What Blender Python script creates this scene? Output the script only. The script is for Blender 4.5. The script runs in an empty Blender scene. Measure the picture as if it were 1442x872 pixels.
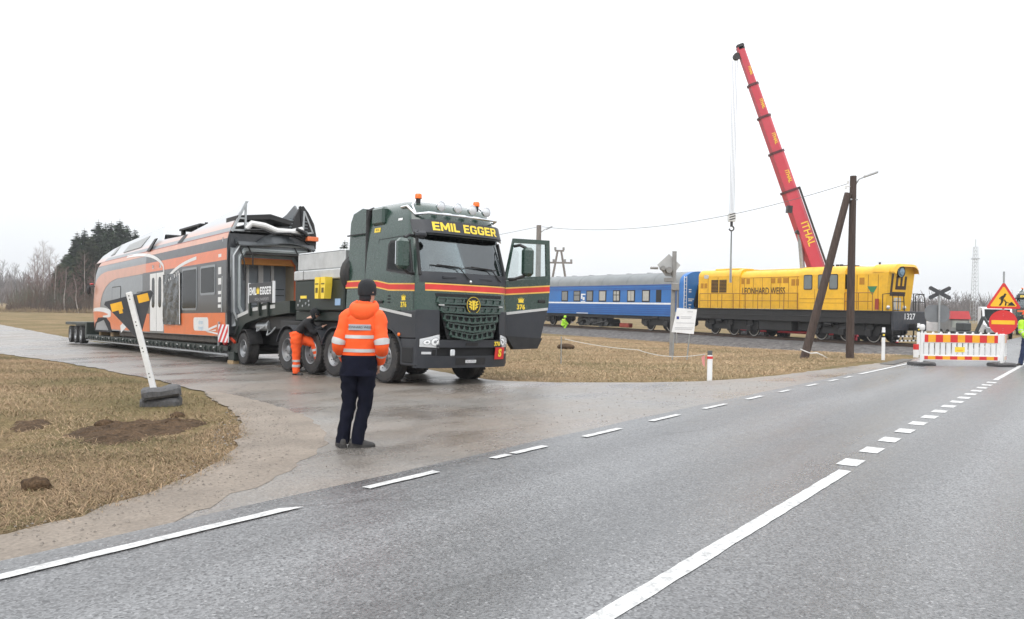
import bpy, math, random
import numpy as np
from mathutils import Vector, Matrix, geometry
R = math.radians
random.seed(7); rng = np.random.default_rng(7)
SC = bpy.context.scene; COL = SC.collection

# ---------------------------------------------------------------- camera, world, sun, exposure
cam_d = bpy.data.cameras.new("camera"); cam = bpy.data.objects.new("camera", cam_d); COL.objects.link(cam)
cam_d.sensor_width = 36; cam_d.lens = 28.93; cam_d.clip_end = 5000
cam.matrix_world = Matrix.Translation((0, 0, 1.6)) @ Matrix.Rotation(math.pi/2 - R(0.3), 4, 'X') @ Matrix.Rotation(R(1.0), 4, 'Z')
SC.camera = cam
SUN_EL, SUN_AZ = 50, 200
W = bpy.data.worlds.new("World"); SC.world = W; W.use_nodes = True
nt = W.node_tree; N = nt.nodes; L = nt.links
bg = N['Background']; bg.inputs['Strength'].default_value = 0.1
sky = N.new('ShaderNodeTexSky'); sky.sky_type = 'NISHITA'; sky.sun_disc = False
sky.sun_elevation = R(SUN_EL); sky.sun_rotation = R(SUN_AZ)
tc = N.new('ShaderNodeTexCoord'); mp = N.new('ShaderNodeMapping'); mp.inputs['Scale'].default_value = (1, 1, 2.6)
cn = N.new('ShaderNodeTexNoise'); cn.inputs['Scale'].default_value = 1.6; cn.inputs['Detail'].default_value = 5; cn.inputs['Roughness'].default_value = .5
L.new(tc.outputs['Generated'], mp.inputs[0]); L.new(mp.outputs[0], cn.inputs['Vector'])
cr = N.new('ShaderNodeValToRGB')                       # unbroken stratus, a little lighter and darker in places
cr.color_ramp.elements[0].position = .3; cr.color_ramp.elements[0].color = (8.15, 8.45, 8.9, 1)
cr.color_ramp.elements[1].position = .7; cr.color_ramp.elements[1].color = (9.8, 9.9, 10.0, 1)
sx = N.new('ShaderNodeSeparateXYZ'); L.new(tc.outputs['Generated'], sx.inputs[0])
zr = N.new('ShaderNodeMapRange'); zr.inputs[1].default_value = 0; zr.inputs[2].default_value = 1; zr.inputs[3].default_value = .94; zr.inputs[4].default_value = 2.5
L.new(sx.outputs[2], zr.inputs[0])
ml = N.new('ShaderNodeMix'); ml.data_type = 'RGBA'; ml.blend_type = 'MULTIPLY'; ml.inputs['Factor'].default_value = 1
L.new(cn.outputs[0], cr.inputs[0]); L.new(cr.outputs[0], ml.inputs['A']); L.new(zr.outputs[0], ml.inputs['B'])
mx = N.new('ShaderNodeMix'); mx.data_type = 'RGBA'; mx.inputs['Factor'].default_value = .94
L.new(sky.outputs[0], mx.inputs['A']); L.new(ml.outputs['Result'], mx.inputs['B']); L.new(mx.outputs['Result'], bg.inputs[0])
sun_d = bpy.data.lights.new("sun", 'SUN'); sun = bpy.data.objects.new("sun", sun_d); COL.objects.link(sun)
sun_d.energy = 1.2; sun_d.angle = R(40); sun_d.color = (1, .97, .93)
sun.matrix_world = Matrix.Rotation(R(-SUN_AZ), 4, 'Z') @ Matrix.Rotation(R(SUN_EL - 90), 4, 'X')
VS = SC.view_settings; VS.view_transform = 'Standard'; VS.look = 'None'; VS.gamma = 1; VS.use_curve_mapping = False
VS.exposure = 0.14
SC.cycles.max_bounces = 6

# ---------------------------------------------------------------- materials
MATS = {}
def mat(name, col, rough=.55, metal=0., var=.12, vs=2.5, bump=0., bs=40., dirt=0., dcol=(.16, .13, .10), coat=0., spec=.5, stretch=None, emit=None, alpha=None, vs2=None):
    """procedural surface: colour with mottling, optional road dirt, fine relief"""
    if name in MATS: return MATS[name]
    m = bpy.data.materials.new(name); MATS[name] = m; m.use_nodes = True
    n = m.node_tree.nodes; l = m.node_tree.links; b = n['Principled BSDF']
    b.inputs['Roughness'].default_value = rough; b.inputs['Metallic'].default_value = metal
    b.inputs['Specular IOR Level'].default_value = spec
    if coat: b.inputs['Coat Weight'].default_value = coat; b.inputs['Coat Roughness'].default_value = .08
    t = n.new('ShaderNodeTexCoord'); src = t.outputs['Object']
    if stretch:
        mpn = n.new('ShaderNodeMapping'); mpn.inputs['Scale'].default_value = stretch; l.new(src, mpn.inputs[0]); src = mpn.outputs[0]
    def noise(scale, detail=4, rough_=.6):
        q = n.new('ShaderNodeTexNoise'); q.inputs['Scale'].default_value = scale; q.inputs['Detail'].default_value = detail; q.inputs['Roughness'].default_value = rough_
        l.new(src, q.inputs['Vector']); return q.outputs[0]
    c = tuple(col) + (1,)
    q = noise(vs); rp = n.new('ShaderNodeValToRGB'); rp.color_ramp.elements[0].position = .3; rp.color_ramp.elements[1].position = .7
    rp.color_ramp.elements[0].color = tuple(x*(1-var) for x in col) + (1,); rp.color_ramp.elements[1].color = tuple(min(1, x*(1+var)) for x in col) + (1,)
    l.new(q, rp.inputs[0]); out = rp.outputs[0]
    if vs2:
        q3 = noise(vs2, 2); k = n.new('ShaderNodeMapRange'); k.inputs[1].default_value = .3; k.inputs[2].default_value = .7; k.inputs[3].default_value = 1-var; k.inputs[4].default_value = 1+var
        l.new(q3, k.inputs[0]); mm = n.new('ShaderNodeMix'); mm.data_type = 'RGBA'; mm.blend_type = 'MULTIPLY'; mm.inputs['Factor'].default_value = 1
        l.new(out, mm.inputs['A']); l.new(k.outputs[0], mm.inputs['B']); out = mm.outputs['Result']
    if dirt:
        q2 = noise(vs*1.7+.6, 6, .7); r2 = n.new('ShaderNodeMapRange'); r2.inputs[1].default_value = .45; r2.inputs[2].default_value = .75; r2.inputs[3].default_value = 0; r2.inputs[4].default_value = dirt
        l.new(q2, r2.inputs[0]); mm = n.new('ShaderNodeMix'); mm.data_type = 'RGBA'; mm.inputs['B'].default_value = tuple(dcol)+(1,)
        l.new(r2.outputs[0], mm.inputs['Factor']); l.new(out, mm.inputs['A']); out = mm.outputs['Result']
        r3 = n.new('ShaderNodeMapRange'); r3.inputs[3].default_value = rough; r3.inputs[4].default_value = min(1, rough+.35); l.new(r2.outputs[0], r3.inputs[0]); l.new(r3.outputs[0], b.inputs['Roughness'])
    l.new(out, b.inputs['Base Color'])
    if bump:
        bq = noise(bs, 3); bn = n.new('ShaderNodeBump'); bn.inputs['Strength'].default_value = bump; bn.inputs['Distance'].default_value = .02
        l.new(bq, bn.inputs['Height']); l.new(bn.outputs[0], b.inputs['Normal'])
    if emit: b.inputs['Emission Color'].default_value = c; b.inputs['Emission Strength'].default_value = emit
    if alpha is not None: b.inputs['Alpha'].default_value = alpha
    return m
def glass(name, tint=(.55, .6, .6), base=.04, rough=.02):
    if name in MATS: return MATS[name]
    m = bpy.data.materials.new(name); MATS[name] = m; m.use_nodes = True
    n = m.node_tree.nodes; l = m.node_tree.links; n.remove(n['Principled BSDF'])
    tr = n.new('ShaderNodeBsdfTransparent'); tr.inputs[0].default_value = tint + (1,)
    gl = n.new('ShaderNodeBsdfGlossy'); gl.inputs['Roughness'].default_value = rough; gl.inputs[0].default_value = (.9, .95, .97, 1)
    fr = n.new('ShaderNodeFresnel'); fr.inputs[0].default_value = 1.5
    ad = n.new('ShaderNodeMath'); ad.inputs[1].default_value = base; l.new(fr.outputs[0], ad.inputs[0])
    mi = n.new('ShaderNodeMixShader'); l.new(ad.outputs[0], mi.inputs[0]); l.new(tr.outputs[0], mi.inputs[1]); l.new(gl.outputs[0], mi.inputs[2])
    l.new(mi.outputs[0], n['Material Output'].inputs[0]); return m

# ---------------------------------------------------------------- mesh builder
class MB:
    def __init__(s): s.v = []; s.f = []; s.m = []; s.T = None; s.mi = 0
    def add(s, vs, fs):
        b = len(s.v)
        if s.T is not None: vs = [tuple(s.T @ Vector(p)) for p in vs]
        s.v += [tuple(p) for p in vs]; s.f += [tuple(i+b for i in q) for q in fs]; s.m += [s.mi]*len(fs); return s
    def box(s, x0, x1, y0, y1, z0, z1, ch=0.):
        if x0 > x1: x0, x1 = x1, x0
        if y0 > y1: y0, y1 = y1, y0
        if z0 > z1: z0, z1 = z1, z0
        if ch <= 0:
            return s.add([(x0,y0,z0),(x1,y0,z0),(x1,y1,z0),(x0,y1,z0),(x0,y0,z1),(x1,y0,z1),(x1,y1,z1),(x0,y1,z1)],
                         [(0,3,2,1),(4,5,6,7),(0,1,5,4),(1,2,6,5),(2,3,7,6),(3,0,4,7)])
        c = min(ch, (x1-x0)*.45, (y1-y0)*.45, (z1-z0)*.45); V = []; idx = {}
        for sx in (0,1):
            for sy in (0,1):
                for sz in (0,1):
                    X, Y, Z = (x0,x1)[sx], (y0,y1)[sy], (z0,z1)[sz]; dx, dy, dz = (c,-c)[sx], (c,-c)[sy], (c,-c)[sz]
                    idx[sx,sy,sz] = len(V); V += [(X, Y+dy, Z+dz), (X+dx, Y, Z+dz), (X+dx, Y+dy, Z)]
        F = []; g = lambda a, b_, c_, k: idx[a,b_,c_]+k
        for q in (0,1):
            F += [(g(q,0,0,0),g(q,1,0,0),g(q,1,1,0),g(q,0,1,0)), (g(0,q,0,1),g(1,q,0,1),g(1,q,1,1),g(0,q,1,1)), (g(0,0,q,2),g(1,0,q,2),g(1,1,q,2),g(0,1,q,2))]
            for r in (0,1):
                F += [(g(0,q,r,1),g(1,q,r,1),g(1,q,r,2),g(0,q,r,2)), (g(q,0,r,0),g(q,1,r,0),g(q,1,r,2),g(q,0,r,2)), (g(q,r,0,0),g(q,r,1,0),g(q,r,1,1),g(q,r,0,1))]
        for k, b_ in idx.items(): F.append((b_, b_+1, b_+2))
        return s.add(V, F)
    def bar(s, p0, p1, w, hh, ch=0., up=(0,0,1)):
        p0, p1 = Vector(p0), Vector(p1); d = p1-p0; ln = d.length; x = d/ln; u = Vector(up)
        if abs(x.dot(u)) > .97: u = Vector((1,0,0))
        y = u.cross(x).normalized(); z = x.cross(y); T = Matrix((x,y,z)).transposed().to_4x4(); T.translation = p0
        o = s.T; s.T = T if o is None else o @ T; s.box(0, ln, -w/2, w/2, -hh/2, hh/2, ch); s.T = o; return s
    def cyl(s, p0, p1, r0, r1=None, n=14, cap=True):
        r1 = r0 if r1 is None else r1; return s.lathe([(r0, 0), (r1, 1)], p0, p1, n, cap)
    def lathe(s, prof, p0, p1, n=20, cap=False):
        """prof: (radius, fraction along p0-p1)"""
        p0, p1 = Vector(p0), Vector(p1); d = p1-p0; x = d.normalized(); a = Vector((0,0,1)) if abs(x.z) < .9 else Vector((1,0,0))
        y = a.cross(x).normalized(); z = x.cross(y); V = []; F = []
        for r, t in prof:
            for k in range(n):
                g = 2*math.pi*k/n; V.append(tuple(p0+d*t+(y*math.cos(g)+z*math.sin(g))*r))
        for i in range(len(prof)-1):
            for k in range(n): F.append((i*n+k, i*n+(k+1)%n, (i+1)*n+(k+1)%n, (i+1)*n+k))
        if cap: F.append(tuple(range(n))[::-1]); F.append(tuple(range((len(prof)-1)*n, len(prof)*n)))
        return s.add(V, F)
    def tube(s, pts, r, n=8, cap=True):
        P = [Vector(p) for p in pts]; rs = r if isinstance(r, (list, tuple)) else [r]*len(P); V = []; F = []
        up = None
        for i, p in enumerate(P):
            d = (P[min(i+1, len(P)-1)]-P[max(i-1, 0)]).normalized()
            if up is None: up = Vector((0,0,1)) if abs(d.z) < .9 else Vector((1,0,0))
            y = up.cross(d)
            if y.length < 1e-4: y = Vector((1,0,0)).cross(d)
            y.normalize(); z = d.cross(y); up = z
            for k in range(n):
                g = 2*math.pi*k/n; V.append(tuple(p+(y*math.cos(g)+z*math.sin(g))*rs[i]))
        for i in range(len(P)-1):
            for k in range(n): F.append((i*n+k, i*n+(k+1)%n, (i+1)*n+(k+1)%n, (i+1)*n+k))
        if cap: F.append(tuple(range(n))[::-1]); F.append(tuple(range((len(P)-1)*n, len(P)*n)))
        return s.add(V, F)
    def prism(s, poly, fn, d0, d1):
        """poly in 2D, fn(u, v, d) -> 3D, d0..d1 the thickness"""
        n = len(poly); V = [fn(u, v, d0) for u, v in poly]+[fn(u, v, d1) for u, v in poly]
        return s.add(V, [tuple(range(n))[::-1], tuple(range(n, 2*n))]+[(i, (i+1) % n, n+(i+1) % n, n+i) for i in range(n)])
    def loft(s, rings, cap=True, closed=True):
        n = len(rings[0]); V = [p for r in rings for p in r]; F = []
        for i in range(len(rings)-1):
            for k in range(n if closed else n-1): F.append((i*n+k, i*n+(k+1) % n, (i+1)*n+(k+1) % n, (i+1)*n+k))
        if cap: F.append(tuple(range(n))[::-1]); F.append(tuple(range((len(rings)-1)*n, len(rings)*n)))
        return s.add(V, F)
    def grid(s, fn, us, vs, close=False):
        V = [fn(u, v) for v in vs for u in us]; n = len(us); F = []
        for j in range(len(vs)-1):
            for i in range(n-1): F.append((j*n+i, j*n+i+1, (j+1)*n+i+1, (j+1)*n+i))
        return s.add(V, F)
    def slab(s, fn, us, vs, d0, d1):
        """curved plate: fn(u, v, d) sampled on a grid, front at d1, back at d0, closed all round"""
        n, m = len(us), len(vs); A = [fn(u, v, d1) for v in vs for u in us]; B = [fn(u, v, d0) for v in vs for u in us]; F = []; o = n*m
        for j in range(m-1):
            for i in range(n-1):
                q = (j*n+i, j*n+i+1, (j+1)*n+i+1, (j+1)*n+i); F.append(q); F.append(tuple(o+k for k in q[::-1]))
        edge = [i for i in range(n)]+[j*n+n-1 for j in range(1, m)]+[(m-1)*n+i for i in range(n-2, -1, -1)]+[j*n for j in range(m-2, 0, -1)]
        for k in range(len(edge)): a, b = edge[k], edge[(k+1) % len(edge)]; F.append((a, o+a, o+b, b))
        return s.add(A+B, F)
    def ell(s, c, r, n=14, m=9, T=None):
        c = Vector(c); rings = []
        V = []; F = []
        for j in range(1, m):
            t = math.pi*j/m
            for k in range(n):
                g = 2*math.pi*k/n; p = Vector((r[0]*math.sin(t)*math.cos(g), r[1]*math.sin(t)*math.sin(g), r[2]*math.cos(t)))
                if T: p = T @ p
                V.append(tuple(c+p))
        for j in range(m-2):
            for k in range(n): F.append((j*n+k, (j+1)*n+k, (j+1)*n+(k+1) % n, j*n+(k+1) % n))
        tp, bt = Vector((0,0,r[2])), Vector((0,0,-r[2]))
        if T: tp, bt = T @ tp, T @ bt
        V += [tuple(c+tp), tuple(c+bt)]; a = len(V)-2
        for k in range(n): F.append((a, k, (k+1) % n)); F.append((a+1, (m-2)*n+(k+1) % n, (m-2)*n+k))
        return s.add(V, F)
    def build(s, name, m, parent=None, smooth=35, fix=True):
        me = bpy.data.meshes.new(name); me.from_pydata(s.v, [], s.f)
        for q in (m if isinstance(m, (list, tuple)) else [m]): me.materials.append(q)
        if any(s.m): me.polygons.foreach_set('material_index', s.m)
        if fix:
            import bmesh
            bm = bmesh.new(); bm.from_mesh(me); bmesh.ops.recalc_face_normals(bm, faces=bm.faces); bm.to_mesh(me); bm.free()
        if smooth: me.shade_smooth(); me.set_sharp_from_angle(angle=R(smooth))
        me.update(); return link(name, me, parent)
def link(name, me, parent=None):
    o = bpy.data.objects.new(name, me); COL.objects.link(o)
    if parent: o.parent = parent
    return o
def tag(o, label=None, cat=None, group=None, kind=None):
    if label: o['label'] = label
    if cat: o['category'] = cat
    if group: o['group'] = group
    if kind: o['kind'] = kind
    return o
def thing(name, label, cat, M=None, group=None):
    o = bpy.data.objects.new(name, None); COL.objects.link(o); o.empty_display_size = .2
    if M is not None: o.matrix_world = M if isinstance(M, Matrix) else Matrix.Translation(M)
    return tag(o, label, cat, group)
def copy_tree(o, parent=None):
    c = o.copy(); COL.objects.link(c); c.parent = parent
    for ch in list(o.children): copy_tree(ch, c)
    return c
def part(name, m, parent, f, smooth=35):
    b = MB(); f(b); return b.build(name, m, parent, smooth)
def rep(o, parent, M):
    """another copy of a part (with its sub-parts) of the same thing"""
    c = o.copy(); COL.objects.link(c); c.parent = parent; c.matrix_local = M
    for ch in list(o.children):
        d = ch.copy(); COL.objects.link(d); d.parent = c; d.matrix_local = ch.matrix_local
    return c
_TXT = {}
def text2d(body, size, bold=0., xs=1.):
    k = (body, size, bold, xs)
    if k in _TXT: return _TXT[k]
    cu = bpy.data.curves.new('lettering', 'FONT'); cu.body = body; cu.size = size; cu.align_x = 'CENTER'; cu.align_y = 'CENTER'; cu.offset = bold; cu.resolution_u = 3
    o = bpy.data.objects.new('lettering', cu); COL.objects.link(o); bpy.context.view_layer.update()
    me = bpy.data.meshes.new_from_object(o.evaluated_get(bpy.context.evaluated_depsgraph_get()))
    vs = [(v.co.x*xs, v.co.y) for v in me.vertices]; fs = [tuple(p.vertices) for p in me.polygons]
    bpy.data.objects.remove(o); bpy.data.meshes.remove(me); bpy.data.curves.remove(cu)
    _TXT[k] = (vs, fs); return vs, fs
def lettering(name, body, size, fn, m, parent, bold=0., xs=1.):
    vs, fs = text2d(body, size, bold, xs); b = MB(); b.add([fn(u, v) for u, v in vs], fs); return b.build(name, m, parent, 0, fix=False)
_BL = {'E': [[(0,0),(.24,0),(.24,1),(0,1)],[(.24,0),(.72,0),(.72,.2),(.24,.2)],[(.24,.4),(.66,.4),(.66,.6),(.24,.6)],[(.24,.8),(.72,.8),(.72,1),(.24,1)]],
 'M': [[(0,0),(.22,0),(.22,1),(0,1)],[(.82,0),(1.04,0),(1.04,1),(.82,1)],[(.22,1),(.22,.62),(.42,.15),(.52,.15),(.52,.52)],[(.82,1),(.52,.52),(.52,.15),(.62,.15),(.82,.62)]],
 'I': [[(0,0),(.24,0),(.24,1),(0,1)]], 'L': [[(0,0),(.24,0),(.24,1),(0,1)],[(.24,0),(.68,0),(.68,.2),(.24,.2)]],
 'G': [[(.22,.0),(.70,.0),(.84,.14),(.84,.2),(.3,.2),(.24,.26),(.24,.74),(.0,.82),(.0,.18)],[(.0,.82),(.24,.74),(.30,.8),(.60,.8),(.60,.68),(.84,.68),(.84,.86),(.70,1),(.18,1)],[(.44,.36),(.84,.36),(.84,.2),(.60,.2),(.60,.54),(.44,.54)][:0] or [(.46,.38),(.84,.38),(.84,.54),(.46,.54)],[(.60,.2),(.84,.2),(.84,.38),(.60,.38)]],
 'R': [[(0,0),(.24,0),(.24,1),(0,1)],[(.24,.8),(.54,.8),(.76,.9),(.68,1),(.24,1)],[(.54,.8),(.54,.56),(.78,.46),(.80,.82),(.76,.9)],[(.24,.38),(.68,.38),(.78,.46),(.54,.56),(.24,.56)],[(.36,.38),(.58,.38),(.84,0),(.58,0)]], ' ': []}
_BW = {'E': .78, 'M': 1.12, 'I': .32, 'L': .72, 'G': .92, 'R': .88, ' ': .42}
def block_letters(name, body, hgt, fn, m, parent, xs=1.):
    """heavy block capitals, centred, each stroke its own face; fn(u, v) -> 3D"""
    wt = sum(_BW[c]+.03 for c in body); x = -wt/2; b = MB()
    for c in body:
        for P in _BL[c]: b.add([fn((x+p)*hgt*xs, (q-.5)*hgt) for p, q in P], [tuple(range(len(P)))])
        x += _BW[c]+.03
    return b.build(name, m, parent, 0, fix=False)
def interp(tab, z):
    if z <= tab[0][0]: return tab[0][1]
    for (a, p), (b, q) in zip(tab, tab[1:]):
        if z <= b: return p+(q-p)*(z-a)/(b-a)
    return tab[-1][1]
def frame(loc, fwd, pitch=0., roll=0.):
    """x along fwd (nose up for pitch > 0), y left, z up; roll > 0 lowers the left side"""
    a = math.atan2(fwd[1], fwd[0])
    return Matrix.Translation(loc) @ Matrix.Rotation(a, 4, 'Z') @ Matrix.Rotation(R(-pitch), 4, 'Y') @ Matrix.Rotation(R(-roll), 4, 'X')
def lin(a, b, n): return [a+(b-a)*i/(n-1) for i in range(n)]
def rrect(x0, x1, y0, y1, r, n=4):
    P = []
    for cx, cy, a in ((x1-r, y1-r, 0), (x0+r, y1-r, 90), (x0+r, y0+r, 180), (x1-r, y0+r, 270)):
        for k in range(n+1): P.append((cx+r*math.cos(R(a+90*k/n)), cy+r*math.sin(R(a+90*k/n))))
    return P
# common finishes
BLACK = mat('black_plastic', (.011, .011, .012), .5, var=.2, dirt=.3, dcol=(.06, .055, .05)); RUBBER = mat('tyre_rubber', (.022, .022, .023), .75, var=.25, dirt=.55, dcol=(.10, .085, .07), bump=.2, bs=60)
CHROME = mat('chrome', (.75, .76, .78), .12, 1.); STEEL = mat('galvanised_steel', (.42, .44, .45), .42, .8, var=.15, vs=8, dirt=.2); RIM = mat('wheel_rim', (.27, .28, .29), .4, .7, dirt=.5)
GREY = mat('grey_cladding', (.026, .029, .036), .48, var=.12, dirt=.3, dcol=(.06, .056, .05)); WHITE = mat('white_paint', (.78, .79, .80), .5, var=.06, dirt=.25, dcol=(.45, .42, .38))
YEL = mat('yellow_print', (.85, .62, .05), .45, var=.05); RED = mat('red_print', (.62, .03, .03), .45, var=.08); REFL = mat('reflective_tape', (.52, .52, .51), .45, .1, var=.06, vs=20)
DARK = mat('dark_void', (.012, .012, .013), .8); WOODB = mat('timber_block', (.34, .24, .13), .8, var=.3, vs=6, stretch=(1, 6, 6))
# ---------------------------------------------------------------- terrain
def sm(a, b, x): t = np.clip((x-a)/(b-a), 0, 1); return t*t*(3-2*t)
def UT(X, Y): return -(0.813*X-0.582*Y)-4.98, .582*X+.813*Y
def XY(u, t): p = -(u+4.98); return .813*p+.582*t, -.582*p+.813*t
def H(X, Y):
    X = np.asarray(X, float); Y = np.asarray(Y, float); u, t = UT(X, Y)
    z = -.02*np.clip(u, 0, 10); w = 1-sm(-11, -3, X); far = np.maximum(u-10, 0)
    z = z-(.0225*w)*np.minimum(far, 32)-(1-w)*np.minimum(.015*far, .2)-.006*np.clip(t-12, 0, 38)
    dr = -((X-23.27)*.866+(Y-45.67)*.5); k = sm(13, 5, np.abs(dr))*sm(.4, 3.5, u)     # shallow trough along the railway bank
    return z*(1-k)-.82*k
def hz(X, Y): return float(H(X, Y))
GRASS = mat('dry_turf', (.30, .225, .115), .95, var=.3, vs=.35, vs2=9, bump=.6, bs=30)
def field_mat():
    m = bpy.data.materials.new('meadow'); m.use_nodes = True; n = m.node_tree.nodes; l = m.node_tree.links; b = n['Principled BSDF']; b.inputs['Roughness'].default_value = 1; b.inputs['Specular IOR Level'].default_value = .1
    t = n.new('ShaderNodeTexCoord')
    def noise(s, d=5, r=.6):
        q = n.new('ShaderNodeTexNoise'); q.inputs['Scale'].default_value = s; q.inputs['Detail'].default_value = d; q.inputs['Roughness'].default_value = r; l.new(t.outputs['Object'], q.inputs['Vector']); return q.outputs[0]
    def ramp(src, a, b_, ca, cb):
        r = n.new('ShaderNodeValToRGB'); r.color_ramp.elements[0].position = a; r.color_ramp.elements[1].position = b_; r.color_ramp.elements[0].color = ca+(1,); r.color_ramp.elements[1].color = cb+(1,); l.new(src, r.inputs[0]); return r.outputs[0]
    def mix(f, a, c, mode='MIX'):
        q = n.new('ShaderNodeMix'); q.data_type = 'RGBA'; q.blend_type = mode
        if isinstance(f, float): q.inputs['Factor'].default_value = f
        else: l.new(f, q.inputs['Factor'])
        l.new(a, q.inputs['A']); l.new(c, q.inputs['B']); return q.outputs['Result']
    straw = ramp(noise(6, 6, .75), .3, .7, (.14, .095, .052), (.36, .26, .15)); green = ramp(noise(5, 6, .75), .3, .7, (.085, .07, .032), (.225, .18, .09))
    fac = ramp(noise(.22, 5, .65), .40, .62, (0, 0, 0), (1, 1, 1)); c = mix(fac, straw, green)
    fine = ramp(noise(45, 3, .7), .25, .75, (.55, .55, .55), (1.25, 1.25, 1.2)); c = mix(1., c, fine, 'MULTIPLY'); l.new(c, b.inputs['Base Color'])
    bn = n.new('ShaderNodeBump'); bn.inputs['Strength'].default_value = .8; bn.inputs['Distance'].default_value = .05; l.new(noise(20, 5, .7), bn.inputs['Height']); l.new(bn.outputs[0], b.inputs['Normal'])
    return m
MEADOW = field_mat()
def graded(lo, hi, d0, c, g=1.045):
    a = [c]; d = d0
    while a[-1] < hi: a.append(a[-1]+d); d *= g
    b = [c]; d = d0
    while b[-1] > lo: b.append(b[-1]-d); d *= g
    return np.array(b[:0:-1]+a)
xs = graded(-560, 560, .5, 0); ys = graded(-120, 760, .5, 14)
GX, GY = np.meshgrid(xs, ys); GZ = H(GX, GY)
d_ = np.hypot(GX, GY); GZ = GZ+.12*np.sin(GX*.05+1)*np.sin(GY*.04)*sm(60, 120, d_)
n_, m_ = len(xs), len(ys); me = bpy.data.meshes.new('ground')
ii = (np.arange(m_-1)[:, None]*n_+np.arange(n_-1)[None]).ravel()
me.from_pydata(np.stack([GX.ravel(), GY.ravel(), GZ.ravel()], 1).tolist(), [], np.stack([ii, ii+1, ii+n_+1, ii+n_], 1).tolist()); me.materials.append(MEADOW); me.shade_smooth()
tag(link('ground', me), kind='structure')
def inside(px, py, poly):
    r = np.zeros(px.shape, bool); P = poly; j = len(P)-1
    for i in range(len(P)):
        xi, yi = P[i]; xj, yj = P[j]
        with np.errstate(divide='ignore', invalid='ignore'): c = ((yi > py) != (yj > py)) & (px < (xj-xi)*(py-yi)/(yj-yi)+xi)
        r ^= c; j = i
    return r
def densify(poly, step, jit=0., closed=True):
    P = []
    for i in range(len(poly) if closed else len(poly)-1):
        a, b = poly[i], poly[(i+1) % len(poly)]; k = max(1, int(math.dist(a, b)/step))
        for q in range(k):
            j = jit*random.uniform(-1, 1)
            P.append((a[0]+(b[0]-a[0])*q/k+j*.7, a[1]+(b[1]-a[1])*q/k+j*.7))
    return P
def chaikin(P, k):
    for _ in range(k): P = [q for i in range(len(P)) for a, b in ((P[i], P[(i+1) % len(P)]),) for q in ((a[0]*.75+b[0]*.25, a[1]*.75+b[1]*.25), (a[0]*.25+b[0]*.75, a[1]*.25+b[1]*.75))]
    return P
def sheet(name, poly, off, m, step=1., jit=0., bend=None, edge=None, soft=0):
    if soft: poly = chaikin(poly, soft)
    """sheet over the terrain inside a polygon in road coordinates (u, t)"""
    P = densify(poly, edge or step*.6, jit)
    if soft > 1: P = [(a+.035*math.sin(a*7+c_*5)+.03*math.sin(c_*13-a*4), c_+.035*math.cos(c_*6-a*3)+.025*math.sin(a*15)) for a, c_ in P]
    us = [p[0] for p in P]; ts = [p[1] for p in P]
    gu, gt = np.meshgrid(np.arange(min(us), max(us), step), np.arange(min(ts), max(ts), step)); gu = gu.ravel(); gt = gt.ravel()
    k = inside(gu, gt, P); pts = [Vector(p) for p in P]+[Vector((a, b)) for a, b in zip(gu[k], gt[k])]
    V, _, F, *_r = geometry.delaunay_2d_cdt(pts, [], [list(range(len(P)))], 1, 1e-5)
    U = np.array([v.x for v in V]); T = np.array([v.y for v in V]); X, Y = XY(U, T); Z = H(X, Y)+off
    if bend is not None:
        PA = np.array(P); Z = Z+bend(U, T, np.sqrt(np.min((U[:, None]-PA[None, :, 0])**2+(T[:, None]-PA[None, :, 1])**2, 1)))
    me = bpy.data.meshes.new(name); me.from_pydata(np.stack([T, U, Z], 1).tolist(), [], [tuple(f) for f in F]); me.materials.append(m); me.shade_smooth()
    o = link(name, me); x0, y0 = XY(0, 0)
    o.matrix_world = Matrix(((.582, -.813, 0, x0), (.813, .582, 0, y0), (0, 0, 1, 0), (0, 0, 0, 1)))   # local x runs along the road
    return tag(o, kind='structure')
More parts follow.
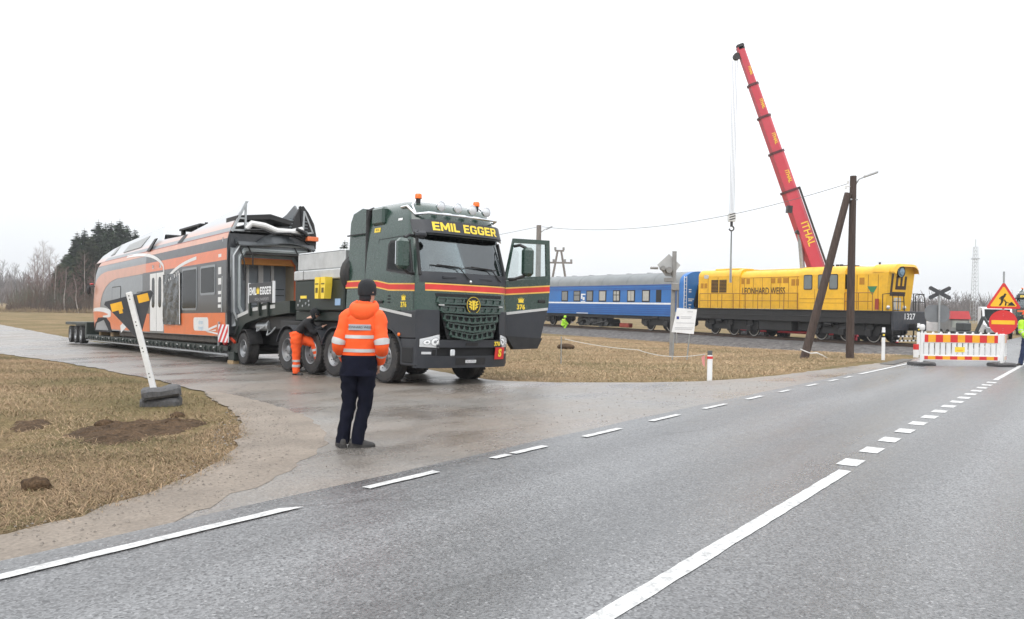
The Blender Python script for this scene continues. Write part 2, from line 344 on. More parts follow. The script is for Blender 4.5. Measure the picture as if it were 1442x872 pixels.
def asphalt_mat(name, dark, light, speck, wet, tint=None):
    m = bpy.data.materials.new(name); m.use_nodes = True; n = m.node_tree.nodes; l = m.node_tree.links; b = n['Principled BSDF']
    t = n.new('ShaderNodeTexCoord')
    def noise(s, d=4, r=.6, st=None):
        src = t.outputs['Object']
        if st: q = n.new('ShaderNodeMapping'); q.inputs['Scale'].default_value = st; l.new(src, q.inputs[0]); src = q.outputs[0]
        q = n.new('ShaderNodeTexNoise'); q.inputs['Scale'].default_value = s; q.inputs['Detail'].default_value = d; q.inputs['Roughness'].default_value = r; l.new(src, q.inputs['Vector']); return q.outputs[0]
    def rng_(src, a, b_, c, d):
        q = n.new('ShaderNodeMapRange'); q.inputs[1].default_value = a; q.inputs[2].default_value = b_; q.inputs[3].default_value = c; q.inputs[4].default_value = d; l.new(src, q.inputs[0]); return q.outputs[0]
    def mixc(f, a, c, mode='MIX'):
        q = n.new('ShaderNodeMix'); q.data_type = 'RGBA'; q.blend_type = mode
        if isinstance(f, float): q.inputs['Factor'].default_value = f
        else: l.new(f, q.inputs['Factor'])
        for s_, k in ((a, 'A'), (c, 'B')):
            if isinstance(s_, tuple): q.inputs[k].default_value = s_+(1,)
            else: l.new(s_, q.inputs[k])
        return q.outputs['Result']
    patch = noise(.6, 5, .62, (.14, 1.1, 1) if not tint else (.5, .8, 1)); c = mixc(rng_(patch, .36, .64, 0., 1.), dark, light)
    if tint: c = mixc(rng_(noise(.18, 5, .65), .42, .6, 0., 1.), c, tint)
    vo = n.new('ShaderNodeTexVoronoi'); vo.inputs['Scale'].default_value = 70; l.new(t.outputs['Object'], vo.inputs['Vector'])
    bw = n.new('ShaderNodeSeparateColor'); l.new(vo.outputs['Color'], bw.inputs[0])
    c = mixc(1., c, mixc(rng_(bw.outputs[0], 0., 1., 0., 1.), (1-speck,)*3, (1+speck,)*3), 'MULTIPLY')
    c = mixc(rng_(bw.outputs[1], .94, .98, 0., .5), c, (.34, .34, .34)); c = mixc(rng_(bw.outputs[2], .90, .95, 0., .7), c, (.03, .03, .032))
    sy = n.new('ShaderNodeSeparateXYZ'); l.new(t.outputs['Object'], sy.inputs[0])          # worn wheel tracks along the lane
    wv = n.new('ShaderNodeMath'); wv.operation = 'SINE'; k1 = n.new('ShaderNodeMath'); k1.operation = 'MULTIPLY_ADD'; k1.inputs[1].default_value = 4.26; k1.inputs[2].default_value = .6; l.new(sy.outputs[1], k1.inputs[0]); l.new(k1.outputs[0], wv.inputs[0])
    if not tint: c = mixc(1., c, mixc(rng_(wv.outputs[0], -1, 1, 0., 1.), (.84,)*3, (1.10,)*3), 'MULTIPLY')
    cv = n.new('ShaderNodeTexVoronoi'); cv.feature = 'DISTANCE_TO_EDGE'; cv.inputs['Scale'].default_value = .42; dn = n.new('ShaderNodeMix'); dn.data_type = 'VECTOR'; dn.inputs['Factor'].default_value = .22
    nz = n.new('ShaderNodeTexNoise'); nz.inputs['Scale'].default_value = 1.7; nz.inputs['Detail'].default_value = 6; l.new(t.outputs['Object'], nz.inputs['Vector']); l.new(t.outputs['Object'], dn.inputs['A']); l.new(nz.outputs['Color'], dn.inputs['B']); l.new(dn.outputs['Result'], cv.inputs['Vector'])
    ck = n.new('ShaderNodeMath'); ck.operation = 'MULTIPLY'; l.new(rng_(cv.outputs['Distance'], .002, .006, .38, 0.), ck.inputs[0]); l.new(rng_(noise(.35, 3), .50, .58, 0., 1.), ck.inputs[1]); c = mixc(ck.outputs[0], c, (.035, .034, .033))
    l.new(c, b.inputs['Base Color'])
    rr = rng_(patch, .36, .62, wet[0], wet[1]); l.new(rr, b.inputs['Roughness'])
    bn = n.new('ShaderNodeBump'); bn.inputs['Strength'].default_value = .38; bn.inputs['Distance'].default_value = .006
    l.new(vo.outputs['Distance'], bn.inputs['Height'])
    b2 = n.new('ShaderNodeBump'); b2.inputs['Strength'].default_value = .25; b2.inputs['Distance'].default_value = .03; l.new(noise(3, 4), b2.inputs['Height']); l.new(bn.outputs[0], b2.inputs['Normal'])
    l.new(b2.outputs[0], b.inputs['Normal']); return m
ASPH = asphalt_mat('road_asphalt', (.075, .075, .076), (.158, .159, .162), .42, (.24, .48))
DIRT = asphalt_mat('wet_gravelly_tarmac', (.135, .123, .11), (.22, .205, .187), .28, (.16, .48), (.19, .157, .128))
SAND = mat('sandy_gravel', (.205, .172, .14), .85, var=.2, vs=1.2, vs2=30, bump=.7, bs=35, dirt=.4, dcol=(.17, .14, .11))
PAINT = mat('road_paint', (.56, .56, .55), .5, var=.12, vs=9, vs2=60, dirt=.95, dcol=(.17, .17, .17))
sheet('road', [(.33, -30), (.33, 20), (.25, 30), (.2, 46), (.2, 230), (-7.2, 230), (-7.2, -30)], .030, ASPH, 2.5, .03, edge=.8)
ISL = [(.9, -25), (.86, 2.2), (.95, 3.1), (1.45, 4.06), (2.1, 4.9), (3.4, 6.1), (5.08, 7.3), (7.6, 8.55), (12.9, 10.45), (22.2, 13), (29.1, 14.2), (50, 19.3), (120, 38), (120, -25)]
sheet('side_road', [(0., 1.2), (.55, 1.8), (.8, 3.0), (1.05, 4.1), (1.7, 5.3), (2.75, 6.4), (4.2, 7.45), (6.7, 8.7), (12.8, 10.6), (22.2, 13.1), (29.1, 14.3), (50, 19.4), (120, 38.3), (120, 46),
                    (50, 26.8), (44.5, 25.2), (28, 22.5), (18, 20.8), (10, 17.2), (6.3, 14.9), (4.65, 15.6), (3.39, 16.55), (2.3, 17.95), (1.75, 20.4), (1.55, 23), (.9, 30), (.2, 40), (0., 40), (0., 20)], .018, DIRT, 1., .06, edge=.3, soft=2)
sheet('gravel_shoulder', [(.0, -25), (.0, 2.2), (.1, 2.9), (.55, 3.72), (.9, 4.5), (1.5, 5.55), (2.55, 6.8), (4.05, 7.9), (6.7, 9.05), (9.5, 9.7), (7.7, 8.7), (5.1, 7.45), (3.4, 6.15), (2.1, 4.95), (1.55, 4.05), (1.05, 3.0), (.95, 2.2), (1.0, -25)], .0205, SAND, .4, .05, edge=.16, soft=2)
sheet('gravel_shoulder', [(-7, -30), (-7, 230), (-9, 230), (-9, -30)], .02, SAND, 2.5, .08)
def mark(pts):
    o = sheet('road_marking', pts, .0345, PAINT, .6, .006, edge=.15)
    del o['kind']; o.parent = bpy.data.objects['road']; o.matrix_local = Matrix.Identity(4); return o
ROADN = bpy.data.objects['road']
w_ = .05
mark([(-w_, -25), (-w_, 4.2), (w_, 4.05), (w_, -25)])
for a, b in ((4.96, 5.87), (6.74, 7.02), (7.1, 7.72), (8.57, 9.48), (10.39, 11.3), (12.25, 13.19), (14.15, 14.99), (16.0, 16.63), (17.81, 18.58), (19.5, 20.3), (20.97, 21.7)):
    mark([(-w_+.06, a), (-w_+.06, b), (w_+.06, b), (w_+.06, a)])
mark([(.03, 22.6), (.03, 60), (.15, 60), (.15, 22.6)])
mark([(-3.02, -25), (-3.02, 8.5), (-2.90, 8.5), (-2.90, -25)])
for k in range(15):
    a = 8.78+.96*k; mark([(-3.0, a), (-3.0, a+.42), (-2.80, a+.42), (-2.80, a)])
mark([(-2.95, 23.4), (-2.95, 70), (-2.83, 70), (-2.83, 23.4)])
# churned earth beside the leaning sign
def clods(c, r, amp):
    def f(U, T, e):
        k = sm(.02, .38, e)
        return -.045*(1-sm(0, .16, e))+k*amp*(.1+np.abs(np.sin(U*7.1+np.sin(T*5)*1.5))*np.abs(np.cos(T*8.3-U*3))+.8*rng.random(U.shape)**2)
    return f
MUD = mat('churned_soil', (.072, .046, .027), .95, spec=.15, var=.4, vs=5, vs2=40, bump=1., bs=25)
def pxpoly(P): return [UT(a, b) for a, b in P]
sheet('churned_soil', [(5.4, 4.9), (6.0, 5.6), (6.0, 6.3), (5.75, 6.9), (5.2, 7.0), (4.7, 6.5), (4.3, 5.9), (4.05, 5.2), (4.3, 4.8)], .015, MUD, .055, .05, clods((5.05, 5.85), (1.25, 1.25), .04), edge=.12, soft=2)
sheet('churned_soil', [(6.9, 5.0), (7.4, 5.6), (7.1, 5.8), (6.2, 5.2), (6.0, 4.7)], .012, MUD, .06, .05, clods((6.75, 5.25), (.85, .65), .05), edge=.1, soft=2)
# ---------------------------------------------------------------- heavy haulage tractor
GREEN = mat('bottle_green_paint', (.017, .046, .034), .26, var=.08, coat=.6, dirt=.14, dcol=(.055, .06, .05)); DGREEN = mat('dark_green_steel', (.010, .019, .015), .42, var=.15, dirt=.3, dcol=(.06, .055, .045))
WSCR = glass('windscreen_glass', (.60, .65, .65), .085); PANE = glass('clear_pane', (.86, .9, .9), .02); DGLASS = mat('tinted_glass', (.010, .012, .012), .09, var=.3, vs=1, spec=.12)
LENS = mat('lamp_lens', (.68, .70, .72), .10, .35, var=.1, vs=30, bump=.3, bs=60); AMBER = mat('amber_lens', (.85, .16, .01), .25); STRIPE = mat('stripe_red', (.62, .035, .03), .4); STRY = mat('stripe_gold', (.80, .50, .10), .4)
def wheel_meshes(r, w, deep, key):
    """tyre with tread blocks and a steel rim, axis along y, outer face at y = -w/2"""
    b = MB(); hw = w/2
    b.lathe([(r*.56, -hw*.86), (r*.74, -hw), (r*.93, -hw*.96), (r, -hw*.78), (r, -hw*.40), (r*.985, -hw*.36), (r, -hw*.3), (r, 0), (r*.985, .02*hw), (r, .1*hw), (r, hw*.78), (r*.93, hw*.96), (r*.72, hw), (r*.56, hw*.86)], (0, 0, 0), (0, 1, 0), 36)
    for k in range(36):
        a = 2*math.pi*k/36; T = Matrix.Rotation(a, 4, 'Y'); b.T = T; b.box(-.022*r/.5, .022*r/.5, -hw*.97, -hw*.42, r*.955, r*1.012); b.T = None
    ty = b
    q = MB(); rr = r*.56
    q.lathe([(rr*1.03, -hw*.9), (rr*1.0, -hw*.97), (rr*.93, -hw*.9), (rr*.88, -hw*(.55 if deep else .8)), (rr*.72, -hw*(.1 if deep else .55)), (rr*.5, -hw*(.05 if deep else .62)), (rr*.46, -hw*(.1 if deep else .7)), (.001, -hw*(.1 if deep else .7))], (0, 0, 0), (0, 1, 0), 28)
    q.lathe([(rr*.40, -hw*.05), (rr*.38, -hw*(.75 if deep else 1.0)), (rr*.30, -hw*(.82 if deep else 1.08)), (.001, -hw*(.84 if deep else 1.1))], (0, 0, 0), (0, 1, 0), 18)
    for k in range(10):
        a = 2*math.pi*k/10; y = -hw*(.1 if deep else .62); c = Vector((math.cos(a)*rr*.57, y, math.sin(a)*rr*.57)); q.cyl(c, c+Vector((0, -.03, 0)), .018, n=6)
    for k in range(8):
        a = 2*math.pi*(k+.5)/8; c = Vector((math.cos(a)*rr*.8, -hw*(.38 if deep else .66), math.sin(a)*rr*.8)); q.mi = 1; q.cyl(c, c+Vector((math.cos(a)*.01, -.006, math.sin(a)*.01)), rr*.07, n=8); q.mi = 0
    return ty, q
_WH = {}
def wheel(parent, x, y, z, r, w, side, deep=False):
    k = (r, w, deep)
    if k not in _WH:
        t, q = wheel_meshes(r, w, deep, k); o = t.build('wheel', RUBBER, parent); rm = q.build('rim', [RIM, DARK], o); _WH[k] = o
        o.matrix_local = Matrix.Translation((x, y, z)) @ (Matrix.Identity(4) if side < 0 else Matrix.Rotation(math.pi, 4, 'Z')); return o
    return rep(_WH[k], parent, Matrix.Translation((x, y, z)) @ (Matrix.Rotation(random.uniform(0, 6), 4, 'Y') if side < 0 else Matrix.Rotation(math.pi, 4, 'Z')))
HWT = [(.3, 1.22), (2.3, 1.235), (3.2, 1.17), (3.45, 1.14), (3.62, 1.11), (3.8, 1.05), (3.92, .93), (3.98, .75)]
XFT = [(.3, 1.40), (.9, 1.47), (1.6, 1.46), (2.3, 1.40), (3.2, 1.14), (3.45, 1.06), (3.62, 1.0), (3.8, .88), (3.92, .62), (3.98, .2)]
chw = lambda z: interp(HWT, z)
def cfront(y, z, off=0.):
    a = min(1, abs(y)/chw(z)); return (interp(XFT, z)-.05*a*a-.24*a**7+off*(1-.35*a**6), y*(1+off*.25*a**6), z)
def cside(x, z, off=0., sgn=-1): return (x, sgn*(chw(z)+off), z)
FF = [-1, -.985, -.95, -.9, -.8, -.6, -.3, 0, .3, .6, .8, .9, .95, .985, 1]
XB = -.86; SF = [0, .22, .6, .93]
def cab_ring(z):
    hw = chw(z); xc = cfront(hw, z)[0]; P = []
    for f in SF: P.append((XB+(xc-XB)*f, -hw, z))
    for f in FF: P.append(cfront(f*hw, z))
    for f in SF[::-1]: P.append((XB+(xc-XB)*f, hw, z))
    return P
ZL = [1.56, 1.9, 2.3, 2.38, 2.7, 3.17, 3.21, 3.3, 3.45, 3.55, 3.62, 3.72, 3.8, 3.86, 3.92, 3.96, 3.98]
CROWN = [(-.5, -.4), (.5, -.4), (.5, -.25), (.44, -.2), (.62, .36), (.30, .05), (.26, .46), (.06, .08), (0, .6), (-.06, .08), (-.26, .46), (-.30, .05), (-.62, .36), (-.44, -.2), (-.5, -.25)]
def crown(parent, fn, s, name='crown_emblem'): b = MB(); b.prism([(u*s, v*s) for u, v in CROWN], fn, 0, .004); return b.build(name, YEL, parent, 0)
def make_tractor(label, cat, M, door_open=True, full=True):
    t = thing('heavy_haulage_truck', label, cat, M)
    # --- cab shell with open windscreen and driver's doorway
    b = MB(); rings = [cab_ring(z) for z in ZL]; n = len(rings[0]); V = [p for r in rings for p in r]; F = []
    nf0 = len(SF)
    for j in range(len(ZL)-1):
        zc = (ZL[j]+ZL[j+1])/2
        for k in range(n):
            k2 = (k+1) % n
            if 2.38 < zc < 3.17 and nf0+2 <= k <= nf0+11: continue
            if door_open and zc < 3.17 and nf0+len(FF) <= k <= nf0+len(FF)+1: continue
            F.append((j*n+k, j*n+k2, (j+1)*n+k2, (j+1)*n+k))
    F.append(tuple(range((len(ZL)-1)*n, len(ZL)*n))); F.append(tuple(range(n))[::-1]); b.add(V, F); b.build('cab_body', GREEN, t, 40)
    b = MB(); b.slab(lambda y, z, d: cfront(y*chw(z), z, d), lin(-.925, .925, 17), lin(2.37, 3.18, 7), -.030, -.022); ws = b.build('windscreen', WSCR, t, 60)
    for s in (-1, 1):
        b = MB(); b.tube([cfront(s*.94*chw(2.3), 2.3, .005), cfront(s*.94*chw(2.7), 2.7, .005), cfront(s*.94*chw(3.12), 3.12, .005)], .035, 8); b.build('windscreen_pillar', BLACK, t)
    b = MB(); b.slab(lambda y, z, d: cfront(y*chw(z), z, d), lin(-.95, .95, 21), [2.16, 2.28, 2.38], .002, .02)
    for y in (-.55, .42): b.box(1.36, 1.425, y-.18, y+.18, 2.24, 2.30, .01)
    b.build('wiper_cowl', GREY, t)
    for y0, y1 in ((-.62, -.05), (.25, .85)):
        b = MB(); p0 = Vector(cfront(y1, 2.24, .05)); p1 = Vector(cfront(y1-.25, 2.5, .05)); p2 = Vector(cfront(y0-.2, 2.53, .04)); b.tube([p0, p1, p2], .012, 6); b.tube([Vector(cfront(y0-.35, 2.52, .02)), Vector(cfront(y1-.05, 2.49, .02))], .010, 6); b.build('wiper', BLACK, t)
    # --- inside: dash, seats, wheel
    b = MB(); b.box(.75, 1.12, -1.1, 1.1, 1.95, 2.36, .08); b.box(.95, 1.1, -.25, .12, 2.36, 2.5, .02); b.build('dashboard', mat('dash_plastic', (.05, .05, .055), .7), t)
    for y in (-.55, .55):
        b = MB(); b.box(-.45, .1, y-.25, y+.25, 1.75, 1.95, .05); b.box(-.55, -.4, y-.24, y+.24, 1.9, 2.65, .05); b.box(-.53, -.42, y-.14, y+.14, 2.68, 2.9, .04); b.build('seat', mat('seat_fabric', (.05, .05, .055), .9), t)
    b = MB(); b.tube([(.62+.12*math.sin(a)*.6, .55+.22*math.cos(a), 2.3+.22*math.sin(a)*.8) for a in lin(0, 2*math.pi, 17)], .018, 6, False); b.cyl((.62, .55, 2.3), (.9, .55, 2.1), .035); b.build('steering_wheel', BLACK, t)
    # --- sun visor board with the name
    b = MB(); b.slab(lambda y, z, d: cfront(y*chw(3.3), z, d), lin(-1.0, 1.0, 23), [3.20, 3.27, 3.38, 3.48], .10, .17); vb = b.build('sun_visor', GREY, t, 50)
    b = MB(); b.slab(lambda y, z, d: cfront(y*chw(3.1), z, d), lin(-.98, .98, 23), [3.15, 3.205], .10, .15); b.build('visor_lip', DGLASS, t, 50)
    block_letters('lettering', 'EMIL EGGER', .185, lambda u, v: cfront(u, 3.345+v, .176), YEL, vb, 1.18)
    # --- roof lights
    b = MB(); zb = 3.64
    b.tube([(.30, -1.06, 3.80), (.55, -1.08, 3.80), (.85, -1.06, 3.60), (1.12, -.92, zb-.02)]+[(1.20-.06*(y/.8)**2, y, zb-.02) for y in lin(-.75, .75, 7)]+[(1.12, .92, zb-.02), (.85, 1.06, 3.60), (.55, 1.08, 3.80), (.30, 1.06, 3.80)], .030, 8)
    b.tube([(.85, -1.06, 3.60), (.62, -1.0, 3.83), (.55, -.85, 3.97)], .022, 8); b.tube([(.85, 1.06, 3.60), (.62, 1.0, 3.83), (.55, .85, 3.97)], .022, 8); b.build('light_bar', CHROME, t)
    for y in (-.62, -.2, .2, .62):
        b = MB(); x = 1.19-.06*(y/.8)**2; b.lathe([(.001, 0), (.085, .25), (.105, .8), (.11, 1), (.10, 1.02), (.096, .9)], (x-.12, y, zb+.15), (x, y, zb+.15), 20); sl = b.build('spot_lamp', CHROME, t)
        part('lens', LENS, sl, lambda q: q.lathe([(.096, 0), (.08, .6), (.045, .9), (.001, 1)], (x-.01, y, zb+.15), (x+.025, y, zb+.15), 20))
    for y in (-.80, .80):
        b = MB(); b.cyl((.55, y, 3.85), (.55, y, 3.995), .05); b.mi = 1; b.lathe([(.075, 0), (.075, .7), (.06, .95), (.001, 1)], (.55, y, 3.99), (.55, y, 4.10), 16); b.build('beacon', [BLACK, AMBER], t)
    # --- red and gold stripe on front and side
    for (z0, z1, m) in ((2.0, 2.115, STRIPE), (1.975, 2.0, STRY), (2.115, 2.14, STRY)):
        b = MB(); b.slab(lambda y, z, d: cfront(y*chw(z), z, d), lin(-.88, .88, 21), [z0, z1], .001, .004); b.build('stripe', m, t, 60)
        b = MB(); b.slab(lambda x, z, d: cside(x, z+(.06 if x < 0 else 0)+.05*(.6-x)/2, d), lin(XB+.0, 1.12, 5), [z0, z1], .001, .004); b.build('stripe', m, t, 60)
    # --- near-side door: seam, window, handle, mirror, emblem
    b = MB(); fn = lambda u, v, d: cside(u, v, d)
    for q in ([(-.40, 1.60), (-.385, 1.60), (-.385, 3.12), (-.40, 3.12)], [(1.09, 1.6), (1.105, 1.6), (1.105, 2.3), (1.09, 2.3)], [(-.4, 3.12), (.9, 3.15), (.9, 3.165), (-.4, 3.135)]): b.prism(q, fn, .0, .003)
    b.build('door_seam', DARK, t, 0)
    b = MB(); P = [(.02, 2.42), (.5, 2.36), (1.02, 2.30), (1.04, 2.42), (.84, 3.06), (.10, 3.08), (.02, 3.0)]; b.prism(P, fn, .002, .012); b.build('window_frame', BLACK, t, 0)
    b = MB(); P2 = [(.07, 2.46), (.5, 2.41), (.97, 2.36), (.98, 2.43), (.80, 3.01), (.13, 3.03), (.07, 2.96)]; b.prism(P2, fn, .008, .016); b.build('window', DGLASS, t, 0)
    part('door_handle', BLACK, t, lambda q: (q.box(-.3, -.08, -1.265, -1.235, 1.72, 1.78, .01),))
    def mirror(parent, T=None):
        b = MB(); b.T = T; b.box(1.0, 1.22, -1.68, -1.40, 2.40, 3.04, .07); b.mi = 1; b.box(.99, 1.02, -1.65, -1.43, 2.5, 2.98, .01); b.mi = 2
        b.tube([(1.08, -1.22, 3.10), (1.1, -1.38, 3.12), (1.11, -1.5, 3.05)], .035, 8); b.tube([(1.08, -1.22, 2.33), (1.1, -1.38, 2.34), (1.11, -1.5, 2.42)], .035, 8); return b.build('wing_mirror', [GREEN, CHROME, BLACK], parent)
    mirror(t)
    b = MB(); b.tube([(.95, -1.1, 3.2), (1.1, -1.22, 3.2), (1.30, -1.28, 3.16)], .05, 8); b.box(1.2, 1.4, -1.34, -1.12, 3.06, 3.2, .05); b.build('kerb_mirror', GREY, t)
    crown(t, lambda u, v, d: cside(.72+u, 1.83+v, d+.003), .14); lettering('lettering', '376', .15, lambda u, v: cside(.72+u, 1.68+v, .006), YEL, t, .006)
    part('side_vent', DARK, t, lambda q: [q.box(.1, .2, -1.238, -1.22, z, z+.03) for z in (1.72, 1.79, 1.86)])
    b = MB(); b.prism([(-.42, 1.60), (1.05, 1.42), (1.05, 1.48), (-.42, 1.66)], lambda u, v, d: cside(u, v+.0, d), .012, .018); b.build('reflective_strip', REFL, t, 0)
    part('marker_lamp', WHITE, t, lambda q: q.prism([(.30, 3.50), (.46, 3.50), (.46, 3.55), (.30, 3.55)], lambda u, v, d: cside(u, v, d), .002, .012))
    b = MB(); b.prism([(-.62, 3.30), (-.38, 3.30), (-.38, 3.40), (-.62, 3.40)], fn, .003, .01); pl = b.build('roof_plate', YEL, t, 0); lettering('lettering', '40.0', .08, lambda u, v: cside(-.5+u, 3.35+v, .012), BLACK, pl)
    b = MB(); b.box(-.72, -.22, -1.20, -1.02, 3.46, 3.86, .05); b.build('air_deflector', GREEN, t)
    # --- sleeper side tower behind the cab
    b = MB(); b.prism([(-1.72, 1.5), (-.95, 1.5), (-.95, 3.86), (-1.2, 3.9), (-1.60, 3.80), (-1.72, 3.6)], lambda u, v, d: (u, d*(1 if v < 3.6 else .93), v), -1.22, 1.22)
    b.build('side_tower', GREEN, t, 30)
    part('tower_seam', DARK, t, lambda q: (q.box(-1.725, -.945, -1.2235, -1.2, 3.28, 3.31), q.box(-.95, -.86, -1.19, -1.0, 1.5, 3.85)))
    b = MB(); b.tube([(-.90, -1.15, 1.5), (-.90, -1.16, 3.6), (-.86, -1.14, 3.82), (-.76, -1.1, 3.84)], .055, 8); b.build('intake_pipe', BLACK, t)
    for (z0, z1, m) in ((2.10, 2.215, STRIPE), (2.07, 2.10, STRY), (2.215, 2.245, STRY)): part('stripe', m, t, lambda q: q.box(-1.74, -.945, -1.2245, -1.2, z0, z1))
    # --- grille
    b = MB(); b.slab(lambda y, z, d: cfront(y*(.62+.26*(z-.98)/.9), z, d), lin(-1, 1, 15), lin(.98, 1.93, 5), .0, .012); b.build('grille_opening', DARK, t, 60)
    rowz = [1.78, 1.605, 1.43, 1.26, 1.10]
    for i, z in enumerate(rowz):
        b = MB(); hw = .86-.055*i-.02*i; nv = (8, 8, 9, 9, 8)[i]; dip = (0, .02, .05, .07, .09)[i]
        zf = lambda y: z-dip*(1-abs(y)/hw)
        def plate(y0, y1, za, zb, d0, d1): b.slab(lambda y, k, d: cfront(y, zf(y)+k, d), lin(y0, y1, 3), [za, zb], d0, d1)
        def row(za, zb, d0, d1): b.slab(lambda y, k, d: cfront(y, zf(y)+k, d), lin(-hw, hw, 21), [za, zb], d0, d1)
        row(.045, .078, .005, .05); row(-.078, -.040, .005, .085)
        st = 2*hw/nv
        for k in range(nv+1):
            yc = -hw+k*st; wv = .013
            b.slab(lambda y, kk, d: cfront(yc+y*(1.0+1.5*(.04-kk)/.07), zf(max(-hw, min(hw, yc)))+kk, d), [-wv, wv], [-.042, .047], .005, .050)
        if i < 2:
            b.slab(lambda y, k, d: cfront(y, zf(y)+k, d), lin(-hw, hw, 21), [-.03, .04], .004, .018)
        b.build('grille_slat', GREEN, t, 30)
    part('grille_marker', REFL, t, lambda q: [q.slab(lambda y, z, d: cfront(y, z, d), [s*.80-.06, s*.80+.06], [1.675, 1.70], .06, .08) for s in (-1, 1)])
    # round emblem: ring, disc, winged bars
    b = MB(); X = cfront(0, 1.68)[0]+.085; b.T = Matrix.Translation((X, 0, 1.70)); b.lathe([(.001, 0), (.19, 0), (.19, 1), (.001, 1)], (-.07, 0, 0), (0, 0, 0), 30); em = b.build('badge', BLACK, t)
    b = MB(); P = lambda u, v, d: (X+d, u*.92, 1.70+v*.92)
    rg = [(.185, .168)]; b.T = Matrix.Translation((X+.001, 0, 1.70)); b.lathe([(.180, 0), (.180, 1), (.172, 1), (.172, 0)], (0, 0, 0), (.006, 0, 0), 30); b.T = None
    b.prism([(-.025, -.11), (.025, -.11), (.035, .075), (.055, .11), (-.055, .11), (-.035, .075)], P, .001, .008)
    for s in (-1, 1):
        for i, (v, l0) in enumerate(((.06, .13), (0, .14), (-.065, .125))):
            b.prism([(s*.045, v-.012), (s*l0, v+.018), (s*l0, v+.048), (s*.045, v+.018)], P, .001, .008)
        b.prism([(s*.05, -.10), (s*.075, -.10), (s*.105, .09), (s*.08, .09)], P, .001, .007)
    b.build('badge_emblem', YEL, em, 0)
    # --- lower front: bumper, headlamps, plate, tow socket
    b = MB()
    for s in (-1, 1):
        b.slab(lambda y, z, d: cfront(s*y*chw(z), z, d), [.66, .8, .9, .95, .985, 1.0], lin(.95, 1.58, 5), -.02, .012)
    b.slab(lambda y, z, d: cfront(y*chw(z), z, d), [-1, -.985, -.95, -.9, -.8, -.5, 0, .5, .8, .9, .95, .985, 1], [.37, .44, .55, .62], -.30, .055)
    b.slab(lambda y, z, d: cfront(y*chw(z), z, d), [-.72, -.4, 0, .4, .72], [.80, .96], -.1, .045)
    for s in (-1, 1):
        b.slab(lambda y, z, d: cfront(s*y*chw(z), z, d), [.70, .8, .9, .95, .985, 1.0], [.62, .70, .78, .96], -.25, .03)
        b.box(.62, 1.22, s*1.235, s*1.0, .40, .98, .03); b.box(.62, 1.20, s*1.243, s*1.05, .98, 1.56, .02)
    b.build('bumper', GREY, t, 30)
    b = MB(); b.slab(lambda y, z, d: cfront(y*chw(z), z, d), lin(-.7, .7, 7), [.60, .82], -.1, -.02); b.build('bumper_recess', DARK, t)
    for s in (-1, 1):
        zt = lambda y: 1.09-.10*max(0, (y-.70)/.25); zb_ = lambda y: .77+.03*(y-.66)/.3
        hf = lambda y, k, d: cfront(s*y*chw(.9), zb_(y)+(zt(y)-zb_(y))*k, d)
        b = MB(); b.slab(hf, lin(.655, .968, 8), lin(0, 1, 5), .012, .032); hl = b.build('headlight', BLACK, t, 40)
        b = MB(); b.slab(hf, lin(.672, .958, 8), lin(.07, .93, 5), .030, .036); b.build('lens', LENS, hl, 60)
        for yc, kc, r in ((.745, .47, .088), (.868, .5, .068)):
            b = MB(); n_ = 18
            for r0, r1, m_ in ((r, r*.86, 0), (r*.86, r*.35, 1), (r*.35, .001, 0)):
                b.mi = m_; b.loft([[hf(yc+q*math.cos(a)/1.22, kc+q*math.sin(a)/.29, .040+(.002 if q < r*.5 else 0)) for a in lin(0, 2*math.pi*(n_-1)/n_, n_)] for q in (r0, r1)], False)
            b.build('reflector', [mat('lamp_grey_ring', (.25, .26, .27), .3, .6), WHITE], hl, 0)
        part('fog_lamp', LENS, t, lambda q: q.slab(lambda y, z, d: cfront(s*y*chw(z), z, d), [.80, .88, .93], [.66, .71], .035, .045))
        part('bumper_vent', DARK, t, lambda q: q.slab(lambda y, z, d: cfront(s*y*chw(z), z, d), [.72, .78], [.63, .75], .03, .036))
        b = MB(); b.box(.70, 1.12, s*1.255, s*1.2, .46, .80, .04); b.build('step_recess', DARK, t)
        b = MB(); c = (.60, s*1.255, 1.05); b.ell(c, (.05, .025, .04)); b.build('side_indicator', AMBER, t)
        # arched mudguard over the steering wheel
        b = MB(); A = lin(R(8), R(172), 15); rings = []
        b.slab(lambda a, k, d: ((.70+d*1.3)*math.cos(a)*1.0, s*(1.245-k), .53+(.66+d)*math.sin(a)), A, [0, .08, .40], 0, .05)
        b.prism([(.66, 1.0)]+[(.70*math.cos(a), .53+.70*math.sin(a)) for a in lin(R(42), R(150), 12)]+[(-.86, .98), (-.88, 1.58), (.66, 1.50)], lambda u, v, d: (u, d, v), s*1.20, s*1.236); b.build('mudguard', GREY, t, 40)
    b = MB(); b.slab(lambda y, z, d: cfront(y, z, d), [-.14, .14], [.475, .535], .058, .066); pt = b.build('number_plate', WHITE, t); lettering('lettering', 'SG 437376', .055, lambda u, v: cfront(u, .505+v, .069), BLACK, pt)
    b = MB(); b.slab(lambda y, z, d: cfront(y, z, d), [-.40, .40], [.43, .58], .052, .058); b.build('plate_holder', BLACK, t)
    b = MB(); b.slab(lambda y, z, d: cfront(y, z, d), [.66, .96], [.54, .80], .062, .072); sp = b.build('warning_plate', RED, t); lettering('lettering', 'S', .22, lambda u, v: cfront(.81+u, .672+v, .076), YEL, sp, .012)
    lettering('lettering', '376', .12, lambda u, v: cfront(.72+u, .875+v, .049), YEL, t, .006)
    b = MB(); b.slab(lambda y, z, d: cfront(y, z, d), [-.16, .16], [.84, .90], .046, .052); b.build('tow_eye_cover', BLACK, t)
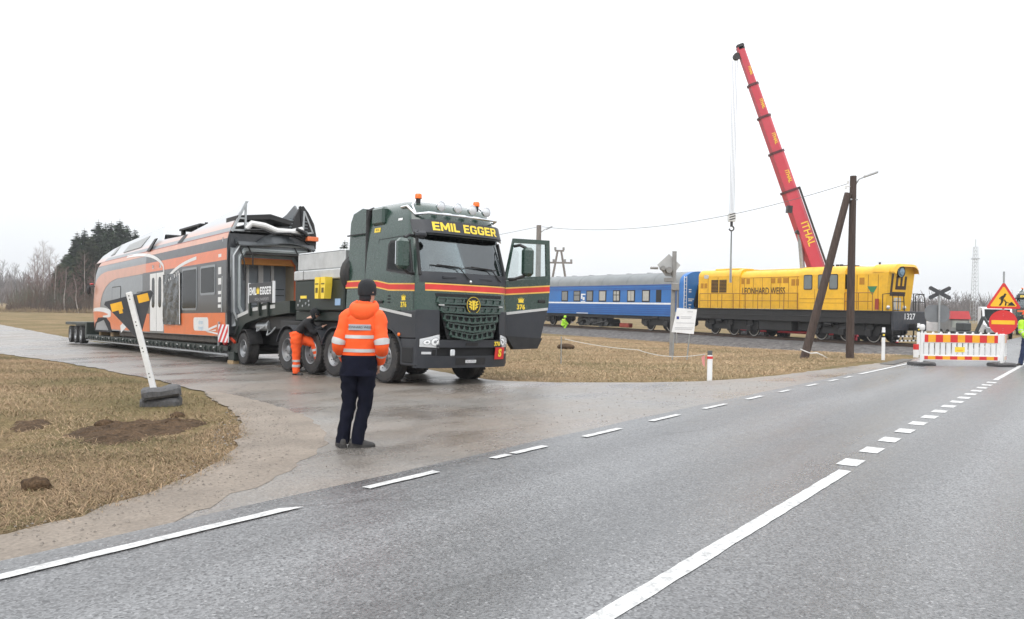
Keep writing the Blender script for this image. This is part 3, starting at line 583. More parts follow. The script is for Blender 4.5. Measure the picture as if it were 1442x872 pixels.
    part('work_lamp', LENS, t, lambda q: q.box(1.46, 1.51, -.55, -.43, .62, .76, .02)); part('badge_stud', CHROME, t, lambda q: q.ell((cfront(0, 2.2)[0]+.02, 0, 2.2), (.02, .035, .035)))
    # --- driver's door swung open
    if door_open:
        hx, hy = 1.10, 1.23; ang = R(99)
        D = thing_part('door', t, Matrix.Translation((hx, hy, 0)) @ Matrix.Rotation(-ang, 4, 'Z'))
        # door plane: -x runs rearward when closed; y outward
        fnD = lambda u, v, d: (-u, d, v)
        b = MB(); b.prism([(.0, 1.58), (1.22, 1.72), (1.26, 2.42), (.0, 2.30)], fnD, -.06, .0)
        b.build('door_panel', GREEN, D, 0)
        b = MB()
        for P in ([(.0, 2.30), (.07, 2.31), (.24, 3.18), (.22, 3.28)], [(.22, 3.28), (.24, 3.18), (1.12, 3.20), (1.22, 3.30)], [(1.12, 3.20), (1.15, 2.46), (1.26, 2.42), (1.22, 3.30)], [(.07, 2.31), (1.26, 2.42), (1.15, 2.46), (.10, 2.37)]): b.prism(P, fnD, -.058, -.002)
        b.build('door_frame', GREEN, D, 0)
        b = MB(); b.prism([(.09, 2.36), (1.15, 2.46), (1.12, 3.20), (.24, 3.18)], fnD, -.032, -.026); b.build('window', PANE, D, 0)
        b = MB(); b.prism([(.06, 1.05), (1.02, 1.0), (1.16, 1.55), (1.22, 1.72), (.0, 1.58)], fnD, -.10, -.004); b.mi = 1; b.prism([(.28, .74), (.92, .76), (1.05, 1.0), (.06, 1.05)], fnD, -.14, .02); b.build('step_cladding', [GREY, BLACK], D, 0)
        b = MB(); b.prism([(.02, 1.52), (1.2, 1.66), (1.2, 1.72), (.02, 1.58)], fnD, .001, .006); b.build('reflective_strip', REFL, D, 0)
        for (z0, z1, m) in ((2.0, 2.115, STRIPE), (1.97, 2.0, STRY), (2.115, 2.145, STRY)):
            b = MB(); b.prism([(0, z0), (1.245, z0+.10), (1.245, z1+.10), (0, z1)], fnD, .001, .005); b.build('stripe', m, D, 0)
        crown(D, lambda u, v, d: (-.45+u, d+.002, 1.87+v), .14); lettering('lettering', '376', .15, lambda u, v: (-.45-u, .005, 1.71+v), YEL, D, .006)
        part('door_handle', BLACK, D, lambda q: q.box(-1.12, -.92, -.005, .03, 1.83, 1.90, .012))
        b = MB(); b.box(-.55, -.30, .16, .42, 2.40, 3.06, .07); b.mi = 1; b.tube([(-.12, .0, 2.33), (-.2, .1, 2.34), (-.38, .24, 2.42)], .035, 8); b.tube([(-.24, 0, 3.1), (-.3, .15, 3.12), (-.4, .26, 3.05)], .035, 8); b.build('wing_mirror', [GREEN, BLACK], D)
    else:
        mirror(t, Matrix.Scale(-1, 4, (0, 1, 0)))
    # --- chassis
    b = MB()
    for y in (-.42, .42): b.box(-6.4, 1.1, y-.05, y+.05, .72, 1.02, .01)
    for x in (-.8, -2.0, -2.8, -4.1, -5.4): b.box(x-.06, x+.06, -.42, .42, .75, .98)
    b.box(-.8, .8, -.55, .55, .6, 1.55, .05); b.build('chassis', BLACK, t)
    AX = (0, -2.18, -3.36, -4.66)
    for i, x in enumerate(AX):
        b = MB(); b.cyl((x, -.95, .53), (x, .95, .53), .09); b.build('axle', BLACK, t)
        for s in (-1, 1): wheel(t, x, s*1.08, .53, .53, .34, s, deep=(i >= 2))
    for x in AX[1:]:
        for s in (-1, 1):
            b = MB(); b.slab(lambda a, k, d: (x+(.62+d)*math.cos(a), s*(1.26-k), .53+(.62+d)*math.sin(a)), lin(R(18), R(162), 13), [0, .05, .42], 0, .03); b.build('mudguard', GREY, t, 40)
    for s in (-1, 1): part('fuel_tank', GREY, t, lambda q: q.box(-1.55, -.75, s*1.2, s*.6, .45, 1.05, .08))
    part('chassis_dark_fill', BLACK, t, lambda q: (q.box(-5.6, -.9, -1.0, 1.0, 1.03, 1.29, .02), q.box(-5.4, -1.6, -.7, .7, .5, 1.03, .02)))  # black filler boxes added to darken the bright gap under the equipment box
    # --- tool box, ballast locker, spare wheel and chocks behind the tower
    part('equipment_box', DGREEN, t, lambda q: (q.box(-4.35, -1.85, -1.2, 1.2, 1.55, 2.32, .03), q.box(-4.5, -1.75, -1.1, 1.1, 1.30, 1.55, .02)))
    ALU = mat('brushed_aluminium', (.55, .56, .56), .42, .6, var=.12, vs=3, dirt=.2, dcol=(.3, .3, .29))
    b = MB(); b.box(-4.42, -1.95, -1.22, 1.0, 2.32, 2.56, .02); b.box(-4.30, -1.90, -1.18, .95, 2.565, 3.02, .03); b.build('aluminium_locker', ALU, t)
    part('locker_seam', DARK, t, lambda q: (q.box(-3.9, -3.885, -1.2245, -1.2, 2.33, 2.55), q.box(-4.28, -1.92, -1.1842, -1.1, 2.98, 2.99)))
    for x in (-2.52, -2.82):
        b = MB(); b.prism([(-.11, 2.36), (.12, 2.36), (.12, 2.2), (.07, 1.84), (-.09, 1.84), (-.11, 2.15)], lambda u, v, d: (x+u, d, v), -1.40, -1.215); o = b.build('wheel_chock', YEL, t, 0)
        part('chock_recess', mat('dark_slot', (.12, .09, .02), .7), o, lambda q: (q.box(x-.06, x+.05, -1.405, -1.39, 1.98, 2.10), q.box(x-.08, x+.08, -1.405, -1.39, 2.18, 2.21)))
    part('label_plate', YEL, t, lambda q: q.box(-4.05, -3.72, -1.208, -1.19, 1.86, 1.93)); part('label_plate', mat('pale_blue_tag', (.25, .38, .55), .5), t, lambda q: q.box(-2.25, -2.0, -1.215, -1.19, 1.68, 1.84))
    part('switch_panel', STEEL, t, lambda q: [q.box(x, x+.05, -1.22, -1.19, z, z+.06, .01) for x, z in ((-4.2, 1.66), (-3.95, 1.64), (-3.78, 1.7), (-3.6, 1.66), (-3.62, 1.76), (-4.1, 1.77))])
    b = MB(); b.T = Matrix.Translation((-1.80, -.80, 2.42)); b.lathe([(.30, -.14), (.42, -.16), (.50, -.10), (.52, 0), (.50, .10), (.42, .16), (.30, .14)], (0, 0, 0), (1, 0, 0), 24); b.build('spare_wheel', RUBBER, t)
    for s in (-1, 1):
        b = MB(); b.tube([(-1.9, s*.6, 1.2), (-2.3, s*.7, 1.0), (-3.0, s*.65, 1.15), (-3.8, s*.5, 1.2)], .025, 6); b.build('air_hose', BLACK, t)
    return t
def thing_part(name, parent, M):
    o = bpy.data.objects.new(name, None); COL.objects.link(o); o.parent = parent; o.matrix_local = M; o.empty_display_size = .1; return o
TF = Vector((.656, -.755, 0)); TL = Vector((.755, .656, 0))
c = Vector((-2.78, 17.85, 0))+TL*1.25; c.z = hz(c.x, c.y)+.018
truck = make_tractor('dark green heavy haulage truck with its driver door open, EMIL EGGER on the visor', 'truck', frame(c, TF, .9, 1.0))
# ---------------------------------------------------------------- lowbed trailer (x = 0 at the train's open end, running back to -25)
EF = Vector((.612, -.791, 0)); EL = Vector((.791, .612, 0))
c = Vector((-8.65, 25.0, 0))+EL*1.41; c.z = -.30; TRM = frame(c, EF, 1.28, 0)
tr = thing('lowbed_trailer', 'long dark green lowbed trailer carrying the orange train body', 'trailer', TRM)
def deck_box(q):
    q.box(-21.7, -.3, -1.28, 1.28, .34, .50, .01); q.box(-21.7, -.3, -.9, .9, .22, .34)
part('deck', DGREEN, tr, deck_box)
for s in (-1, 1):
    part('deck_edge', STEEL, tr, lambda q: q.box(-21.7, -.3, s*1.30, s*1.24, .205, .245, .005))
    part('side_beam', BLACK, tr, lambda q: q.box(-21.7, -.3, s*1.22, s*1.1, .25, .5))
def stake(q): q.box(-.10, .10, -.012, .012, .27, .47, .004); q.box(-.055, .055, -.03, .0, .31, .43, .01); q.cyl((0, -.035, .37), (0, -.02, .37), .035, n=8)
sb = MB(); stake(sb); st = sb.build('stake_pocket', DGREEN, tr); st.matrix_local = Matrix.Translation((-.9, -1.29, 0)); ii = 0
for k in range(39):
    for s in (-1, 1):
        if k == 0 and s < 0: continue
        rep(st, tr, Matrix.Translation((-.9-.53*k, s*1.29, 0)) @ (Matrix.Identity(4) if s < 0 else Matrix.Rotation(math.pi, 4, 'Z')))
for k in range(14): part('deck_reflector', REFL, tr, lambda q: q.box(-1.6-1.36*k, -1.42-1.36*k, -1.304, -1.29, .40, .44))
# rear axle group
part('rear_frame', DGREEN, tr, lambda q: (q.box(-27.6, -21.7, -.75, .75, .55, 1.05, .03), q.box(-27.6, -22.1, -1.28, 1.28, .98, 1.14, .02)))
part('rear_ramp_post', DGREEN, tr, lambda q: q.box(-22.05, -21.7, -1.28, 1.28, .30, 1.14, .02))
part('tail_board', STEEL, tr, lambda q: q.box(-24.4, -24.35, -.2, .9, 1.15, 1.95, .01))
for x in (-23.3, -24.75, -26.3):
    part('axle', BLACK, tr, lambda q: q.cyl((x, -1, .46), (x, 1, .46), .08))
    for s in (-1, 1):
        wheel(tr, x, s*1.09, .46, .46, .36, s, True)
for s in (-1, 1): part('tail_lamp', RED, tr, lambda q: q.box(-27.64, -27.6, s*1.2, s*.9, .98, 1.1, .01))
# gooseneck reaching over the tractor's rear axles
GN = [(-.55, .30), (.35, .30), (.55, .95), (1.0, 1.20), (2.2, 1.38), (4.3, 1.50), (4.3, 1.82), (2.4, 1.78), (.9, 1.55), (.1, 1.30), (-.55, 1.05)]
part('gooseneck', DGREEN, tr, lambda q: [q.prism(GN, lambda u, v, d: (u, d, v), s*1.20, s*.80) for s in (-1, 1)])
part('gooseneck_deck', DGREEN, tr, lambda q: (q.box(.5, 4.3, -.8, .8, 1.40, 1.55, .02), q.box(-.5, .4, -.8, .8, .5, 1.2, .02)))
for x0, x1, za in ((.15, 1.25, 1.33), (1.6, 2.1, 1.56), (2.35, 2.7, 1.60), (2.95, 3.3, 1.62)):
    part('reflective_strip', REFL, tr, lambda q: q.prism([(x0, za), (x1, za+.05*(x1-x0)+.12*(x0 < 1)), (x1, za+.10+.05*(x1-x0)+.12*(x0 < 1)), (x0, za+.10)], lambda u, v, d: (u, d, v), -1.202, -1.208))
for x in (1.45, 2.2, 2.85): part('neck_rib', DGREEN, tr, lambda q: q.box(x-.04, x+.04, -1.26, -1.2, 1.42, 1.82))
b = MB(); b.box(1.45, 3.30, -1.27, -1.22, 1.80, 2.36, .008); nb = b.build('name_board', mat('board_charcoal', (.035, .037, .042), .45), tr)
part('board_edge', WHITE, nb, lambda q: (q.box(1.43, 1.47, -1.276, -1.21, 1.78, 2.38)))
part('board_edge', WHITE, nb, lambda q: (q.box(3.28, 3.32, -1.276, -1.21, 1.78, 2.38)))
fb = lambda u, v: (2.375+u, -1.274, v)
block_letters('lettering', 'EMIL', .22, lambda u, v: fb(u-.56, 2.13+v), WHITE, nb, .86); block_letters('lettering', 'EGGER', .22, lambda u, v: fb(u+.40, 2.13+v), WHITE, nb, .86)
crown(nb, lambda u, v, d: (2.20+u, -1.272-d, 2.13+v), .21); lettering('lettering', 'SPEZIALTRANSPORTE', .11, lambda u, v: fb(u+.1, 1.89+v), mat('pale_print', (.35, .35, .36), .5), nb)
# hatched board, dolly wheel, dark fill under the neck
b = MB(); b.box(-.50, .38, -1.50, -1.47, .62, 1.16, .004); hb = b.build('hatched_board', WHITE, tr)
for k in range(-1, 4):
    P = [(-.50+.36*k, .62), (-.50+.36*k+.17, .62), (-.50+.36*k+.17+.54, 1.16), (-.50+.36*k+.54, 1.16)]
    Q = []
    lo, hi = -.495, .375
    def clip(P, a, keep):
        o = []
        for i in range(len(P)):
            p, q = P[i], P[(i+1) % len(P)]; ip, iq = keep(p[0], a), keep(q[0], a)
            if ip: o.append(p)
            if ip != iq: t_ = (a-p[0])/(q[0]-p[0]); o.append((a, p[1]+(q[1]-p[1])*t_))
        return o
    P = clip(clip(P, lo, lambda x, a: x >= a), hi, lambda x, a: x <= a)
    if len(P) > 2: part('red_stripe', RED, hb, lambda q: q.prism(P, lambda u, v, d: (u, d, v), -1.501, -1.505), 0)
part('board_post', STEEL, tr, lambda q: q.box(-.56, -.50, -1.50, -1.44, .5, 1.25, .005)); part('board_post', BLACK, tr, lambda q: q.box(-.3, .1, -1.46, -1.2, .8, .9))
part('axle', BLACK, tr, lambda q: q.cyl((1.02, -1, .46), (1.02, 1, .46), .08))
for s in (-1, 1): wheel(tr, 1.0, s*1.09, .46, .46, .36, s, True)
part('dolly_frame', BLACK, tr, lambda q: (q.box(.5, 3.0, -.6, .6, .55, 1.1, .03), q.slab(lambda a, k, d: (1.0+(.54+d)*math.cos(a), -1.26+k, .46+(.54+d)*math.sin(a)), lin(R(15), R(165), 11), [0, .4], 0, .03)))
part('neck_dark_fill', BLACK, tr, lambda q: q.box(.2, 4.2, -1.0, 1.0, 1.05, 1.42, .02))  # black box added to keep the space under the gooseneck dark
part('landing_leg', DGREEN, tr, lambda q: (q.box(-.35, .15, -1.24, -1.0, .06, .34, .02)))
for i, (x, y) in enumerate(((1.5, 1.15), (1.8, 1.22), (2.3, 1.05))): part('hydraulic_hose', STEEL, tr, lambda q: q.tube([(x, -1.0, y), (x+.15, -1.1, y-.18), (x+.4, -1.08, y-.1), (x+.55, -1.0, y+.06)], .022, 6))
part('air_tank', STEEL, tr, lambda q: q.cyl((1.5, -.95, 1.12), (2.4, -.95, 1.12), .13))
def tblock(P, lab):
    b = MB(); b.box(-.24, .24, -.10, .10, 0, .20, .012); o = b.build('timber_block', WOODB); o.matrix_world = TRM @ Matrix.Translation(P); tag(o, lab, 'timber block')
tblock((-.15, -1.15, -.14), 'pale timber block on the ground under the trailer neck')
# ---------------------------------------------------------------- railcar body on the trailer
ORANGE = mat('orange_livery', (.72, .15, .03), .3, var=.06, coat=.35, dirt=.25, dcol=(.42, .30, .24)); CHAR = mat('charcoal_livery', (.024, .027, .032), .3, var=.12, coat=.35, dirt=.3, dcol=(.12, .115, .11))
SILV = mat('silver_grey_livery', (.17, .19, .205), .3, var=.08, coat=.4, dirt=.25, dcol=(.25, .24, .23)); LIVW = mat('white_livery', (.70, .70, .69), .35, var=.06, dirt=.2, dcol=(.45, .42, .38)); SALM = mat('hazed_orange_livery', (.60, .27, .17), .32, var=.08, coat=.35, dirt=.3, dcol=(.5, .42, .38))  # SALM: orange paled for sky glare, haze and dust in the colour
SKIRT = mat('dusty_underframe', (.07, .06, .052), .8, var=.3, vs=4, dirt=.5); TARP = mat('crumpled_film', (.045, .052, .058), .22, var=.6, vs=5, bump=.7, bs=6)
tn = thing('train_car', 'orange and grey railcar body with open end strapped on the lowbed trailer', 'train car', TRM)
YWT = [(.7, 1.39), (1.5, 1.41), (3.6, 1.41), (3.85, 1.385), (4.0, 1.34), (4.15, 1.27)]
NOSE = [(.7, 19.85), (1.6, 20.2), (2.3, 20.15), (2.9, 19.85), (3.4, 19.75), (3.85, 19.2), (4.1, 18.6), (4.15, 18.3)]
yw = lambda z: interp(YWT, z)
def tplan(z):
    w = yw(z); Ln = interp(NOSE, z); P = [(0., -w, z)]
    for L_ in (4, 8, 12, 15.5): P.append((-L_*Ln/20.2, -w, z))
    for a in lin(0, math.pi, 13):
        P.append((-(Ln-2.3+2.3*math.sin(a)**.8), -w*math.cos(a)*(1 if abs(math.cos(a)) > .999 else .5+.5*abs(math.cos(a))**.25), z))
    for L_ in (15.5, 12, 8, 4): P.append((-L_*Ln/20.2, w, z))
    P.append((0., w, z)); return P
zs = [.78, 1.2, 1.6, 2.3, 2.9, 3.4, 3.6, 3.85, 4.0, 4.1, 4.15]
b = MB(); rings = [[(-(-x_+.95*float(sm(11.5, 18.5, -x_))), y_, z_) for x_, y_, z_ in tplan(z)] for z in zs]; n = len(rings[0]); V = [p for r in rings for p in r]
b.add(V, [(j*n+k, j*n+k+1, (j+1)*n+k+1, (j+1)*n+k) for j in range(len(zs)-1) for k in range(n-1)]+[tuple(range((len(zs)-1)*n, len(zs)*n)), tuple(range(n))])
b.build('body_shell', SILV, tn, 30)
def nwidth(L_, z):
    """half width of the shell at distance L_ behind the open end"""
    Ln = interp(NOSE, z); w = yw(z)
    if L_ <= Ln-2.3: return w
    s_ = min(1, ((L_-Ln+2.3)/2.3))**1.25; c_ = math.sqrt(max(0, 1-s_*s_)); return w*c_*(.5+.5*c_**.25)
WQ = lambda L_: L_+.95*float(sm(11.5, 18.5, L_))
side = lambda L_, z, d, s=-1: (-WQ(L_), s*(nwidth(L_, z)+d), z)
def subdiv(P, st):
    o = []
    for i in range(len(P)):
        a, c_ = P[i], P[(i+1) % len(P)]; k = max(1, int(math.dist(a, c_)/st)); o += [(a[0]+(c_[0]-a[0])*q/k, a[1]+(c_[1]-a[1])*q/k) for q in range(k)]
    return o
def livery(name, P, m, d, parent=tn, th=.004, s=-1, st=.4):
    """painted area following the shell: triangulated so that it bends with the nose"""
    B_ = subdiv(P, st); us = [p[0] for p in B_]; vs_ = [p[1] for p in B_]
    gu, gv = np.meshgrid(np.arange(min(us), max(us), st), np.arange(min(vs_), max(vs_), .15)); gu, gv = gu.ravel(), gv.ravel(); k = inside(gu, gv, B_)
    pts = [Vector(p) for p in B_]+[Vector((a, c_)) for a, c_ in zip(gu[k], gv[k])]
    V_, _, F_, *_r = geometry.delaunay_2d_cdt(pts, [], [list(range(len(B_)))], 1, 1e-5)
    q = MB(); q.add([side(v.x, v.y, d, s) for v in V_], F_); return q.build(name, m, parent, 60, fix=False)
def arc(P0, P1, P2, n=10): return [((1-t)**2*P0[0]+2*t*(1-t)*P1[0]+t*t*P2[0], (1-t)**2*P0[1]+2*t*(1-t)*P1[1]+t*t*P2[1]) for t in lin(0, 1, n)]
for s in (-1, 1):
    lv = lambda nm, P, m, d: livery(nm, P, m, d+(.004 if d < .005 else .006), s=s)
    lv('lower_panel', [(.12, 1.0), (.75, 1.0), (.75, .82), (1.3, .80), (6.9, .80), (6.9, 1.52), (.12, 1.52)], ORANGE, .004)
    lv('lower_panel', [(8.9, .82), (15.0, .84), (15.25, 1.12), (15.9, 1.36), (17.3, 1.34), (18.05, 1.05), (18.3, .84), (19.5, .84), (19.6, 1.80), (16, 1.80), (13, 1.52), (8.9, 1.52)], ORANGE, .004)
    lv('window_band', [(.02, 1.52), (10.0, 1.52), (10.0, 3.14), (.02, 3.14)], CHAR, .004)
    lv('orange_band', [(.02, 3.14), (9.5, 3.14), (9.5, 3.50), (.02, 3.50)], ORANGE, .004)
    lv('orange_band', [(9.5, 3.12), (14.0, 3.10)]+arc((14.0, 3.10), (16.7, 3.0), (17.0, 1.80))+[(18.9, 1.80)]+arc((18.9, 1.80), (18.8, 3.45), (15.6, 3.50))+[(9.5, 3.5)], SALM, .004)
    lv('upper_band', [(.02, 3.5), (9.5, 3.5), (9.5, 3.80), (.02, 3.80)], CHAR, .0045)
    lv('cove_panel', [(.02, 3.80), (9.5, 3.80), (18.6, 3.80), (18.3, 3.98), (.02, 3.98)], SALM, .004)
    lv('cove_line', [(.02, 3.985), (17.4, 3.985), (17.35, 4.005), (.02, 4.005)], mat('dull_red_line', (.35, .07, .04), .5), .006)
def ribbon(name, pts, w, m, d=.0145):
    P = [Vector(p) for p in pts]; A = []; B_ = []
    for i, p in enumerate(P):
        t_ = (P[min(i+1, len(P)-1)]-P[max(0, i-1)]).normalized(); nrm = Vector((-t_.y, t_.x)); ww = w[i] if isinstance(w, list) else w; A.append(p+nrm*ww/2); B_.append(p-nrm*ww/2)
    q = MB(); V = [side(p.x, p.y, d) for p in A+B_]; k = len(P); q.add(V, [(i, i+1, k+i+1, k+i) for i in range(k-1)]); return q.build(name, m, tn, 0, fix=False)
ribbon('white_swoosh', arc((6.9, 2.55), (6.0, 3.2), (3.0, 3.36), 14), .11, LIVW); ribbon('white_swoosh', arc((12.8, 3.98), (8.2, 3.95), (7.0, 3.3), 12)+arc((7.0, 3.3), (6.8, 3.0), (7.0, 2.6), 6)[1:], .12, LIVW)
ribbon('white_swoosh', arc((19.3, 1.70), (16.6, 1.86), (15.2, 1.60), 10)+arc((15.2, 1.60), (14.75, 1.42), (16.4, 1.42), 8)[1:], [.14+.012*k for k in range(10)]+[.22-.025*k for k in range(7)], LIVW); ribbon('white_swoosh', [(13.5, .86), (11.2, 1.5)], .32, LIVW); ribbon('white_swoosh', [(11.2, .90), (8.95, 2.2)], .20, LIVW)

# windows, film over the broken one, doors
def pane_(L0, L1, z0, z1, nm='window'):
    q = MB(); P = rrect(L0, L1, z0, z1, .09); q.prism(P, lambda u, v, d: side(u, v, d), .004, .022); o = q.build(nm, SILV, tn, 0)
    q = MB(); q.prism(rrect(L0+.07, L1-.07, z0+.07, z1-.07, .07), lambda u, v, d: side(u, v, d), .010, .026); q.build('pane', DGLASS, o, 0); return o
pane_(1.05, 2.55, 2.10, 3.05); pane_(2.92, 4.60, 1.62, 3.06, 'side_door')
q = MB(); q.slab(lambda u, v, d: side(u, v, d+.035*random.random()**1.5+.03*abs(math.sin(u*4.3+v*2.1))), lin(4.7, 6.85, 15), lin(1.12, 2.95, 13), .002, .01); q.build('plastic_film', TARP, tn, 60)
part('film_tape', LIVW, tn, lambda q: (q.prism([(4.68, 1.15), (4.76, 1.15), (4.80, 2.9), (4.72, 2.95)], lambda u, v, d: side(u, v, d), .06, .064)))
for k in range(8): part('film_tape', LIVW, tn, lambda q: q.prism([(4.9+.23*k, 2.86-.035*k), (4.95+.23*k, 2.86-.035*k), (4.98+.23*k, 3.02-.05*k), (4.93+.23*k, 3.02-.05*k)], lambda u, v, d: side(u, v, d), .05, .056))
for L0 in (6.95, 7.88):
    q = MB(); q.prism([(L0, .86), (L0+.90, .86), (L0+.90, 3.06), (L0, 3.06)], lambda u, v, d: side(u, v, d), .004, .03); dr = q.build('passenger_door', LIVW, tn, 0)
    q = MB(); q.prism(rrect(L0+.24, L0+.62, 1.75, 2.9, .15), lambda u, v, d: side(u, v, d), .02, .034); q.build('pane', DGLASS, dr, 0)
part('door_gap', DARK, tn, lambda q: q.prism([(7.853, .86), (7.878, .86), (7.878, 3.06), (7.853, 3.06)], lambda u, v, d: side(u, v, d), .0, .0315))
for L0 in (7.05, 8.0):
    part('door_bracket_print', LIVW, tn, lambda q: [q.prism(P, lambda u, v, d: side(u, v, d), .005, .008) for P in ([(L0, 3.2), (L0+.06, 3.2), (L0+.06, 3.45), (L0, 3.45)], [(L0+.25, 3.24), (L0+.55, 3.24), (L0+.55, 3.40), (L0+.25, 3.40)])], 0)
for L0, L1, z0, z1 in ((9.9, 10.9, 2.1, 2.42), (11.6, 12.7, 2.05, 2.4), (13.5, 14.9, 1.95, 2.75)):
    q = MB(); P = rrect(L0, L1, z0, z1, .06); q.prism(P, lambda u, v, d: side(u, v, d), .003, .010); o = q.build('service_hatch', BLACK, tn, 0)
    q = MB(); q.prism(rrect(L0+.05, L1-.05, z0+.04, z1-.04, .05), lambda u, v, d: side(u, v, d), .007, .013); q.build('hatch_panel', SILV, o, 0)
q = MB(); q.prism(rrect(1.75, 3.3, .94, 1.38, .12), lambda u, v, d: side(u, v, d), .004, .009); ad = q.build('round_sticker', LIVW, tn, 0)
lettering('lettering', 'elron', .22, lambda u, v: side(2.52-u, 1.22+v, .011), mat('sky_blue_print', (.3, .5, .65), .5), ad); lettering('lettering', 'rongid', .20, lambda u, v: side(2.52-u, 1.04+v, .011), mat('sky_blue_print', (.3, .5, .65), .5), ad)
ribbon('scratch_mark', [(.9, 1.12), (2.0, .95)], .07, LIVW); ribbon('scratch_mark', [(1.0, .98), (1.9, .93), (.7, .86)], .05, LIVW)
q = MB()
for k, (z0, h_) in enumerate(((3.62, .0), (3.25, .10), (2.72, .22), (2.40, .2), (2.1, .10), (1.85, .16), (1.68, .1))):
    if h_: q.prism([(.52, z0), (.80, z0), (.80, z0+h_), (.52, z0+h_)], lambda u, v, d: side(u, v, d), .005, .009)
o_ = q.build('vertical_print', LIVW, tn, 0); o_['kind'] = 'stuff'
part('corner_strip', STEEL, tn, lambda q: q.prism([(.40, 1.55), (.47, 1.55), (.47, 3.85), (.40, 3.85)], lambda u, v, d: side(u, v, d), .008, .02), 0)
part('rain_gutter', BLACK, tn, lambda q: [q.prism([(9.0, 3.99), (9.5, 3.99), (8.9, 4.45), (8.6, 4.45)], lambda u, v, d: (-u, -(1.36-.35*max(0, v-4)+d), v), .0, .05)])
# roof: side fairings, equipment
def fair(P, m, nm, s=-1):
    B_ = subdiv(P, .6); q = MB(); q.prism(B_, lambda u, v, d: (-WQ(u), s*(1.335-.55*max(0, v-4.0)**1.15+d), v), -.06, 0); return q.build(nm, m, tn, 0)
def fadem():
    m = mat('fairing_paint', (.62, .30, .20), .32, coat=.4, var=.05); n_ = m.node_tree.nodes; l_ = m.node_tree.links; b_ = n_['Principled BSDF']
    t_ = n_.new('ShaderNodeTexCoord'); s_ = n_.new('ShaderNodeSeparateXYZ'); l_.new(t_.outputs['Object'], s_.inputs[0]); r_ = n_.new('ShaderNodeMapRange'); r_.inputs[1].default_value = 4.08; r_.inputs[2].default_value = 4.42; l_.new(s_.outputs[2], r_.inputs[0])
    x_ = n_.new('ShaderNodeMapRange'); x_.inputs[1].default_value = -6; x_.inputs[2].default_value = -16; x_.inputs[3].default_value = 0; x_.inputs[4].default_value = .5; l_.new(s_.outputs[0], x_.inputs[0])
    a_ = n_.new('ShaderNodeMath'); a_.use_clamp = True; l_.new(r_.outputs[0], a_.inputs[0]); l_.new(x_.outputs[0], a_.inputs[1])
    q_ = n_.new('ShaderNodeMix'); q_.data_type = 'RGBA'; q_.inputs['A'].default_value = (.62, .30, .20, 1); q_.inputs['B'].default_value = (.46, .48, .50, 1); l_.new(a_.outputs[0], q_.inputs['Factor']); l_.new(q_.outputs['Result'], b_.inputs['Base Color']); return m
FADE = fadem()
for s in (-1, 1):
    fair([(.15, 4.0), (18.2, 4.0), (17.5, 4.34), (16.2, 4.58), (14.5, 4.74), (11.0, 4.92), (9.2, 5.02), (8.1, 4.36), (5.6, 4.30), (4.6, 4.34), (2.2, 4.62), (1.0, 4.78), (.05, 4.98), (.10, 4.6)], FADE, 'roof_fairing', s)
for L0, L1 in ((11.2, 13.9), (15.4, 15.9)):
    fair([(L0, 4.28), (L1, 4.24), (L1-.3, 4.58), (L0-.4, 4.74)], mat('mesh_grille', (.30, .31, .31), .5, var=.2, vs=30), 'roof_grille').location = (0, -.006, 0)
part('roof_gap', BLACK, tn, lambda q: q.prism([(5.0, 4.03), (5.55, 4.03), (5.2, 4.31), (4.75, 4.31)], lambda u, v, d: (-u, -(1.345-.55*max(0, v-4.0)**1.15+d), v), 0, .004), 0)
part('pantograph_table', BLACK, tn, lambda q: (q.box(-7.4, -4.9, -.75, .75, 4.66, 4.74, .01), [q.box(x-.07, x+.07, y-.07, y+.07, 4.15, 4.66) for x in (-7.2, -5.2) for y in (-.65, .65)], q.cyl((-6.2, 0, 4.15), (-6.2, 0, 4.66), .12), q.cyl((-5.9, -.2, 4.74), (-5.9, -.2, 4.9), .06), q.box(-8.2, -4.0, -.9, .9, 4.15, 4.3, .03), q.box(-9.0, -8.5, -.95, .9, 4.15, 4.62, .03)))
part('roof_duct', BLACK, tn, lambda q: (q.bar((-4.2, -.7, 4.33), (-2.4, -.7, 4.62), .3, .08, .01), q.box(-4, -.6, -.6, .6, 4.15, 4.35, .03)))
# underframe
part('underframe', SKIRT, tn, lambda q: (q.box(-14.4, -1.3, -1.30, 1.30, .56, .80, .03), q.box(-14.6, -2.2, -1.1, 1.1, .5, .56)))
part('bogie_recess', DARK, tn, lambda q: q.prism([(14.95, .70), (18.4, .70), (18.35, .84), (18.1, 1.07), (17.32, 1.37), (15.88, 1.39), (15.2, 1.14), (15.0, .84)], lambda u, v, d: side(u, v, d), -.3, .012), 0)
part('support_cradle', WOODB, tn, lambda q: (q.box(-16.4, -15.9, -1.25, 1.25, .50, 1.0, .02)));part('support_cradle', WOODB, tn, lambda q: (q.box(-19.1, -18.8, -1.2, 1.2, .50, 1.15, .02)))
part('support_cradle', mat('rusty_steel', (.14, .06, .035), .8, var=.3, vs=5), tn, lambda q: q.box(-.35, -.1, -1.2, 1.2, .50, 1.3, .02)); part('support_cradle', WOODB, tn, lambda q: q.box(-1.2, -.6, -1.0, 1.0, .50, .80, .02))
b = MB(); b.tube([(-.85, -1.36, .98), (.05, -1.30, .74), (.3, -1.26, .62)], .045, 6); o = b.build('lashing_strap', mat('red_strap', (.75, .08, .03), .6)); o.matrix_world = TRM; tag(o, 'red lashing strap running down from the open train end to the trailer', 'strap')
part('end_fitting', RED, tn, lambda q: q.box(-.7, -.45, -1.3, -1.2, .52, .66, .03)); part('end_fitting', STEEL, tn, lambda q: q.cyl((-.55, -1.33, 1.05), (-.55, -1.0, 1.05), .06))
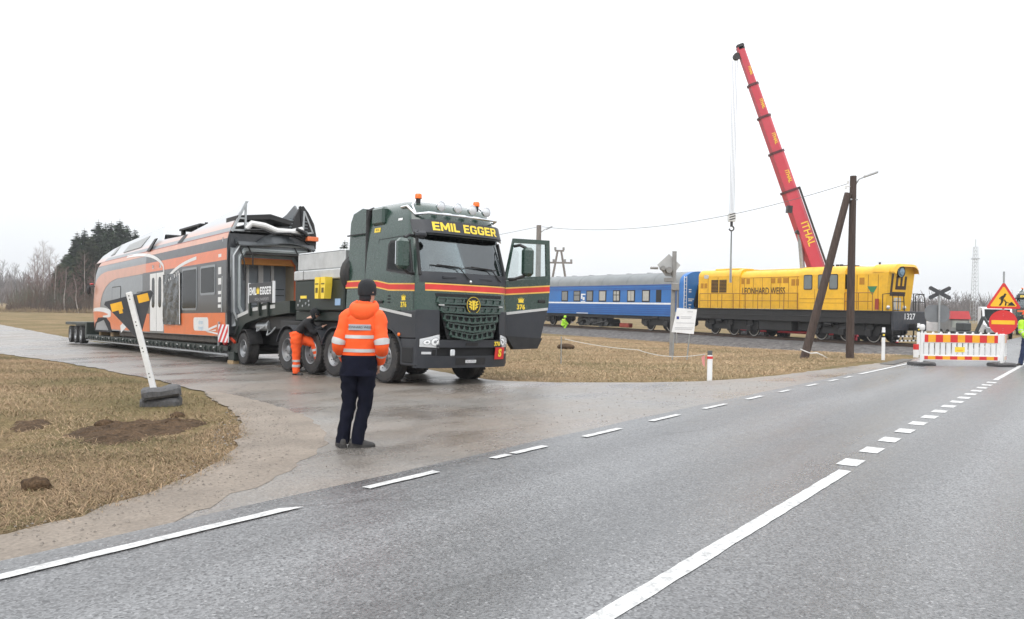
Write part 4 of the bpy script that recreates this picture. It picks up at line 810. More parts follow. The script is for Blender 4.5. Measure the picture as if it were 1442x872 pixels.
# mirror lamp on the far corner
b = MB(); b.tube([side(18.6, 2.9, .0), side(18.7, 2.9, .25)], .03, 6); b.ell(side(18.7, 2.72, .28), (.12, .10, .22)); b.build('cab_mirror', BLACK, tn); part('cab_marker', RED, tn, lambda q: q.ell(side(18.8, 3.02, .2), (.16, .1, .04)))
# open gangway end
def endp(y, z, d): return (d, y, z)
OUT = [(-1.02, .95), (1.02, .95), (1.30, 1.55), (1.32, 3.25), (1.10, 3.62), (-1.10, 3.62), (-1.32, 3.25), (-1.30, 1.55)]
GAP = [(-.70, .95), (.70, .95), (1.08, 1.75), (1.08, 3.15), (.92, 3.38), (-.92, 3.38), (-1.08, 3.15), (-1.08, 1.75)]
def ringp(q, A, B_, d0, d1):
    k = len(A); V = [endp(*p, d0) for p in A]+[endp(*p, d0) for p in B_]+[endp(*p, d1) for p in A]+[endp(*p, d1) for p in B_]; F = []
    for i in range(k):
        j = (i+1) % k; F += [(i, j, k+j, k+i), (2*k+i, 3*k+i, 3*k+j, 2*k+j), (i, 2*k+i, 2*k+j, j), (k+i, k+j, 3*k+j, 3*k+i)]
    q.add(V, F)
WALL = [(-1.40, .80), (1.40, .80), (1.41, 1.55), (1.41, 3.4), (1.36, 3.95), (-1.36, 3.95), (-1.41, 3.4), (-1.41, 1.55)]
part('end_wall', CHAR, tn, lambda q: ringp(q, WALL, OUT, -.05, .03), 0)
RUB = mat('gangway_rubber', (.13, .14, .15), .55, var=.2, dirt=.3, dcol=(.25, .25, .25))
off = lambda P, k, dz=0: [(y*k, 2.2+(z-2.2)*k+dz) for y, z in P]
part('gangway_frame', RUB, tn, lambda q: ringp(q, OUT, off(GAP, 1.10), -.02, .28), 0)
part('gangway_lip', mat('weathered_alloy', (.30, .34, .34), .45, .3, dirt=.3), tn, lambda q: ringp(q, off(GAP, 1.10), off(GAP, 1.02), .22, .32), 0)
part('gangway_lip', mat('weathered_alloy', (.30, .34, .34), .45, .3), tn, lambda q: ringp(q, off(GAP, .98), off(GAP, .90), -.55, -.40), 0)
part('gangway_lip', ORANGE, tn, lambda q: ringp(q, off(GAP, .90), off(GAP, .88), -.56, -.46), 0)
part('gangway_bellows', RUB, tn, lambda q: ringp(q, off(GAP, 1.12), off(GAP, .97), -.6, .2), 0)
INP = mat('interior_panel', (.27, .30, .33), .5, var=.1)
part('partition', INP, tn, lambda q: q.box(-1.30, -1.24, -.95, .95, 1.0, 3.5)); part('interior_wall', mat('beige_wall', (.42, .36, .26), .7), tn, lambda q: (q.box(-1.24, -.55, -1.0, -.95, 1.0, 3.4), q.box(-1.24, -.55, .95, 1.0, 1.0, 3.4), q.box(-1.24, -.55, -.95, .95, .9, 1.0)))
for y in (-.35, .05, .12, .48): part('interior_pole', LIVW, tn, lambda q: q.box(-1.235, -1.17, y-.045, y+.045, 1.0, 3.3))
for z in (1.6, 1.75, 2.1, 2.3): part('interior_rail', DARK, tn, lambda q: q.box(-1.238, -1.22, -.3, .9, z, z+.02))
part('header_panel', mat('ochre_panel', (.68, .27, .05), .6), tn, lambda q: q.box(-.62, -.50, -.86, .95, 3.05, 3.34, .01))
for P_, r_ in ((OUT, .035), (off(GAP, 1.06), .025)): part('gangway_edge_highlight', mat('edge_highlight_grey', (.36, .38, .39), .4, .5), tn, lambda q: q.tube([(.31, y, z) for y, z in P_+P_[:1]], r_, 6))  # pale tubes put the frame's light edge highlights into the colour
for k, (y, z, y2, z2) in enumerate(((-1.15, 3.6, -1.02, 2.5), (-.9, 3.6, -.75, 2.9), (1.05, 3.6, 1.2, 2.6), (.6, 3.62, .7, 3.0), (-1.2, 1.5, -1.3, .85))): part('hanging_cable', BLACK, tn, lambda q: q.tube([(.30, y, z), (.40, (y+y2)/2+.06, (z+z2)/2), (.36, y2, z2)], .022, 5))
rnb = random.Random(12)
for y0, z0, w_b, h_b in ((-1.36, 2.6, .22, .9), (-1.3, 1.1, .25, .7), (1.1, 2.7, .25, .8), (-.4, 3.55, .7, .2)):
    part('bent_panel', mat('torn_grey_sheet', (.20, .215, .225), .45, .2, var=.25, dirt=.4), tn, lambda q: q.slab(lambda y, z, d: (.10+d+.12*math.sin(z*3+y0)*abs(y-y0)/w_b+rnb.uniform(0, .03), y, z+rnb.uniform(-.02, .02)), lin(y0, y0+w_b, 4), lin(z0, z0+h_b, 6), 0, .012), 0)
# top of the end: canopy, white pipes, insulators, drooping bellows
part('bellows_flap', mat('torn_rubber', (.05, .056, .06), .4, var=.3, bump=.4, bs=6), tn, lambda q: q.slab(lambda y, k, d: (.32+k*.12, y, 3.66+.10*math.sin(y*3+k)*k-.05*k*(1+math.cos(y*4))+d), lin(-1.2, 1.25, 17), [-3, -1.5, 0, 1], 0, .035))
part('roof_canopy', BLACK, tn, lambda q: (q.prism([(-1.15, 4.50), (-.1, 4.62), (.75, 4.42), (.75, 4.30), (-.1, 4.46), (-1.15, 4.36)], lambda y, z, d: (d, y, z), -.9, .1), q.box(-.9, .1, -1.1, .8, 4.02, 4.1)))
part('white_pipe', LIVW, tn, lambda q: q.tube([(.05, -.85, 4.12), (.1, -.7, 4.28), (.1, -.3, 4.24), (.12, .1, 4.1), (.12, .6, 4.10), (.12, .95, 4.2)], .10, 10)); part('white_pipe', LIVW, tn, lambda q: q.tube([(-.4, -.2, 4.14), (-.3, .5, 4.18), (-.3, 1.0, 4.2)], .12, 10))
part('cable_loom', BLACK, tn, lambda q: (q.tube([(.2, -.95, 4.05), (.22, -.4, 4.1), (.22, -.1, 4.0), (.2, .5, 4.05), (.2, 1.0, 3.98)], .035, 6), q.tube([(.2, .7, 4.2), (.25, .95, 4.1), (.22, 1.2, 3.9)], .06, 8)))
for y, z, x in ((.62, 4.1, .0), (.86, 4.28, -.1), (1.05, 4.08, .05)):
    part('insulator', mat('insulator_grey', (.16, .18, .19), .35), tn, lambda q: q.lathe([(.04, 0)]+[p for k in range(5) for p in ((.04, .05+.19*k), (.11, .09+.19*k), (.11, .13+.19*k), (.04, .17+.19*k))]+[(.05, 1)], (x, y, z-.1), (x, y, z+.45), 12))
for s in (-1, 1):
    part('fairing_frame', STEEL if s < 0 else BLACK, tn, lambda q: (q.bar((.08, s*1.30, 4.0), (.10, s*.86, 4.95), .07, .07), q.bar((.09, s*1.28, 4.05), (.09, s*.75, 4.05), .06, .06), q.bar((.09, s*.9, 4.05), (.09, s*.88, 4.9), .06, .06), q.bar((.09, s*1.1, 4.42), (.09, s*.9, 4.42), .05, .05)))
part('far_fairing', BLACK, tn, lambda q: q.prism([(1.41, 3.6), (1.43, 4.0), (1.35, 4.4), (1.16, 4.75), (.98, 4.97), (.88, 4.92), (.70, 4.62), (.60, 4.3), (.60, 4.0), (1.0, 3.85)], lambda y, z, d: (d, y, z), .0, .12), 0)
part('fairing_rib', STEEL, tn, lambda q: (q.bar((.13, .95, 4.0), (.13, 1.0, 4.8), .06, .05), q.bar((.13, .75, 4.05), (.13, 1.3, 4.12), .05, .05), q.bar((.13, 1.3, 4.1), (.13, 1.02, 4.75), .05, .05)))
part('orange_corner', ORANGE, tn, lambda q: q.box(-.1, .30, 1.05, 1.425, 3.84, 3.98, .01))
# ---------------------------------------------------------------- people
HIVIS = mat('hi_vis_orange', (.92, .105, .014), .75, var=.10, vs=6, bump=.35, bs=14); NAVY = mat('navy_cloth', (.007, .008, .018), .9, spec=.15, var=.25, vs=7, bump=.35, bs=16); JEAN = mat('dark_denim', (.006, .007, .015), .9, spec=.15, var=.25, vs=9, bump=.3, bs=20)
KNIT = mat('charcoal_knit', (.020, .021, .024), .95, var=.2, bump=.5, bs=90); BOOT = mat('worn_black_leather', (.022, .021, .021), .6, var=.3, vs=14, dirt=.4); SKIN = mat('skin', (.50, .29, .21), .55, var=.08, vs=20)
BLKJ = mat('black_workwear', (.014, .014, .016), .85, var=.25, vs=7, bump=.3, bs=16); LIME = mat('hi_vis_lime', (.42, .78, .04), .75, var=.1, vs=6, bump=.3, bs=14); BLUE_T = mat('blue_trousers', (.02, .035, .085), .85, var=.2, vs=7, bump=.3, bs=16)
def skin_mesh(V, E, rad, name, m, parent, sub=1):
    me = bpy.data.meshes.new(name); me.from_pydata([tuple(v) for v in V], E, []); o = bpy.data.objects.new(name, me); COL.objects.link(o)
    md = o.modifiers.new('skin', 'SKIN'); sv = me.skin_vertices[0].data
    for i, r in enumerate(rad): sv[i].radius = r if isinstance(r, tuple) else (r, r)
    sv[0].use_root = True
    if sub: o.modifiers.new('sub', 'SUBSURF').levels = sub
    bpy.context.view_layer.update(); m2 = bpy.data.meshes.new_from_object(o.evaluated_get(bpy.context.evaluated_depsgraph_get())); bpy.data.objects.remove(o)
    m2.name = name; m2.materials.clear(); m2.materials.append(m); m2.shade_smooth(); return link(name, m2, parent)
def catmull(P, n):
    P = [Vector(p) for p in P]; Q = [P[0]*2-P[1]]+P+[P[-1]*2-P[-2]]; o = []
    for i in range(1, len(Q)-2):
        for k in range(n):
            t = k/n; a, b, c_, d = Q[i-1], Q[i], Q[i+1], Q[i+2]
            o.append(.5*((2*b)+(c_-a)*t+(2*a-5*b+4*c_-d)*t*t+(3*b-a-3*c_+d)*t**3))
    o.append(P[-1]); return o
def sleeve(pts, rad, n=14, k=5, wr=.05, seed=0, flat=1., t0=0, t1=1):
    """rings of a cloth tube along a limb; creases gather where it bends"""
    C = catmull([tuple(p)+() for p in pts], k); Rr = catmull([(r, 0, 0) for r in rad], k); rings = []; m = len(C); up = None; rn = random.Random(seed); ph = [rn.uniform(0, 6) for _ in range(6)]
    for i, p in enumerate(C):
        d = (C[min(i+1, m-1)]-C[max(i-1, 0)]).normalized()
        if up is None: up = Vector((0, 1, 0)) if abs(d.y) < .8 else Vector((0, 0, 1))
        y = up.cross(d).normalized(); z = d.cross(y); up = z; r = Rr[i].x; ring = []
        for j in range(n):
            g = 2*math.pi*j/n; f = 1+wr*(math.sin(g*2+i*1.1+ph[0])*.6+math.sin(g*3-i*1.7+ph[1])*.5+math.sin(i*2.3+ph[2])*.5)
            ring.append(tuple(p+(y*math.cos(g)*flat+z*math.sin(g))*r*f))
        rings.append(ring)
    return rings[int(t0*(m-1)):int(round(t1*(m-1)))+1]
def band(rings, t0, t1, grow=.006):
    m = len(rings)-1; out = []
    for t in (t0, (t0+t1)/2, t1):
        i = min(m-1, int(t*m)); f = t*m-i; R_ = [Vector(a).lerp(Vector(b), f) for a, b in zip(rings[i], rings[i+1])]; c_ = sum(R_, Vector())/len(R_)
        out.append([tuple(p+(p-c_).normalized()*grow) for p in R_])
    return out
def person(label, M, J, top, legs, hat, boots=BOOT, hem=None, bands=None, hood=False, group=None, hw=.5, torso=None, hatstyle='beanie', patch=None, legbands=False, legw=1.):
    """J: joints in metres, x right, y away, z up, feet on z = 0; face = direction the face looks in"""
    t = thing('person', label, 'person', M, group); V = []; E = []; Rd = []
    def add(p, r, frm=None):
        V.append(Vector(p)); Rd.append(r)
        if frm is not None: E.append((frm, len(V)-1))
        return len(V)-1
    j = {k: Vector(v) for k, v in J.items()}; face = j['face'].normalized(); sideV = Vector((face.y, -face.x, 0)).normalized()
    pel = add(j['pelvis'], (.145, .11)); wa = add(j['pelvis'].lerp(j['neck'], .38), (.125, .095), pel); chs = add(j['pelvis'].lerp(j['neck'], .74), (.145, .10), wa); nk = add(j['neck'], .058, chs)
    hd = j['head']; h1 = add(hd+Vector((0, 0, -.07))+face*.01, (.066, .075), nk); h2 = add(hd+Vector((0, 0, .02)), (.078, .094), h1); h3 = add(hd+Vector((0, 0, .085)), (.052, .062), h2)
    ns = add(hd+face*.088+Vector((0, 0, -.005)), .016, h2); add(hd+face*.118+Vector((0, 0, -.028)), .012, ns)
    for s_, nm in ((-1, 'l'), (1, 'r')):
        e0 = add(hd+sideV*s_*.074+Vector((0, 0, -.01)), .014, h2); add(hd+sideV*s_*.090+Vector((0, 0, .006))-face*.012, .016, e0)
        sh = add(j['sh_'+nm], .062, chs); el = add(j['el_'+nm], .045, sh); wr = add(j['wr_'+nm], .030, el); d = (j['wr_'+nm]-j['el_'+nm]).normalized()
        if 'hand_'+nm in j: d = j['hand_'+nm].normalized()
        pm = add(j['wr_'+nm]+d*.055, (.040, .022), wr); ax = d.cross(Vector((0, 0, 1)) if abs(d.z) < .9 else face).normalized(); nn = d.cross(ax)
        for q, ln in ((-1.5, .062), (-.5, .078), (.5, .072), (1.5, .055)):
            f0 = add(j['wr_'+nm]+d*.098+ax*q*.019, .0095, pm); f1 = add(V[f0]+d*ln*.5+nn*.008, .0088, f0); add(V[f1]+d*ln*.42+nn*.024, .0075, f1)
        t0 = add(j['wr_'+nm]+d*.045-ax*.040+nn*.014, .011, pm); add(V[t0]+d*.045-ax*.012+nn*.012, .009, t0)
        hp = add(j['hip_'+nm], .085, pel); kn = add(j['kn_'+nm], .056, hp); an = add(j['an_'+nm]+Vector((0, 0, -.01)), .032, kn); add(j['an_'+nm]+j['toe_'+nm].normalized()*.13+Vector((0, 0, -.058)), .018, an)
    skin_mesh(V, E, Rd, 'body', SKIN, t, 1)
    # trousers: two legs joined at the seat
    for s_, nm in ((-1, 'l'), (1, 'r')):
        P = [j['pelvis'].lerp(j['hip_'+nm], .55)+Vector((0, 0, .10)), j['hip_'+nm]+Vector((0, 0, -.04)), j['hip_'+nm].lerp(j['kn_'+nm], .5), j['kn_'+nm], j['kn_'+nm].lerp(j['an_'+nm], .5), j['an_'+nm]+Vector((0, 0, -.045))]
        rg = sleeve(P, [r_*legw for r_ in (.128, .122, .102, .082, .074, .074)], 14, 5, .085 if legw == 1 else .10, 3*s_+7); b = MB(); b.loft(rg); tr_ = b.build('trouser_leg', legs, t, 60)
        if legbands:
            for a in (.72, .83): b = MB(); b.loft(band(rg, a, a+.05), False); b.build('reflective_band', REFL, tr_, 60)
        # boot: ankle shaft, upper and sole
        a = j['an_'+nm]; f = j['toe_'+nm].normalized(); sv = Vector((f.y, -f.x, 0)).normalized(); zg = a.z-.09; b = MB(); rings = []
        for u, w_, h_ in ((-.085, .022, .05), (-.075, .036, .10), (-.03, .040, .13), (.03, .041, .12), (.08, .046, .085), (.13, .049, .068), (.175, .042, .055), (.20, .024, .042)):
            c_ = Vector((a.x, a.y, zg))+f*u; rings.append([tuple(c_+sv*w_*x+Vector((0, 0, z*h_))) for x, z in ((-1, .18), (-.95, .6), (-.6, .92), (0, 1), (.6, .92), (.95, .6), (1, .18), (.6, .12), (-.6, .12))])
        b.loft(rings); bt = b.build('boot', boots, t, 60)
        b = MB(); b.loft([[tuple(Vector((a.x, a.y, zg))+f*u+sv*w_*x+Vector((0, 0, z))) for x, z in ((-1, 0), (-1, .03), (1, .03), (1, 0))] for u, w_ in ((-.09, .03), (-.07, .042), (.03, .044), (.09, .050), (.15, .052), (.19, .040), (.207, .02))]); b.build('sole', RUBBER, bt, 30)
    # jacket: torso tube and two sleeves
    sx = (j['sh_r']-j['sh_l']); ax = Vector((sx.x, sx.y, 0)).normalized(); T = torso or [(-.12, .20, .145), (.05, .195, .14), (.3, .20, .14), (.6, .215, .145), (.82, .215, .135), (.93, .15, .115), (1.0, .085, .085)]
    fwd = Vector((-ax.y, ax.x, 0)); rings = []; rn = random.Random(5); ph = rn.uniform(0, 6)
    TT = [(u, a_, c_) for u, a_, c_ in T]; fine = []
    for (u0, a0, c0), (u1, a1, c1) in zip(TT, TT[1:]):
        for k in range(4): q = k/4; fine.append((u0+(u1-u0)*q, a0+(a1-a0)*q, c0+(c1-c0)*q))
    fine.append(TT[-1])
    for i, (u, a_, c_) in enumerate(fine):
        cc = j['pelvis'].lerp(j['neck'], u) if u > 0 else j['pelvis']+(j['pelvis']-j['neck'])*(-u); ring = []
        for k in range(24):
            g = 2*math.pi*k/24; f = 1+.022*math.sin(g*3+i*.9+ph)+.018*math.sin(g*5-i*1.3)+.014*math.sin(i*1.9+g)
            ring.append(tuple(cc+ax*math.cos(g)*a_*f+fwd*math.sin(g)*c_*f))
        rings.append(ring)
    if hem:
        k = int(hem*(len(rings)-1)); b = MB(); b.loft(rings[:k+1]); b.build('jacket_hem', NAVY, t, 60); b = MB(); b.loft(rings[k:]); jk = b.build('jacket', top, t, 60)
    else: b = MB(); b.loft(rings); jk = b.build('jacket', top, t, 60)
    for a in (bands or []): b = MB(); b.loft(band(rings, a, a+.036, .005), False); b.build('reflective_band', REFL, jk, 60)
    for s_, nm in ((-1, 'l'), (1, 'r')):
        P = [j['sh_'+nm].lerp(j['neck'], .32)+Vector((0, 0, -.02)), j['sh_'+nm], j['sh_'+nm].lerp(j['el_'+nm], .5), j['el_'+nm], j['el_'+nm].lerp(j['wr_'+nm], .5), j['wr_'+nm]]
        rg = sleeve(P, [.085, .098, .084, .078, .068, .058], 14, 5, .055, 11*s_+3); b = MB(); b.loft(rg); sl = b.build('sleeve', top, t, 60)
        if bands:
            for a in (.52, .74): b = MB(); b.loft(band(rg, a, a+.06, .005), False); b.build('reflective_band', REFL, sl, 60)
    if hood:
        b = MB(); nb_ = j['neck']; rings = []
        for i, g in enumerate(lin(-2.2, 2.2, 13)):
            c_ = nb_+ax*math.sin(g)*.125-fwd*math.cos(g)*.10+Vector((0, 0, .005-.05*math.cos(g))); d = ax*math.sin(g)-fwd*math.cos(g); r = .05+.035*max(0, math.cos(g)); rings.append([tuple(c_+d*math.cos(q)*r*.8+Vector((0, 0, math.sin(q)*r*1.25))) for q in lin(0, 2*math.pi*11/12, 12)])
        b.loft(rings); b.build('hood', top, t, 60)
        b = MB(); b.lathe([(.075, 0), (.088, .3), (.09, .8), (.082, 1)], nb_+Vector((0, 0, -.02)), nb_+Vector((0, 0, .075))+face*.02, 16); b.build('collar', top, t, 60)
    if patch:
        def fp(u, v, o=.012):
            cc = j['pelvis'].lerp(j['neck'], patch[1])+Vector((0, 0, v)); a_, c_ = interp([(q[0], q[1]) for q in T], patch[1]), interp([(q[0], q[2]) for q in T], patch[1]); g = -math.pi/2+u/a_
            return tuple(cc+ax*math.cos(g)*(a_+o)+fwd*math.sin(g)*(c_+o))
        b = MB(); b.slab(lambda u, v, d: fp(u, v, d), lin(-.125, .125, 9), [-.032, .032], .002, .010); pb = b.build('name_patch', mat('grey_patch', (.35, .37, .40), .5), jk, 60); lettering('lettering', patch[0], .034, lambda u, v: fp(u, v, .0125), BLACK, pb)
    R_ = Matrix((sideV, face, Vector((0, 0, 1)))).transposed()
    if hatstyle == 'beanie':
        b = MB(); b.lathe([(.098, 0), (.104, .12), (.106, .35), (.100, .65), (.075, .88), (.04, .97), (.001, 1)], (0, 0, 0), (0, 0, .185), 20)
        o = b.build('knitted_hat', hat, t, 60); o.matrix_local = Matrix.Translation(hd+Vector((0, 0, -.035))-face*.012) @ (R_ @ Matrix.Diagonal((.86, 1.08, 1))).to_4x4()
        b = MB(); b.ell((0, -.035, -.06), (.072, .072, .085)); o = b.build('hair', KNIT, t, 60); o.matrix_local = Matrix.Translation(hd) @ R_.to_4x4()
    elif hatstyle == 'helmet':
        b = MB(); b.lathe([(.150, 0), (.148, .06), (.122, .10), (.118, .4), (.095, .75), (.055, .95), (.001, 1)], (0, 0, 0), (0, 0, .17), 20); b.box(-.025, .025, -.10, .11, .13, .178, .01)
        o = b.build('safety_helmet', hat, t, 60); o.matrix_local = Matrix.Translation(hd+Vector((0, 0, .02))) @ (R_ @ Matrix.Diagonal((.86, 1.06, 1))).to_4x4()
    for s_ in (-1, 1):
        b = MB(); c_ = hd+face*.079+sideV*s_*.031+Vector((0, 0, .022)); b.ell(c_, (.011, .011, .007)); b.build('eye', BLACK, t)
    b = MB(); c_ = hd+face*.083+Vector((0, 0, -.062)); b.tube([c_-sideV*.022-face*.004, c_, c_+sideV*.022-face*.004], .005, 6); b.build('mouth', mat('lips', (.35, .14, .12), .6), t)
    return t
px_, py_ = -1.775, 9.2
person('person seen from behind in orange hi-vis jacket and navy trousers standing on the wet junction', Matrix.Translation((px_, py_, hz(px_, py_)+.018)),
       dict(pelvis=(.075, 0, .95), neck=(.125, .0, 1.55), head=(.158, .02, 1.735), face=(.62, .78, 0), sh_l=(-.05, .0, 1.45), sh_r=(.28, -.02, 1.445), el_l=(-.145, -.06, 1.15), el_r=(.345, -.10, 1.15), wr_l=(-.10, .13, .97), wr_r=(.29, .10, .95), hand_l=(.4, .5, -.8), hand_r=(-.4, .5, -.8),
            hip_l=(-.015, 0, .90), hip_r=(.155, 0, .90), kn_l=(-.035, .03, .49), kn_r=(.145, .02, .49), an_l=(-.095, -.02, .09), an_r=(.068, -.03, .09), toe_l=(-.35, .9, 0), toe_r=(.95, .35, 0)),
       HIVIS, JEAN, KNIT, hem=.27, bands=[.285, .43], hood=True, patch=('LEONHARD WEISS', .66),
       torso=[(-.24, .205, .155), (-.05, .20, .15), (.2, .20, .15), (.45, .215, .155), (.70, .225, .15), (.86, .215, .135), (.95, .14, .11), (1.0, .09, .09)])
px_, py_ = -5.22, 20.3
person('person in black jacket and orange hi-vis trousers leaning over the truck wheels', Matrix.Translation((px_, py_, hz(px_, py_)+.018)),
       dict(pelvis=(-.12, 0, .95), neck=(.23, .05, 1.40), head=(.36, .06, 1.51), face=(.9, .35, 0), sh_l=(.16, .22, 1.30), sh_r=(.20, -.13, 1.28), el_l=(.34, .22, 1.10), el_r=(.36, -.12, 1.05), wr_l=(.52, .20, 1.22), wr_r=(.54, -.02, 1.18),
            hip_l=(-.06, .09, .92), hip_r=(-.07, -.09, .92), kn_l=(.32, .10, .76), kn_r=(-.06, -.09, .50), an_l=(.46, .10, .36), an_r=(-.06, -.08, .09), toe_l=(1, .2, 0), toe_r=(.8, -.4, 0)),
       BLKJ, HIVIS, KNIT, legbands=True, legw=1.22)
px_, py_ = 16.95, 27.0
person('person in orange helmet, lime vest and blue trousers behind the barricade at the right edge', Matrix.Translation((px_, py_, hz(px_, py_)+.03)),
       dict(pelvis=(.02, 0, .95), neck=(-.06, -.02, 1.50), head=(-.10, -.04, 1.66), face=(-.75, -.65, 0), sh_l=(-.24, -.02, 1.40), sh_r=(.14, .0, 1.40), el_l=(-.30, -.10, 1.12), el_r=(.20, -.08, 1.12), wr_l=(-.26, -.26, .98), wr_r=(.05, -.28, 1.0),
            hip_l=(-.07, 0, .90), hip_r=(.11, 0, .90), kn_l=(-.16, -.02, .49), kn_r=(.08, -.03, .49), an_l=(-.20, .06, .09), an_r=(.02, -.02, .09), toe_l=(-.8, -.5, 0), toe_r=(-.9, -.4, 0)),
       LIME, BLUE_T, HIVIS, bands=[.45, .62], hatstyle='helmet')
# ---------------------------------------------------------------- railway, locomotive, coach
RF = Vector((.5, -.866, 0)); RL = Vector((.866, .5, 0)); RZ = -.20; RO = Vector((22.1, 45, 0))+RL*1.35
RM = frame((RO.x, RO.y, RZ), RF)                                  # x = 0 at the locomotive's front buffer beam, +x towards the road
BALL = mat('track_ballast', (.105, .098, .094), .95, var=.45, vs=9, vs2=3, bump=1., bs=14); RAILM = mat('rail_steel', (.10, .07, .055), .5, .5, var=.25, vs=3); SLEEP = mat('concrete_sleeper', (.22, .21, .19), .9, var=.2)
b = MB()
def bal(x, k, d=0):
    y, z = ((-5.4, -.85), (-3.4, -.36), (-1.75, -.16), (1.75, -.16), (3.4, -.36), (5.4, -.85))[k]; r = random.uniform(-.05, .05) if 0 < k < 5 else 0; return (x, y+r, z+r*.5)
b.grid(lambda k, x: bal(x, k), list(range(6)), lin(-150, 60, 300)); o = b.build('railway_ballast', BALL, None, 60); o.matrix_world = RM; tag(o, kind='structure')
rb = MB(); rb.prism([(-.075, -.17), (.075, -.17), (.075, -.155), (.01, -.14), (.01, -.04), (.036, -.03), (.036, 0), (-.036, 0), (-.036, -.03), (-.01, -.04), (-.01, -.14), (-.075, -.155)], lambda u, v, d: (d, u, v), -150, 60)
r0 = rb.build('rail', RAILM, o, 20); r0.matrix_local = Matrix.Translation((0, -.80, 0)); rep(r0, o, Matrix.Translation((0, .80, 0)))
sb = MB(); sb.box(-.12, .12, -1.3, 1.3, -.30, -.172, .02); s0 = sb.build('sleeper', SLEEP, o, 0); s0.matrix_local = Matrix.Translation((-55, 0, 0))
for k in range(1, 110): rep(s0, o, Matrix.Translation((-55+.62*k, 0, 0)))
LY = mat('locomotive_yellow', (.80, .45, .015), .42, var=.08, vs=1.2, dirt=.35, dcol=(.38, .19, .04), coat=.2); LK = mat('locomotive_black', (.011, .011, .012), .55, var=.25, dirt=.35, dcol=(.05, .044, .038)); LO = mat('handrail_ochre', (.30, .14, .02), .6); WRIM = mat('worn_wheel_tread', (.45, .43, .40), .35, .7)
lo = thing('diesel_locomotive', 'yellow diesel locomotive with black underframe, LEONHARD WEISS on its hood', 'locomotive', RM @ Matrix.Translation((-1.4, 0, 0)) @ Matrix.Diagonal((.94, 1, 1.035, 1)))
part('frame', LK, lo, lambda q: (q.box(-17.0, -.05, -1.50, 1.50, 1.05, 1.72, .02), q.box(-17.0, -1.2, -1.52, 1.52, 1.35, 1.42, .01)))
part('walkway', LK, lo, lambda q: q.box(-17.05, 0, -1.55, 1.55, 1.72, 1.78, .01))
part('buffer_beam', mat('buffer_navy', (.028, .032, .042), .5, var=.15, dirt=.3), lo, lambda q: (q.box(0, .16, -1.52, 1.52, .72, 1.78, .03)))
lettering('lettering', '1327', .46, lambda u, v: (.165, -.1+u, 1.48+v), WHITE, lo, .004, 1.15)
part('coupler', LK, lo, lambda q: (q.box(.15, .75, -.18, .18, .78, 1.12, .06), q.box(.6, .95, -.26, .1, .76, 1.14, .08))); part('air_hose', BLACK, lo, lambda q: q.tube([(.16, .5, 1.0), (.4, .55, .8), (.42, .6, .45)], .04, 6))
for z in (.18, .42):
    part('step_plate', LK, lo, lambda q: q.box(.02, .30, -1.45, 1.45, z-.03, z+.03, .005))
    for k in range(8): part('step_stripe', WHITE, lo, lambda q: q.box(.301, .306, -1.40+.36*k+(.1 if z > .3 else 0), -1.22+.36*k+(.1 if z > .3 else 0), z-.045, z+.045))
part('step_riser', LK, lo, lambda q: [q.box(.0, .06, y-.03, y+.03, .12, .9) for y in (-1.42, -.5, .5, 1.42)])
# hoods and cab, with curved roofs
def hoodsec(hw, z1, rr):
    P = [(-hw, 1.79), (-hw, z1-rr)]
    for a in lin(0, 90, 6): P.append((-hw+rr*1.2*(1-math.cos(R(a))), z1-rr+rr*math.sin(R(a))))
    for a in lin(90, 0, 6): P.append((hw-rr*1.2*(1-math.cos(R(a))), z1-rr+rr*math.sin(R(a))))
    P.append((hw, 1.79)); return P
def hood(nm, x0, x1, hw, z1, rr, ov=0):
    q = MB(); S = hoodsec(hw, z1, rr); q.loft([[(x, y, z) for y, z in S] for x in (x0, x1)]); return q.build(nm, LY, lo, 30)
hood('long_hood', -16.9, -6.95, 1.12, 4.28, .45); hood('radiator_hood', -16.95, -12.6, 1.16, 4.42, .45)
hood('cab', -6.95, -3.35, 1.46, 4.36, .50); hood('short_hood', -3.35, -.95, 1.14, 4.30, .45)
q = MB(); S = hoodsec(1.14, 4.36, .45); S2 = [(y*(1.03 if z > 3.3 else 1), z) for y, z in S]; sl = lambda z: -.30+(.55 if z > 4.0 else max(0, (z-2.0))*.18)
q.loft([[(-.95, y, z) for y, z in S], [(-.72+.12*max(0, z-1.79), y, z) for y, z in S2]]); q.build('nose_hood', LY, lo, 30)
q = MB(); q.loft([[(-1.6, y*1.03, z+.03) for y, z in S if z > 3.86], [(-.15, y*1.0, z+.02) for y, z in S if z > 3.86], [(-.05, y*.9, z-.12) for y, z in S if z > 3.86]], False, False); q.loft([[(-1.6, y*1.0, z-.03) for y, z in S if z > 3.86], [(-.15, y*.97, z-.04) for y, z in S if z > 3.86], [(-.05, y*.9, z-.12) for y, z in S if z > 3.86]], False, False); q.build('roof_brow', LY, lo, 40)
nx = lambda z: -.72+.12*max(0, z-1.79)
part('headlamp', mat('lamp_blue_glass', (.25, .40, .55), .1, .3), lo, lambda q: (q.lathe([(.30, 0), (.30, .6), (.24, .62), (.20, .9), (.001, 1)], (nx(4.0)-.1, -.15, 3.98), (nx(4.0)+.16, -.15, 3.98), 20)))
part('headlamp_ring', LK, lo, lambda q: q.lathe([(.30, 0), (.34, 0), (.34, 1), (.30, 1)], (nx(4.0)-.1, -.15, 3.98), (nx(4.0)+.08, -.15, 3.98), 20))
